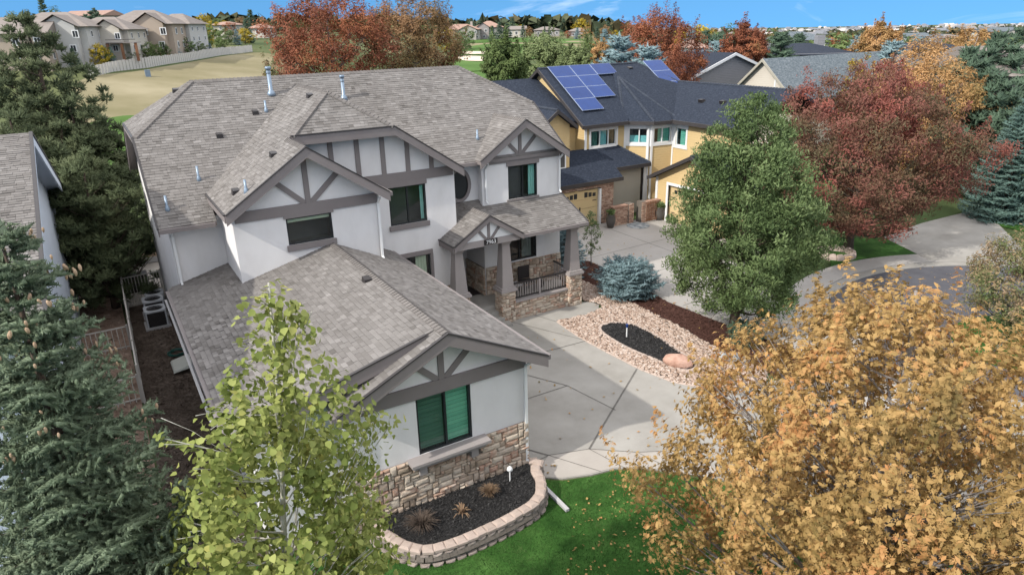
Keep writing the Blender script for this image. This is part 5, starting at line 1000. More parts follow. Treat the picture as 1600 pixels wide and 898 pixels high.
# court walls, pots, gate
def bwall(label, x0, x1, y, h_, piers):
    r = E('courtyard_wall', label, 'brick wall', (x0, y, 0)); mb = MB(); mb.box(x0, x1, y, y+.25, 0, h_); b = mb.build('wall_core', M['mortar'], r); bricks(b, Fc((0, y, 0), FX), x0, x1, 0, h_, int(x0*10)); mb = MB(); mb.box(x0-.03, x1+.03, y-.05, y+.3, h_, h_+.08); mb.build('coping', M['brick'], r)
    for px_ in piers: mb = MB(); mb.box(px_-.18, px_+.18, y-.08, y+.34, 0, h_+.12); q = mb.build('pier', M['mortar'], r); bricks(q, Fc((0, y-.08, 0), FX), px_-.18, px_+.18, 0, h_+.12, int(px_*10)); 
bwall('low tan brick courtyard wall left of the entry gap', 15.85, 17.1, 16.25, 1.0, [17.05]); bwall('low tan brick courtyard wall right of the entry gap', 17.75, 19.0, 16.0, 1.05, [17.75])
def pot(px, py, label):
    q = at(px, py, 2, .0); r = E('plant_pot', label, 'plant pot', (q[0], q[1], 0)); mb = MB(); mb.lathe(q[0], q[1], [(.14, 0), (.24, .25), (.27, .5), (.2, .72), (.22, .75), (.16, .74)], 16); mb.build('pot', M['pot'], r, True)
    V = []; Fx = []; r_ = np.random.default_rng(int(px))
    for k in range(90): a, b = r_.uniform(0, 6.28), r_.uniform(0, .26); c = np.array([q[0]+b*math.cos(a), q[1]+b*math.sin(a), .75+r_.uniform(0, .22)]); d = r_.normal(size=3)*.07; e_ = r_.normal(size=3)*.05; n = len(V); V += [c-d, c+e_, c+d, c-e_]; Fx.append((n, n+1, n+2, n+3))
    link('plant', npmesh('plant', np.array(V), np.array(Fx), M['l_green']), r)
pot(954, 356, 'dark glazed urn with leafy plant beside the garage door post'); pot(1030, 344, 'dark glazed urn with leafy plant right of the courtyard gate')
q = at(997, 352, 2, .03); mb = MB(); mb.cyl(q[0], q[1], .012, .035, .62, seg=24); tag(mb.build('round_mat', M['greyrock']), 'round dark grey mat on the pale drive before the courtyard gap', 'mat')
gt = E('iron_gate', 'rusty iron gate standing open against the courtyard wall', 'gate', (17.75, 15.8, 0))
for k in range(7): mb = MB(); mb.box(17.8+k*.12, 17.82+k*.12, 15.75, 15.77, .06, 1.1+.15*math.sin(math.pi*k/6)); mb.build('bar', M['rust'], gt)
for z in (.12, 1.05): mb = MB(); mb.box(17.78, 18.56, 15.74, 15.78, z, z+.03); mb.build('rail', M['rust'], gt)
# left hand neighbour
LH = E('pale_blue_house', 'pale blue house with brown shingle roof behind the tall spruce', 'house', (-12, 9, 0)); lx = -9.0
lr = [(lx, 9.62, 8.15), (-22, 9.62, 8.15), (-22, 1.0, 5.75), (lx, 1.0, 5.75)]; lb = [(lx, 9.62, 8.15), (lx, 20.9, 4.44), (-22, 20.9, 4.44), (-22, 9.62, 8.15)]
dk = MB(); slab(dk, lr, .14); slab(dk, lb, .14); lrf = dk.build('roof', M['bluewall'], LH); sh = MB(); pcl = ([], 99, 200); shingle(sh, [lr], pcl, seed=21, near=near); shingle(sh, [lb], None, seed=22, e=.2, wmin=.25, wmax=.5); sh.build('shingles', M['shingle'], lrf, kind='stuff')
for (o, u, v, n, a, b, t) in pcl[0]: link('shingle', unit_mesh('shingle', M['shingle_piece']), lrf, Matrix(((u[0]*a, v[0]*b, n[0]*t, o[0]), (u[1]*a, v[1]*b, n[1]*t, o[1]), (u[2]*a, v[2]*b, n[2]*t, o[2]), (0, 0, 0, 1))))
fb = MB(); edge(fb, (lx, 9.62, 8.15), (lx, 20.9, 4.44), .3, .05, (1, 0), -.02); edge(fb, (lx, 1.0, 5.75), (lx, 9.62, 8.15), .3, .05, (1, 0), -.02); fb.build('bargeboard', M['bluewall'], LH)
fb = MB(); edge(fb, (lx, 9.62, 8.15), (lx, 20.9, 4.44), .05, .08, (1, 0), .03); edge(fb, (lx, 1.0, 5.75), (lx, 9.62, 8.15), .05, .08, (1, 0), .03); fb.build('drip_edge', M['drip'], LH); mb = MB(); mb.box(-21.9, lx-.02, 20.6, 20.9, 4.0, 4.3); mb.build('eave_box', M['drip'], LH)
wl = MB(); Fw = Fc((-9.45, 0, 0), (0, 1)); wa = at(94, 365, 0, -9.45); hw = (wa[1]-.9, wa[1]+.9, wa[2]-.9, min(5.0, wa[2]+.7)); Fw.wall(wl, 1.3, 18.6, 0, 5.1, [hw] if hw[3] < 5.1 else []); Fw.prism(wl, [(1.3, 5.1), (18.6, 5.1), (18.6, 5.15), (9.62, 8.0), (1.3, 5.7)], -.2, 0, .5); wl.box(-21.8, -9.66, 1.3, 1.5, 0, 5.6); wl.box(-21.8, -9.66, 18.4, 18.6, 0, 5.0)
wl.build('wall', M['bluewall'], LH)
if hw[3] < 5.1: window(LH, Fw, *hw, fr='white', mull=(.5,), fw=.07)
# beige and grey houses beyond the ochre one
def gable_house(name, label, apx, rid, xlen, hw_, z_r, slope, wallm, roofm, face, trim='white', zb=0, over=.35, cat='house', ovl=None, wins=()):
    """face: unit direction the gable looks at; ridge runs the other way for xlen"""
    f = np.array([face[0], face[1], 0.0]); f /= np.linalg.norm(f); s = np.array([-f[1], f[0], 0.0]); a = np.array(apx, float); r = E(name, label, cat, (a[0], a[1], zb)); b = a-f*xlen; dz = np.array([0, 0, -slope*(hw_+over)]); o = s*(hw_+over)
    roofpoly(r, [[a, a+o+dz, b+o+dz, b], [a, b, b-o+dz, a-o+dz]], roofm, .2)
    F = Fc(a-f*over, s if np.cross(s, [0, 0, 1])@f > 0 else -s); F.o[2] = 0; wl = MB(); ze = a[2]-slope*hw_-.1; F.wall(wl, -hw_, hw_, zb-1.5, ze, list(wins), .25); F.prism(wl, [(-hw_, ze), (hw_, ze), (0, a[2]-.2)], -.25, 0, .5)
    for sg in (-1, 1):
        c = (a-f*(over+.26))+s*sg*hw_; c[2] = 0; e_ = b+s*sg*hw_; e_[2] = 0; G = Fc(c, e_-c) if sg*1 else None; wl.prism([(*c[:2], zb-1.5), (*e_[:2], zb-1.5), (*e_[:2], ze), (*c[:2], ze)], s*(-sg)*.2)
    c = b+s*hw_; e_ = b-s*hw_; wl.prism([(*c[:2], zb-1.5), (*e_[:2], zb-1.5), (*e_[:2], ze), (*c[:2], ze)], f*.2)
    wl.build('wall', M[wallm], r)
    for wn_ in wins: window(r, F, *wn_, fr='white', fw=.08, mull=(.5,))
    t = MB()
    for sg in (-1, 1): edge(t, a, a+o*sg+dz, .26, .08, f, .01)
    t.build('bargeboard', M[trim], r)
    return r, F
ax_ = at(1192, 92, 2, 7.2); rx = at(1395, 88, 2, 7.2); lpt = at(1137, 147, 0, ax_[0]); hwid = abs(lpt[1]-ax_[1]); slp = (ax_[2]-lpt[2])/hwid
bh, bF = gable_house('beige_house', 'beige lap sided house with speckled blue grey roof, gable toward the ochre house', ax_, rx, 22, hwid-.3, 7.2, slp, 'beige', 'blueroof', (-1, 0), 'olive', wins=[])
mb = MB(); bF.box(mb, 1.2, 1.36, 0, 5.5, 0, .05); mb.build('corner_board', M['white'], bh)
ay = at(1150, 82.5, 2, 7.4); gl_ = at(1078, 122, 1, ay[1]); gw_ = abs(gl_[0]-ay[0]); gs = (ay[2]-gl_[2])/gw_
gable_house('grey_house', 'grey lap sided house with white bargeboards and dark roof', ay, None, 16, gw_-.3, 7.4, gs, 'greysid', 'darkroof', (0, -1), 'white')
# suburb: hipped or gabled houses further off
def far_house(label, px, py_top, py_base, d, wpx, roofm, wallm, kind='hip', group=None, depth=9, rz=0, wing=False, deck=False, floors=2, name='suburban_house', chim=False, nw=None):
    top = az(px, py_top, d); base = az(px, py_base, d); wd = wpx*d/1083; x, y = base[0], base[1]; zb = base[2]; zt = top[2]; h_ = zt-zb; ze = zb+h_*.66; a0 = -YAW+rz
    U_ = np.array([math.cos(a0), math.sin(a0)]); F = Fc((x, y, 0), U_); r = E(name, label, 'house', (x, y, zb), group); hw_ = wd/2; wl = MB()
    for sgn, q in ((0, None),): F.box(wl, -hw_, hw_, zb-2, ze, -depth, 0)
    wl.build('wall', M[wallm], r); ov = .5; mb = MB(); rdg = hw_-(depth/2 if kind == 'hip' and depth/2 < hw_*.9 else (hw_*.7 if kind == 'hip' else -ov)); P_ = lambda u, z, dd: F.p(u, z, dd)
    e = [P_(-hw_-ov, ze-.1, ov), P_(hw_+ov, ze-.1, ov), P_(hw_+ov, ze-.1, -depth-ov), P_(-hw_-ov, ze-.1, -depth-ov)]; t0, t1 = P_(-rdg, zt, -depth/2), P_(rdg, zt, -depth/2)
    for q in ([e[0], e[1], t1, t0], [e[1], e[2], t1], [e[2], e[3], t0, t1], [e[3], e[0], t0]): mb.poly(q, .5)
    mb.poly([x_-np.array([0, 0, .02]) for x_ in e][::-1], .5)
    if wing:
        wz = zt-h_*.08; ww = hw_*.42; c = hw_*(.4 if wing > 0 else -.4)
        mb.poly([P_(c-ww-ov, ze-.1, 1.6), P_(c, wz, 1.6), P_(c, wz, -depth/2), P_(c-ww-ov, ze-.1, -.5)], .5); mb.poly([P_(c, wz, 1.6), P_(c+ww+ov, ze-.1, 1.6), P_(c+ww+ov, ze-.1, -.5), P_(c, wz, -depth/2)], .5)
    mb.build('roof', M[roofm], r)
    if wing:
        wl = MB(); F.box(wl, c-ww, c+ww, zb-2, ze, -.5, 1.2); F.prism(wl, [(c-ww, ze), (c+ww, ze), (c, wz-.15)], .4, 1.2, .5); wl.build('gable_wing', M[wallm], r)
    nf = floors; n = nw or max(3, int(wd/2.1)); 
    for f_ in range(nf):
        for k in range(n):
            u = -hw_+(k+.5+.12*math.sin(k*7+f_*3+px))*wd/n; z = zb+(ze-zb)*((f_+.42)/nf); s = (ze-zb)/nf*.27; dd = 1.2 if wing and c-ww < u < c+ww else 0
            mb = MB(); F.box(mb, u-s*.85, u+s*.85, z-s, z+s, dd, dd+.06); w_ = mb.build('window', M['white'], r); mb = MB(); F.box(mb, u-s*.62, u-.03, z-s*.78, z+s*.78, dd+.061, dd+.07); F.box(mb, u+.03, u+s*.62, z-s*.78, z+s*.78, dd+.061, dd+.07); mb.build('pane', M['frame'], w_)
    Fs = Fc(F.p(hw_, 0), -F.N)
    for f_ in range(nf):
        for k in range(3):
            u = depth*(k+.5+.1*math.sin(k*5+px))/3; z = zb+(ze-zb)*((f_+.42)/nf); s = (ze-zb)/nf*.25
            mb = MB(); Fs.box(mb, u-s*.85, u+s*.85, z-s, z+s, 0, .06); w_ = mb.build('window', M['white'], r); mb = MB(); Fs.box(mb, u-s*.62, u-.03, z-s*.78, z+s*.78, .061, .07); Fs.box(mb, u+.03, u+s*.62, z-s*.78, z+s*.78, .061, .07); mb.build('pane', M['frame'], w_)
    if deck:
        u = deck*hw_; mb = MB(); F.box(mb, u-1.8, u+1.8, zb+(ze-zb)*.42, zb+(ze-zb)*.45, .1, 2.6); dk_ = mb.build('deck', M['taupe'], r)
        for uu in (u-1.7, u, u+1.7): mb = MB(); F.box(mb, uu-.15, uu+.15, zb-1, zb+(ze-zb)*.42, 2.2, 2.5); mb.build('post', M['rust'], dk_)
        mb = MB(); F.box(mb, u-1.8, u+1.8, zb+(ze-zb)*.55, zb+(ze-zb)*.57, 2.5, 2.58); mb.build('rail', M['dark'], dk_)
    if chim: mb = MB(); F.box(mb, hw_*.5, hw_*.5+.8, ze, zt+.8, -depth/2-.5, -depth/2+.5); mb.build('chimney', M[wallm], r)
    return r
far_house('brown shingled house at the left edge of the hilltop row', 15, 26, 100, 105, 90, 'tanroof', 'tansid', 'gable', rz=.25, floors=2)
far_house('grey gabled house second from left in the hilltop row', 78, 18, 86, 108, 95, 'tanroof', 'paleshed', 'hip', wing=1, rz=.2, deck=-.8)
far_house('white walled lower house with broad tan roof between taller ones', 160, 26, 84, 112, 70, 'tanroof', 'beige', 'hip', wing=1, rz=.2, deck=.9, floors=2)
far_house('brown house with hipped roof and tall deck on the hilltop', 222, 15, 80, 122, 85, 'tanroof', 'tansid', 'hip', wing=1, rz=.15, deck=-.5, chim=False)
far_house('beige house at the right end of the hilltop row', 270, 21, 68, 128, 48, 'tanroof', 'paleshed', 'hip', rz=.1, deck=-.6)
far_house('pale house peeking over the hilltop roofs', 130, 16, 40, 170, 50, 'redroof', 'beige', 'gable', floors=1)
far_house('small pale house behind the yellow tree on the hill', 345, 34, 48, 190, 30, 'redroof', 'beige', 'hip', floors=1)
far_house('pale house behind trees left of the red maple', 402, 38, 55, 210, 26, 'redroof', 'beige', 'hip', floors=1)
far_house('white stucco golf course villa with columns', 720, 38, 62, 262, 56, 'redroof', 'conc_w', 'hip', wing=1, chim=True)
far_house('salmon roofed villa right of the white villa', 764, 33, 61, 268, 42, 'redroof', 'taupe_l', 'hip', wing=-1)
far_house('small white gabled villa among dark trees', 808, 41, 56, 290, 26, 'tanroof', 'beige', 'gable', floors=1)
far_house('long grey villa behind cypress trees', 855, 42, 56, 300, 36, 'tanroof', 'taupe_l', 'hip', floors=1)
far_house('brown roofed villa behind the blue spruce', 905, 44, 58, 300, 26, 'tanroof', 'taupe_l', 'hip', floors=1)
far_house('salmon roofed house right of the rust coloured tree', 1092, 64, 92, 95, 22, 'redroof', 'white', 'hip', floors=1)
far_house('dark roofed house with white chimney behind the beige house', 1282, 70, 110, 82, 88, 'darkroof', 'greysid', 'hip', floors=1, chim=True, depth=12)
far_house('blue grey roofed house behind dark pines', 1258, 50, 85, 120, 62, 'blueroof', 'greysid', 'hip', floors=1)
far_house('white gabled house far off in the valley', 1437, 52, 66, 230, 30, 'blueroof', 'white', 'gable', floors=1)
far_house('brown roofed house far off in the valley', 1490, 54, 68, 240, 26, 'tanroof', 'taupe_l', 'hip', floors=1)
far_house('dark roofed house behind the orange tree crown', 1470, 66, 92, 100, 60, 'darkroof', 'greysid', 'hip', floors=1, chim=True)
far_house('pale gabled house on the far right slope', 1570, 43, 60, 260, 36, 'blueroof', 'beige', 'gable', floors=1, wing=1)
far_house('brown house at the right edge behind the pines', 1612, 74, 190, 66, 90, 'tanroof', 'taupe_l', 'gable', depth=10, rz=.2)
far_house('blue roofed small house far right in the valley', 1370, 57, 66, 260, 26, 'blueroof', 'white', 'hip', floors=1)
# hilltop fence
fr_ = E('field_fence', 'long pale wooden fence below the hilltop houses', 'fence', tuple(hit(142, 121)))
fp = [hit(142, 121), hit(175, 113), hit(230, 105), hit(300, 95), hit(345, 87), hit(396, 81)]; me = None; k0 = 0
for i in range(len(fp)-1):
    a, b = fp[i], fp[i+1]; L_ = math.hypot(*(b-a)[:2]); n = max(1, int(L_/.62)); d = (b-a)/L_
    for k in range(n):
        if k0 >= 300: break
        c = a+(b-a)*k/n; z = hgt(c[0], c[1])
        if me is None: mb = MB(); mb.box(-.27, .27, -.03, .03, -.3, 1.25, .5); me = mb.mesh('plank', M['fence'])
        aa = math.atan2(d[1], d[0]); link('plank', me, fr_, Matrix.Translation((c[0], c[1], z)) @ Matrix.Rotation(aa, 4, 'Z') @ Matrix.Diagonal((1, 1, .93+.1*random.random(), 1))); k0 += 1
# distant town on the plain
mb = MB(); r_ = random.Random(8)
for k in range(560):
    d = 900+3900*r_.random()**.7; px = r_.uniform(1000, 1750); x, y = az(px, 40, d)[:2]; z = hgt(x, y); s = r_.uniform(4.5, 8)*(1+d/3500); h_ = r_.uniform(4, 7.5)*(1+d/2500); a = r_.uniform(0, 3.1); Mx = Matrix.Translation((x, y, z)) @ Matrix.Rotation(a, 4, 'Z'); t = r_.random(); mb.box(-s, s, -s*.5, s*.5, -8, h_, t, Mx)
    P_ = [Mx @ Vector(p) for p in ((-s-.5, -s*.6, h_), (s+.5, -s*.6, h_), (s+.5, s*.6, h_), (-s-.5, s*.6, h_), (-s*.6, 0, h_*1.5), (s*.6, 0, h_*1.5))]
    for q in ((0, 1, 5, 4), (1, 2, 5), (2, 3, 4, 5), (3, 0, 4)): mb.poly([P_[i] for i in q], max(0, t-.35))
M['town'] = mat('town', [(.14, .15, .17), (.28, .26, .25), (.48, .46, .43), (.75, .74, .72)], .9, 1, .1, 'tint')
tag(mb.build('distant_town', M['town']), 'pale scatter of far off houses and flat roofs across the plain', 'town', kind='stuff')
# golf course details
mb = MB(); q = hit(232, 121); mb.box(q[0]-.3, q[0]+.3, q[1]-.3, q[1]+.3, q[2], q[2]+.9); tag(mb.build('tee_marker', M['galv']), 'small blue grey box standing alone in the dry field', 'marker')
# ------------------------------------------------------------------ vegetation
def unitv(a): return a/(np.linalg.norm(a, axis=-1, keepdims=True)+1e-9)
T_QUAD = (np.array([(-.5, 0, 0), (0, -.32, .06), (.5, 0, 0), (0, .32, .06)]), np.array([(0, 1, 2), (0, 2, 3)]))
T_LANCE = (np.array([(-.5, 0, 0), (-.1, -.17, .05), (.55, 0, -.10), (-.1, .17, .05)]), np.array([(0, 1, 2), (0, 2, 3)]))
T_ASPEN = (np.array([(-.42, 0, 0), (-.34, -.36, .05), (.02, -.42, .09), (.56, 0, -.04), (.02, .42, .09), (-.34, .36, .05)]), np.array([(0, 1, 2), (0, 2, 3), (0, 3, 4), (0, 4, 5)]))
T_MAPLE = (np.array([(-.38, 0, 0), (-.12, -.52, -.05), (.08, -.16, .09), (.34, -.40, -.02), (.22, -.08, .08), (.60, 0, -.06), (.22, .08, .08), (.34, .40, -.02), (.08, .16, .09), (-.12, .52, -.05)]), np.array([(0, 1, 2), (2, 3, 4), (4, 5, 6), (6, 7, 8), (8, 9, 0), (0, 2, 8), (2, 4, 8)]))
T_MAPLE = (T_MAPLE[0], T_MAPLE[1][:6])
T_CLUMP = (np.array([(-.5, 0, 0), (0, -.5, .1), (.5, 0, 0), (0, .5, .1), (-.3, .1, .35), (.35, -.05, .3), (.05, -.3, -.3)]), np.array([(0, 1, 2), (0, 2, 3), (4, 1, 5), (4, 5, 3), (0, 6, 5)]))
def place(T, C, nrm, size, r_, droop=0):
    V, F_ = T; n = len(C); nrm = unitv(nrm); t = unitv(np.cross(nrm, unitv(r_.normal(size=(n, 3))))); 
    if droop: t = unitv(t-np.array([0, 0, droop])); nrm = unitv(nrm-t*(nrm*t).sum(1, keepdims=True))
    b = np.cross(nrm, t); S_ = np.asarray(size).reshape(-1, 1, 1)*np.ones((n, 1, 1))
    P = (V[None, :, 0:1]*t[:, None]+V[None, :, 1:2]*b[:, None]+V[None, :, 2:3]*nrm[:, None])*S_+C[:, None]
    return P.reshape(-1, 3), (F_[None]+(np.arange(n)*len(V))[:, None, None]).reshape(-1, 3), len(F_)
def crown(seed, prof, nclump, per, leaf, T=T_QUAD, clump=.5, flat=.8, inner=.25, sq=1.0, top_up=.6, droop=0, lobes=.22, tintpos=True, lean=(0, 0), spikes=0, spl=.8, spw=.13, smin=.35):
    """prof: list (z, radius). returns leaf centres, normals, tint and clump centres"""
    r_ = np.random.default_rng(seed); zs = np.array([p[0] for p in prof]); rs = np.array([p[1] for p in prof])
    zz = np.linspace(zs[0], zs[-1], 60); ww = np.interp(zz, zs, rs)**1.3+.02; ww /= ww.sum(); cz = r_.choice(zz, nclump, p=ww)+r_.uniform(-.5, .5, nclump)*(zz[1]-zz[0]); a = r_.uniform(0, 2*np.pi, nclump)
    lob = 1+lobes*(np.sin(a*3+cz*1.1+seed)+.7*np.sin(a*5-cz*1.9+seed*2)+.6*np.sin(cz*3.1+a*2))/2
    rad = np.interp(cz, zs, rs)*lob*np.where(r_.random(nclump) < inner, r_.uniform(.15, .75, nclump), r_.uniform(.78, 1.05, nclump)); cc = np.c_[rad*np.cos(a)+lean[0]*cz, rad*np.sin(a)*sq+lean[1]*cz, cz]
    ct = r_.random(nclump); n = nclump*per; idx = np.repeat(np.arange(nclump), per); cs = clump*r_.uniform(.6, 1.25, nclump)
    off = r_.normal(size=(n, 3)); off = unitv(off)*(r_.random((n, 1))**.45)*cs[idx][:, None]; off[:, 2] *= flat; C = cc[idx]+off
    if spikes:
        hi = np.nonzero((cc[:, 2] > zs[0]+(zs[-1]-zs[0])*smin) & (rad > .5*np.interp(cz, zs, rs)))[0]; pk = r_.choice(hi, spikes); m = max(20, int(per*.9)); P0 = cc[pk]; dv = unitv(np.c_[P0[:, 0]*.28, P0[:, 1]*.28, np.full(spikes, rs.max()*.8)]+r_.normal(size=(spikes, 3))*.35)
        ln_ = spl*r_.uniform(.5, 1.2, spikes); t_ = r_.random((spikes, m)); SC = P0[:, None]+dv[:, None]*(t_*ln_[:, None])[:, :, None]+r_.normal(size=(spikes, m, 3))*spw*(1.15-t_)[:, :, None]; SC = SC.reshape(-1, 3)
        C = np.vstack([C, SC]); cc = np.vstack([P0+dv*ln_[:, None]*.8, cc]); off = np.vstack([off, SC-np.repeat(P0, m, 0)]); idx = np.r_[idx, np.repeat(pk, m)]; n = len(C)
    out = unitv(np.c_[C[:, 0], C[:, 1], (C[:, 2]-zs.mean())*.6]); nr = out*.5+np.array([0, 0, top_up])+unitv(off)*.5+r_.normal(size=(n, 3))*.45
    tint = np.clip(ct[idx]*.55+r_.random(n)*.45, 0, 1); return C, nr, tint, cc, r_
def leaves_mesh(name, C, nr, tint, leaf, T, mt, r_, droop=0):
    P, F_, k = place(T, C, nr, leaf*r_.uniform(.7, 1.25, len(C)), r_, droop); return npmesh(name, P, F_, M[mt], np.repeat(tint, k))
def limbs(cc, z0, zt, r0, seed, nb=40, bark='bark', seg=6, trunks=1, lean=(0, 0), wob=.12):
    r_ = np.random.default_rng(seed); mb = MB(); pts = []; n = 8
    for k in range(n+1):
        t = k/n; pts.append(np.array([lean[0]*z0*0+lean[0]*t*zt+r_.normal()*wob*t, lean[1]*t*zt+r_.normal()*wob*t, t*zt]))
    mb.tube(pts, [r0*(1.25 if k == 0 else 1)*(1-k/n*.86) for k in range(n+1)], 8)
    for i in r_.choice(len(cc), min(nb, len(cc)), replace=False):
        e = cc[i]; zs_ = max(z0*.75, e[2]-math.hypot(e[0], e[1])*r_.uniform(.55, 1.0)); zs_ = min(zs_, zt*.92); t = zs_/zt; k = t*n; j = int(min(n-1, k)); s = pts[j]+(pts[j+1]-pts[j])*(k-j); m_ = (s+e)/2+np.array([0, 0, -.12*np.linalg.norm(e-s)+.05]); rr = r0*(1-t*.86)*.42
        mb.tube([s, s+(m_-s)*.6, m_, e], [rr, rr*.75, rr*.5, max(.006, rr*.14)], 5, cap=False)
        for q in range(2):
            e2 = e+r_.normal(size=3)*.14; mb.tube([m_, (m_+e2)/2+[0, 0, .05], e2], [rr*.3, rr*.2, .005], 4, cap=False)
    return mb.mesh('trunk', M[bark], True)
def tree_thing(name, label, cat, xy, parts, group=None, rz=0, sc=1.0, dz=0):
    x, y = xy; root = E(name, label, cat, (x, y, hgt(x, y)+dz if math.hypot(x-CAM[0], y-CAM[1]) > 45 else dz), group, rz); root.scale = (sc, sc, sc) if not hasattr(sc, '__len__') else sc
    bpy_objs = []
    for nm, me in parts:
        o = bpy.data.objects.new(nm, me); COL.objects.link(o); o.parent = root; bpy_objs.append(o)
    return root, bpy_objs
# tuft templates for conifers: blades round an axis along +x, unit length
def brush(nb, r, core=.10, seed=0, tip=True):
    r_ = np.random.default_rng(seed); V = []; F_ = []
    for k in range(nb):
        x = (k+.3)/nb; a = k*2.4+r_.uniform(-.3, .3); d = np.array([.55, math.cos(a), math.sin(a)]); d /= np.linalg.norm(d); s = np.array([0, -math.sin(a), math.cos(a)])*.055+np.array([.02, 0, 0]); L_ = r*r_.uniform(.8, 1.15)*(1 if x < .8 else .8); p = np.array([x, 0, 0]); n = len(V); V += [p-s, p+s, p+d*L_]; F_.append((n, n+1, n+2))
    n = len(V); V += [(0, core, -core*.6), (0, -core, -core*.6), (0, 0, core), (1.05, 0, 0)]; F_ += [(n, n+1, n+3), (n+1, n+2, n+3), (n+2, n, n+3)]
    return np.array(V, float), np.array(F_)
def place_dir(T, P0, D, size, r_, up=None):
    V, F_ = T; n = len(P0); D = unitv(D); u = unitv(np.cross(D, np.array([0, 0, 1.0])+r_.normal(size=(n, 3))*.3)); w_ = np.cross(u, D); S_ = np.asarray(size).reshape(-1, 1, 1)*np.ones((n, 1, 1))
    P = (V[None, :, 0:1]*D[:, None]+V[None, :, 1:2]*u[:, None]+V[None, :, 2:3]*w_[:, None])*S_+P0[:, None]
    return P.reshape(-1, 3), (F_[None]+(np.arange(n)*len(V))[:, None, None]).reshape(-1, 3), len(F_)
def spruce(seed, h_, rbase, z0=.3, whorl=.32, nb=9, step=.13, tw=.17, T=None, mt='n_spruce', droop=.35, prof=1.0, up_tip=.25, keep=None, bark='bark', sub=True, jit=.12, fullness=1.0):
    r_ = np.random.default_rng(seed); P0 = []; D = []; S_ = []; tn = []; mb = MB(); tips = []
    mb.tube([(0, 0, 0), (0, 0, h_*.5), (0, 0, h_*.98)], [h_*.018, h_*.011, .008], 7)
    z = z0
    while z < h_-.08:
        t = (z-z0)/(h_-z0); L_ = rbase*(1-t)**prof*(.75+.25*min(1, t*6)); n = max(4, int(nb*(1-t*.45)))
        a0 = r_.uniform(0, 6.28)
        for k in range(n):
            a = a0+k*2*math.pi/n+r_.normal()*.12; L = L_*r_.uniform(.78, 1.12)+.05; dr = np.array([math.cos(a), math.sin(a)]); zz = z+r_.normal()*whorl*.22
            if keep is not None and not keep(dr, zz): continue
            m = max(2, int(L/step)); bt = r_.random(); f = lambda s: np.array([dr[0]*L*s, dr[1]*L*s, zz+L*(.12*s-droop*s*s+up_tip*s**4)*(1-.9*t)+t*L*.5*s])
            if L > .5: mb.tube([f(0), f(.5), f(.92)], [.018*(1-t)+.006, .012*(1-t)+.004, .003], 4, cap=False)
            for j in range(m+1):
                s = (j+.6)/(m+1)
                if s < .18 and L > 1: continue
                p = f(s); tg = unitv(f(min(1, s+.05))-f(s-.05)); sd = np.array([-dr[1], dr[0], 0.0])
                if j == m: tips.append(p+tg*tw)
                wl_ = (L*.34*(1-s)**.7+.06) if sub else .01
                P0.append(p); D.append(tg+r_.normal(size=3)*jit); S_.append(tw*r_.uniform(.85, 1.2)); tn.append(.35*bt+.4*s+.25*r_.random())
                for sg in (-1, 1):
                    q = 0
                    while q < wl_*fullness:
                        dd = unitv(tg*.55+sd*sg*.85+np.array([0, 0, -.12])+r_.normal(size=3)*jit); pp = p+dd*q+r_.normal(size=3)*.015; P0.append(pp); D.append(dd+np.array([0, 0, r_.normal()*.2])); S_.append(tw*r_.uniform(.8, 1.15)); tn.append(.35*bt+.35*s+.3*r_.random()); q += tw*.72
        z += whorl*(1-.35*t)
    P0.append(np.array([0, 0, h_-.15])); D.append(np.array([0, 0, 1.0])); S_.append(.3); tn.append(.8)
    P0, D, S_, tn = map(np.array, (P0, D, S_, tn)); V, F_, k = place_dir(T, P0, D, S_, r_)
    return [('foliage', npmesh('foliage', V, F_, M[mt], np.repeat(np.clip(tn, 0, 1), k))), ('trunk', mb.mesh('trunk', M[bark], True))], np.array(tips), r_
def pine(seed, h_, rad, z0, mt='n_pine', nt=260, T=None, tw=.22, per=16, prof=None, clump=.34, bark='bark', nb=60):
    prof = prof or [(z0, rad*.7), (z0+(h_-z0)*.3, rad), (z0+(h_-z0)*.7, rad*.75), (h_, .12)]
    C, nr, tint, cc, r_ = crown(seed, prof, nt, per, 1, clump=clump, flat=.6, inner=.35, lobes=.4)
    idx = np.repeat(np.arange(len(cc)), per); D = unitv(C-cc[idx])+np.array([0, 0, .55]); V, F_, k = place_dir(T, cc[idx]+(C-cc[idx])*.5, D, tw*r_.uniform(.8, 1.2, len(C)), r_)
    return [('foliage', npmesh('foliage', V, F_, M[mt], np.repeat(tint, k))), ('trunk', limbs(cc, z0, h_*.95, h_*.022, seed, nb, bark, wob=.08))]
def broad(seed, prof, nclump, per, leaf, T, mt, clump, nb=40, bark='bark', r0=.16, leaf_name='foliage', **kw):
    C, nr, tint, cc, r_ = crown(seed, prof, nclump, per, leaf, T, clump, **kw); dr = kw.get('droop', 0)
    return [(leaf_name, leaves_mesh(leaf_name, C, nr, tint, leaf, T, mt, r_, dr)), ('trunk', limbs(cc, prof[0][0], prof[-1][0]*.93, r0, seed, nb, bark, lean=kw.get('lean', (0, 0))))]
B_FINE, B_MID, B_LOW = brush(16, .36, .22, 1), brush(9, .40, .17, 2), brush(5, .55, .24, 3)
def XY(px, py, d): p = az(px, py, d); return (p[0], p[1])
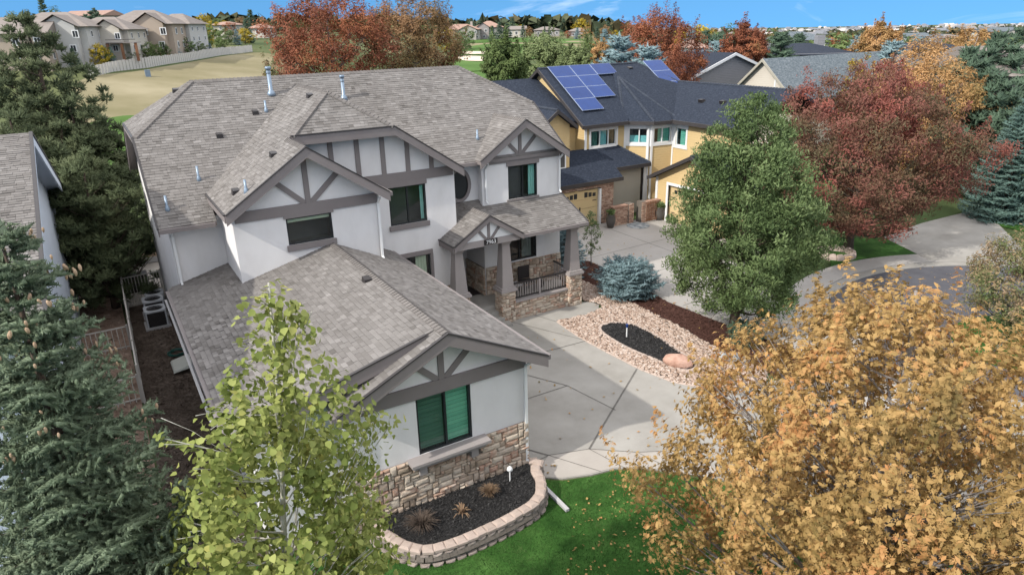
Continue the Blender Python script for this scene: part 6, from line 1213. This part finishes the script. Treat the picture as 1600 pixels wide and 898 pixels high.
# big spruce at the left front, hung with cones near its top
sxy = XY(-8, 345, 7.8); sp, tips, r_ = spruce(11, 8.95, 1.85, .8, .30, 11, .10, .125, B_FINE, 'n_spruce', prof=.80, fullness=1.3, droop=.16, up_tip=.16, jit=.2)
root, _ = tree_thing('spruce_tree', 'tall blue green spruce filling the left front, hung with tan cones near the top', 'tree', sxy, sp)
mb = MB(); mb.lathe(0, 0, [(.004, 0), (.020, -.015), (.028, -.05), (.024, -.085), (.008, -.12), (.001, -.125)], 7, .5); cme = mb.mesh('cone', M['cone'], True)
tops = tips[(tips[:, 2] > 6.6)]; k = 0; tops = tops[r_.permutation(len(tops))[:60]]
for i in r_.permutation(len(tops)):
    for j in range(int(r_.integers(3, 8))):
        if k >= 170: break
        b = tops[i]*np.array([.93, .93, 1])+r_.normal(size=3)*[.07, .07, .05]+[0, 0, -.02]; o = bpy.data.objects.new('cone', cme); COL.objects.link(o); o.parent = root; o.location = b; o.rotation_euler = (r_.normal()*.2, r_.normal()*.2, r_.uniform(0, 6)); s = r_.uniform(.42, .66); o.scale = (s, s, s); k += 1
# aspen in front of the garage wing
axy = XY(425, 425, 6.5); axy = (axy[0]-.095*8.25, axy[1]+.055*8.25)
C, nr, tint, cc, r_ = crown(7, [(2.0, .95), (4.0, 1.15), (5.2, 1.08), (6.1, .85), (6.9, .52), (7.6, .30), (8.25, .07)], 430, 34, .1, T_ASPEN, .25, flat=1.15, inner=.3, lobes=.5, top_up=.1, lean=(.095, -.055), spikes=60, spl=.55, spw=.07, smin=.1)
wp = C+np.array([axy[0], axy[1], 0]); order = np.argsort(np.linalg.norm(wp-CAM, axis=1)); front = set(order[:300].tolist()); rest = np.array([i for i in range(len(C)) if i not in front])
root, _ = tree_thing('aspen_tree', 'slender aspen with yellow green heart shaped leaves and a pale trunk', 'tree', axy, [('foliage', leaves_mesh('foliage', C[rest], nr[rest], tint[rest], .078, T_ASPEN, 'l_aspen', r_)), ('trunk', limbs(cc, 1.5, 8.3, .07, 7, 110, 'bark_w', wob=.04, lean=(.095, -.055)))])
_[0]["kind"] = 'stuff'
def single_leaves(root, C, nr, idx, T, size, mt, r_):
    mes = []
    for t in (.1, .3, .5, .7, .9): mes.append(npmesh('leaf', T[0], T[1], M[mt], np.full(len(T[1]), t)))
    for i in idx:
        n = Vector(nr[i]).normalized(); q = n.to_track_quat('Z', 'Y'); o = bpy.data.objects.new('leaf', mes[int(r_.integers(5))]); COL.objects.link(o); o.parent = root; o.location = C[i]; s = size*r_.uniform(.75, 1.2)
        o.rotation_mode = 'QUATERNION'; o.rotation_quaternion = q @ Matrix.Rotation(r_.uniform(0, 6.28), 3, 'Z').to_quaternion(); o.scale = (s, s, s)
single_leaves(root, C, nr, order[:300], T_ASPEN, .082, 'l_aspen', r_)
# maple filling the right front
mxy = (1.85, -7.5)
C, nr, tint, cc, r_ = crown(29, [(.7, 2.3), (2.0, 2.8), (3.2, 3.0), (4.3, 2.85), (5.2, 2.3), (5.9, 1.6), (6.4, .9), (6.8, .3)], 1050, 54, .1, T_MAPLE, .33, flat=1.35, inner=.25, lobes=.34, top_up=.3, spikes=150, spl=.9, spw=.11)
wp = C+np.array([mxy[0], mxy[1], 0]); order = np.argsort(np.linalg.norm(wp-CAM, axis=1)); front = set(order[:300].tolist()); rest = np.array([i for i in range(len(C)) if i not in front])
root, _ = tree_thing('maple_tree', 'broad maple with golden orange autumn leaves filling the right front', 'tree', mxy, [('foliage', leaves_mesh('foliage', C[rest], nr[rest], tint[rest], .098, T_MAPLE, 'l_maple', r_)), ('trunk', limbs(cc, 1.0, 6.9, .16, 29, 150, 'bark_g'))])
_[0]['kind'] = 'stuff'; single_leaves(root, C, nr, order[:300], T_MAPLE, .098, 'l_maple', r_)
# green ash beside the rock bed
gxy = (11.0, 3.3); pr = [(.9, 1.1), (1.6, 1.9), (2.8, 2.4), (4.2, 2.3), (5.4, 1.85), (6.6, 1.35), (7.4, .95), (7.9, .5), (8.2, .15)]
r, o_ = tree_thing('ash_tree', 'dense green ash tree standing in the red mulch strip', 'tree', gxy, broad(31, pr, 820, 95, .13, T_LANCE, 'l_green', .38, 60, 'bark', .15, droop=.8, lobes=.30, top_up=.3, inner=.32)); o_[0]['kind'] = 'stuff'
# red tree by the turning head
rxy = (22.0, 6.3); pr = [(1.4, 1.6), (2.2, 3.0), (3.4, 3.9), (4.8, 4.0), (6.2, 3.5), (7.4, 2.4), (8.2, 1.2), (8.8, .3)]
r, o_ = tree_thing('red_maple_tree', 'wide dark red and bronze tree above the turning circle', 'tree', rxy, broad(37, pr, 640, 120, .14, T_LANCE, 'l_red', .55, 60, 'bark', .2, droop=.5, lobes=.38, top_up=.4, inner=.2, spikes=60, spl=1.0, spw=.2)); o_[0]['kind'] = 'stuff'
q = at(1306, 400, 2, .0); edging([(q[0]+.75*math.cos(a), q[1]+.75*math.sin(a)) for a in np.linspace(0, 6.28, 17)[:-1]], 'tree_ring', 'ring of pinkish blocks round the red tree trunk', 'edging', .2, .3, .3, 'capblock')
# blue spruces and small plants near the porch
q = at(988, 470, 2, 0); sp, t_, r_ = spruce(41, 1.35, 1.5, .1, .14, 14, .13, .17, B_MID, 'n_blue', droop=.05, prof=.45, up_tip=.1); tree_thing('dwarf_blue_spruce', 'low round silver blue spruce at the edge of the rock bed', 'shrub', (q[0]+.25, q[1]+.6), sp)
sp, t_, r_ = spruce(43, 2.5, 1.15, .1, .24, 9, .16, .2, B_MID, 'n_blue', prof=.8); tree_thing('blue_spruce_tree', 'young blue spruce half hidden behind the right porch column', 'tree', (9.1, 11.3), sp)
r, o_ = tree_thing('sapling', 'thin young tree with sparse leaves beside the pale driveway', 'tree', (10.9, 11.7), broad(47, [(.6, .25), (1.2, .42), (1.9, .38), (2.6, .12)], 46, 26, .1, T_LANCE, 'l_green', .16, 20, 'bark_g', .025, lobes=.4)); o_[0]['kind'] = 'stuff'
sp, t_, r_ = spruce(44, .8, .7, .05, .15, 9, .14, .18, B_MID, 'n_dark', droop=-.2, prof=.5); q = at(1140, 545, 2, 0); tree_thing('juniper_shrub', 'dark green juniper beneath the ash beside the grey boulder', 'shrub', (q[0]+.6, q[1]-.1), sp)
# right edge trees
r, o_ = tree_thing('crabapple_tree', 'small round tree, russet on top and green below, at the right edge', 'tree', (18.0, -3.0), broad(53, [(.7, 1.0), (1.4, 1.9), (2.4, 2.1), (3.3, 1.4), (3.9, .4)], 280, 85, .11, T_LANCE, 'l_pale', .42, 30, 'bark', .1, lobes=.3)); o_[0]['kind'] = 'stuff'
sp, t_, r_ = spruce(55, 6.6, 2.4, .2, .30, 12, .17, .21, B_MID, 'n_teal', prof=.8); tree_thing('blue_spruce_tree', 'large blue green spruce beyond the side driveway at the right edge', 'tree', XY(1606, 160, 45), sp, dz=-.4)
# pines left rear
PN = pine(61, 11.3, 2.5, 2.0, nt=420, T=B_MID, tw=.21, per=40, clump=.42)
tree_thing('pine_tree', 'tall dark pine rising behind the pale blue house', 'tree', XY(36, 25, 37), PN, dz=.2)
P2_ = pine(62, 8.2, 2.2, 1.0, nt=280, T=B_MID, tw=.23, per=34, clump=.45)
tree_thing('pine_tree', 'shorter pine leaning toward the big roof, right of the tallest pine', 'tree', XY(98, 118, 36), P2_, dz=.1); tree_thing('pine_tree', 'pine with long low boughs just behind the blue house gable', 'tree', XY(120, 225, 31), pine(63, 6.4, 2.0, .6, nt=250, T=B_MID, tw=.23, per=32, clump=.42)); tree_thing('pine_tree', 'dark pine at the far left edge behind the roof', 'tree', XY(-5, 110, 33), P2_, rz=1.2)
for i, (px, py, d, s, lab) in enumerate([(190, 330, 37, 1.0, 'olive shrub against the left wall of the big house'), (160, 380, 33, .8, 'green leafy shrub by the side fence corner'), (205, 290, 41, 1.1, 'yellow green shrub behind the big house corner'), (170, 300, 39, 1.3, 'bushy dark shrub between pine and patio'), (135, 395, 34, 1.0, 'low green shrub at the foot of the pines'), (230, 372, 39, .6, 'small round bright bush beside the sofa')]):
    r, o_ = tree_thing('shrub', lab, 'shrub', XY(px, py, d), broad(70+i, [(.2, .8), (.9, 1.2), (1.7, 1.0), (2.3, .4)], 70, 45, .13, T_LANCE, ('l_mid', 'l_green', 'l_willow', 'l_green', 'l_green', 'l_mid')[i], .35, 12, 'bark', .05), sc=s); o_[0]['kind'] = 'stuff'
# trees behind the house
def spec(name, label, px, ptop, d, wpx, mt, seed, shape='round', nc=260, per=40, leaf=.28, base=.12, group=None, T=T_LANCE, bark='bark_g', clump=None, cat='tree', py_base=None, inner=.22):
    x, y = XY(px, ptop, d); zt = az(px, ptop, d)[2]; zb = hgt(x, y); h_ = zt-zb; rad = wpx/2*d/1083
    pr = {'round': [(base, .45), (.3, .85), (.5, 1), (.7, .9), (.86, .6), (1, .12)], 'fan': [(base, .25), (.35, .6), (.6, .88), (.8, 1.0), (.92, .72), (1, .3)], 'oval': [(base, .6), (.3, .9), (.55, 1), (.8, .75), (1, .12)], 'wide': [(.05, .8), (.3, 1), (.6, .95), (.85, .6), (1, .15)]}[shape]
    hc = min(h_, 2.5*rad); pr = [(h_-(1-a)*hc if shape in ('round', 'oval') else a*h_, b*rad) for a, b in pr]; r, o_ = tree_thing(name, label, cat, (x, y), broad(seed, pr, nc, per, leaf, T, mt, clump or rad*.2, 45, bark, h_*.018, lobes=.28, inner=inner, spikes=int(nc*.12), spl=h_*.14, spw=rad*.06), group); o_[0]['kind'] = 'stuff'; return r
spec('red_oak_tree', 'tall fan shaped red and rust tree behind the left part of the main ridge', 505, -16, 46, 160, 'l_redor', 81, 'fan', 420, 95, .19)
spec('rust_ash_tree', 'rust and olive tree behind the main ridge, right of the red one', 638, -8, 49, 128, 'l_rust', 82, 'fan', 380, 95, .19)
spec('rust_ash_tree', 'low salmon tinted crown at the left foot of the red tree', 440, 78, 52, 70, 'l_pale', 83, 'oval', 110, 40, .22)
spec('willow_tree', 'round olive green tree beyond the right end of the main ridge', 785, 62, 60, 62, 'l_mid', 84, 'round', 260, 60, .26)
spec('willow_tree', 'feathery grey green willow in front of the golf villas', 852, 52, 66, 80, 'l_willow', 85, 'oval', 300, 60, .28)
spec('willow_tree', 'low grey green willow touching the solar roof ridge', 905, 72, 58, 60, 'l_willow', 86, 'oval', 220, 55, .26)
spec('dark_tree', 'dark olive tree between willow and blue spruce', 928, 62, 62, 44, 'l_mid', 87, 'oval', 180, 50, .25)
spec('amber_tree', 'small amber tree left of the silver blue spruce', 940, 66, 56, 30, 'l_orange', 88, 'oval', 80, 40, .22)
spec('rust_maple_tree', 'tall rust orange tree behind the solar roof', 1030, 16, 64, 128, 'l_redor', 89, 'round', 420, 90, .22, base=.05)
sp, t_, r_ = spruce(91, 8.2, 3.2, .3, .5, 9, .3, .42, B_LOW, 'n_blue', prof=.7); BS = sp
def con(name, label, px, ptop, d, mesh, h0, group=None, rz=None, wide=1.0, cat='tree'):
    x, y = XY(px, ptop, d); h_ = az(px, ptop, d)[2]-hgt(x, y); s = h_/h0; return tree_thing(name, label, cat, (x, y), mesh, group, rz if rz is not None else px*1.3, (s*wide, s*wide, s))
con('blue_spruce_tree', 'silver blue spruce behind the solar ridge, larger left one of the pair', 968, 52, 55, BS, 8.2, wide=1.0); con('blue_spruce_tree', 'silver blue spruce behind the solar ridge, smaller right one of the pair', 1012, 68, 54, BS, 8.2, rz=2.1)
# right side: middle distance
spec('crimson_tree', 'round crimson and bronze tree behind the grey gable', 1168, 38, 80, 62, 'l_redor', 92, 'round', 240, 60, .28)
spec('amber_ash_tree', 'feathery orange ash between red tree and dark pines', 1450, 66, 50, 150, 'l_orange', 93, 'round', 360, 95, .18, base=.08)
spec('amber_ash_tree', 'round bronze orange tree standing on the skyline right of centre', 1378, 37, 85, 54, 'l_orange', 94, 'oval', 240, 60, .28)
spec('gold_hedge', 'bright yellow clipped shrub row beyond the blue grey roof', 1352, 74, 66, 56, 'l_yellow', 95, 'wide', 90, 40, .24, cat='shrub')
spec('amber_ash_tree', 'thin orange tree against the valley right of the bronze one', 1530, 44, 75, 60, 'l_orange', 96, 'fan', 130, 40, .28)
PL = pine(97, 8.5, 2.6, 1.0, 'n_dark', nt=200, T=B_LOW, tw=.5, per=16, clump=.55)
con('pine_tree', 'dark pine right of the orange ash, front one of its group', 1520, 78, 58, PL, 8.5, wide=1.15); con('pine_tree', 'dark pine at the right edge of the skyline behind the spruce', 1568, 55, 66, PL, 8.5, wide=1.2); con('pine_tree', 'dark low pine above the large blue spruce', 1560, 118, 50, PL, 8.5, wide=1.1)
DS, t_, r_ = spruce(98, 8, 2.4, .3, .6, 8, .4, .55, B_LOW, 'n_dark', prof=.9); DSb = [(n, m.copy()) for n, m in DS]; DSb[0][1].materials[0] = M['n_blue']
con('spruce_tree', 'dark green cone shaped spruce behind the beige gable', 1222, 52, 78, DS, 8, wide=1.2); con('spruce_tree', 'narrow dark spruce left of the white chimney', 1250, 54, 95, DS, 8); con('blue_spruce_tree', 'small blue spruce behind the grey house roof', 1119, 66, 84, DSb, 8, wide=1.2); con('blue_spruce_tree', 'grey blue spruce right of the yellow hedge', 1397, 66, 72, DSb, 8, wide=1.3); con('spruce_tree', 'teal spruce right of the dark roofed house', 1344, 58, 90, DSb, 8, wide=1.2)
# shared crowns for repeats farther away
LIB = {}
for i, (k, mt) in enumerate([('olive', 'l_mid'), ('green', 'l_green'), ('amber', 'l_orange'), ('red', 'l_redor'), ('gold', 'l_yellow'), ('grey', 'l_willow'), ('rust', 'l_rust')]):
    LIB[k] = broad(120+i, [(.6, 1.0), (2, 2.1), (3.6, 2.4), (5, 1.8), (6, .5)], 70, 26, .45, T_LANCE, mt, .62, 10, 'bark', .12, lobes=.35)
LIB['spruce'] = DS; LIB['blue'] = DSb; LIB['pine'] = PL
HT = {'spruce': 8, 'blue': 8, 'pine': 8.5}; CAT = {'spruce': 'spruce_tree', 'blue': 'blue_spruce_tree', 'pine': 'pine_tree'}
def lib(kind, label, px, ptop, d, wide=1.0, group=None, cat='tree'): return con(CAT.get(kind, 'round_tree' if cat == 'tree' else 'shrub'), label, px, ptop, d, LIB[kind], HT.get(kind, 6.2), group, wide=wide, cat=cat)
for a in [('gold', 'yellow autumn tree left of the conical spruce on the hill', 150, 68, 98, 1.0), ('olive', 'olive tree half behind the yellow hill tree', 160, 70, 101, .9), ('blue', 'blue spruce right of the yellow hill tree', 172, 74, 98, .9), ('spruce', 'dark spruce behind the pines below the first hill house', 112, 76, 92, 1.2), ('green', 'green shrub under the white lower house', 192, 76, 104, 1.3), ('olive', 'olive shrub under the tall deck', 206, 78, 104, 1.3), ('olive', 'small tree right of the tall deck', 234, 64, 112, 1.2), ('green', 'small green tree under the hipped brown house', 250, 66, 116, 1.1),
          ('amber', 'small amber shrub beside the hill blue spruce', 256, 80, 112, 1.6), ('blue', 'rounded blue spruce standing alone below the hill houses', 270, 62, 112, 1.3), ('green', 'dark green round tree right of the hill blue spruce', 290, 58, 116, 1.1), ('olive', 'brown olive shrub near the right end of the hill row', 308, 64, 128, 1.4), ('blue', 'small blue spruce near the bend of the long fence', 327, 68, 126, 1.1), ('olive', 'round olive tree at the bend of the long fence', 345, 58, 130, 1.2),
          ('gold', 'tall yellow tree at the end of the hill row', 316, 22, 150, 1.0), ('olive', 'broad olive yellow tree below the tall yellow one', 322, 36, 145, 1.3), ('red', 'red tree behind the pale hill house', 356, 32, 190, .9), ('spruce', 'pointed dark spruce right of the pale hill house', 383, 30, 175, 1.1), ('green', 'dark tree left of the pointed spruce', 350, 42, 165, 1.4), ('gold', 'yellow green tree below the pointed spruce', 380, 44, 170, 1.4), ('blue', 'small spruce next to the yellow green tree', 368, 46, 165, 1.1),
          ('spruce', 'lone tall spruce on the skyline above the hilltop roofs', 63, -2, 170, .9), ('green', 'dark round tree right of the skyline spruce', 84, 10, 170, 1.0), ('pine', 'dark bush like pine between the hilltop roofs', 145, 14, 165, 1.1), ('green', 'dark crown at the upper left edge', 18, 18, 170, 1.1),
          ('green', 'round green tree before the white golf villa', 727, 41, 215, 1.0), ('green', 'larger green tree left of the golf bunkers', 715, 47, 190, 1.0), ('gold', 'yellow tree at the left of the golf villa', 696, 42, 205, 1.0), ('spruce', 'dark conical tree in front of the salmon villa', 769, 41, 250, 1.2), ('spruce', 'tall dark cypress right of the salmon villa', 780, 35, 262, 1.3), ('spruce', 'second dark cypress right of the salmon villa', 792, 37, 268, 1.5), ('spruce', 'dark spruce right of the small white villa', 817, 38, 280, 1.0),
          ('spruce', 'dark spruce on the skyline over the villas', 736, 29, 330, 1.3), ('rust', 'rust tree left of the long grey villa', 826, 41, 280, 1.0), ('spruce', 'slim cypress before the long grey villa', 851, 42, 270, .7), ('spruce', 'another slim cypress before the long grey villa', 858, 42, 270, .7), ('red', 'dark red shrub tree under the long grey villa', 887, 47, 260, 1.2), ('blue', 'blue spruce before the brown roofed villa', 902, 44, 255, 1.3), ('amber', 'orange tree right of the brown roofed villa', 915, 39, 250, .9), ('spruce', 'dark tree on the skyline right of the orange tree', 933, 43, 280, 1.1), ('blue', 'grey blue tree behind the silver spruces', 945, 46, 200, 1.2),
          ('gold', 'yellow tree on the skyline right of the rust maple', 1072, 43, 180, 1.1), ('spruce', 'dark tree on the skyline between yellow trees', 1062, 44, 190, 1.1), ('gold', 'second yellow tree on the skyline', 1088, 41, 175, 1.1), ('blue', 'blue spruce in front of the skyline yellow trees', 1080, 46, 150, 1.1), ('pine', 'broad dark pine before the crimson tree', 1105, 50, 130, 1.3), ('gold', 'gold tree right of the broad dark pine', 1100, 40, 185, 1.1), ('rust', 'rust tree left of the crimson tree', 1112, 43, 170, 1.1), ('pine', 'dark pine left of the crimson tree', 1132, 46, 140, 1.2), ('green', 'tall green tree behind the crimson tree', 1146, 38, 150, 1.1), ('rust', 'rust tree behind the crimson tree right side', 1196, 42, 140, 1.2),
          ('green', 'green tree left of the cone shaped spruce', 1206, 46, 120, 1.2), ('red', 'dark red tree behind the white chimney', 1293, 47, 130, 1.2), ('olive', 'olive gold tree right of the white chimney', 1312, 48, 115, 1.3), ('olive', 'grey olive tree behind the dark roofed house', 1330, 50, 140, 1.3), ('amber', 'orange tree in the valley behind the pines', 1545, 38, 160, 1.2), ('amber', 'orange tree in the valley beside the white house', 1495, 58, 150, 1.2), ('rust', 'rust tree in the valley below the pale gabled house', 1515, 46, 130, 1.2), ('green', 'green tree in the valley left of the white gabled house', 1420, 56, 170, 1.4), ('olive', 'olive tree in the valley right of the white gabled house', 1458, 58, 150, 1.5),
          ('pine', 'dark pine on the far right skyline', 1590, 46, 120, 1.2), ('green', 'green crown at the far right edge', 1606, 60, 90, 1.3)]:
    d_ = a[3]
    if a[1] in ('',) or (a[2] < 350 and a[2] > 105 and 55 < a[3-0] and a[4] < 135 and a[3] > 50):
        fy = float(np.interp(a[2], [142, 175, 230, 300, 345, 396], [121, 113, 105, 95, 87, 81])); q = hit(a[2], fy); d_ = math.hypot(q[0]-CAM[0], q[1]-CAM[1])+5
        lib(a[0], a[1], a[2], a[3], d_, wide=a[5])
    else: lib(*a[:5], wide=a[5])
G_ = 'trees scattered through the valley'
rr = random.Random(77)
for k in range(210):
    px = rr.uniform(1040, 1640); d = rr.uniform(120, 430); kind = rr.choice(['green', 'olive', 'pine', 'pine', 'spruce', 'rust', 'amber', 'grey', 'blue', 'olive']); x, y = XY(px, 40, d); s = rr.uniform(.85, 1.4)
    if hgt(x, y) > 3: continue
    lb = {'green': 'green', 'olive': 'olive', 'pine': 'dark pine', 'spruce': 'dark spruce', 'rust': 'rust coloured', 'amber': 'amber', 'grey': 'grey green', 'blue': 'blue spruce'}[kind]
    tree_thing('valley_tree', 'small far off %s tree among the roofs of the valley' % lb, 'tree', (x, y), LIB[kind], 'far off %s trees in the valley' % lb, k, (s*1.1, s*1.1, s*.8))
rr = random.Random(78)
for k in range(46):
    px = rr.uniform(280, 1050); d = rr.uniform(300, 420); kind = rr.choice(['green', 'pine', 'spruce', 'rust', 'olive', 'gold', 'grey']); x, y = XY(px, 40, d); s = rr.uniform(.7, 1.2)
    tree_thing('ridge_tree', 'small %s tree on the low ridge behind the golf villas' % kind, 'tree', (x, y), LIB[kind], 'far off %s trees on the ridge' % kind, k, (s*1.2, s*1.2, s))
# woods reading as one mass
n = 9000; d = 210*np.exp(rng.random(n)**.8*3.0); px = np.where(rng.random(n) < .75, rng.uniform(1050, 1720, n), rng.uniform(-100, 1100, n)); d = np.where(px < 1050, np.maximum(d, 420), d); C = []
for i in range(n):
    x, y = XY(px[i], 40, d[i]); z = hgt(x, y); s = rng.uniform(3.2, 6.0)*(1+d[i]/2200)
    for j in range(3): C.append((x+rng.normal()*s*.5, y+rng.normal()*s*.5, z+s*rng.uniform(.2, 1.1), s*1.1))
C = np.array(C); P, F_, k = place(T_CLUMP, C[:, :3], rng.normal(size=(len(C), 3))+[0, 0, .6], C[:, 3]*1.1, rng)
M['woods'] = mat('far_woods', [(.03, .045, .025), (.045, .06, .03), (.06, .07, .035), (.12, .085, .035), (.16, .09, .04)], .9, .004, .35, 'tint')
tag(link('distant_woods', npmesh('distant_woods', P, F_, M['woods'], np.repeat(np.repeat(rng.random(n)**1.6, 3), k))), 'dark green and rust woods merging together toward the horizon', 'woods', kind='stuff')
# air
hz = MB(); hz.box(-9500, 9500, -9500, 9500, -125, 24, .5); hm = bpy.data.materials.new('haze'); hm.use_nodes = True; hn = hm.node_tree; hn.nodes.clear(); ho = hn.nodes.new('ShaderNodeOutputMaterial'); pv = hn.nodes.new('ShaderNodeVolumePrincipled')
pv.inputs['Color'].default_value = (.80, .88, 1, 1); pv.inputs['Density'].default_value = .00016; pv.inputs['Anisotropy'].default_value = .2; hn.links.new(pv.outputs[0], ho.inputs['Volume'])
if USE_HAZE: o = hz.build('haze', hm); o['kind'] = 'stuff'
tag(link('fallen_leaves', npmesh('fallen_leaves', FALLEN.reshape(-1, 3), np.arange(len(FALLEN)*4).reshape(-1, 4), M['l_maple'])), 'scattered tan fallen leaves on the paving and street', 'leaves', kind='stuff')
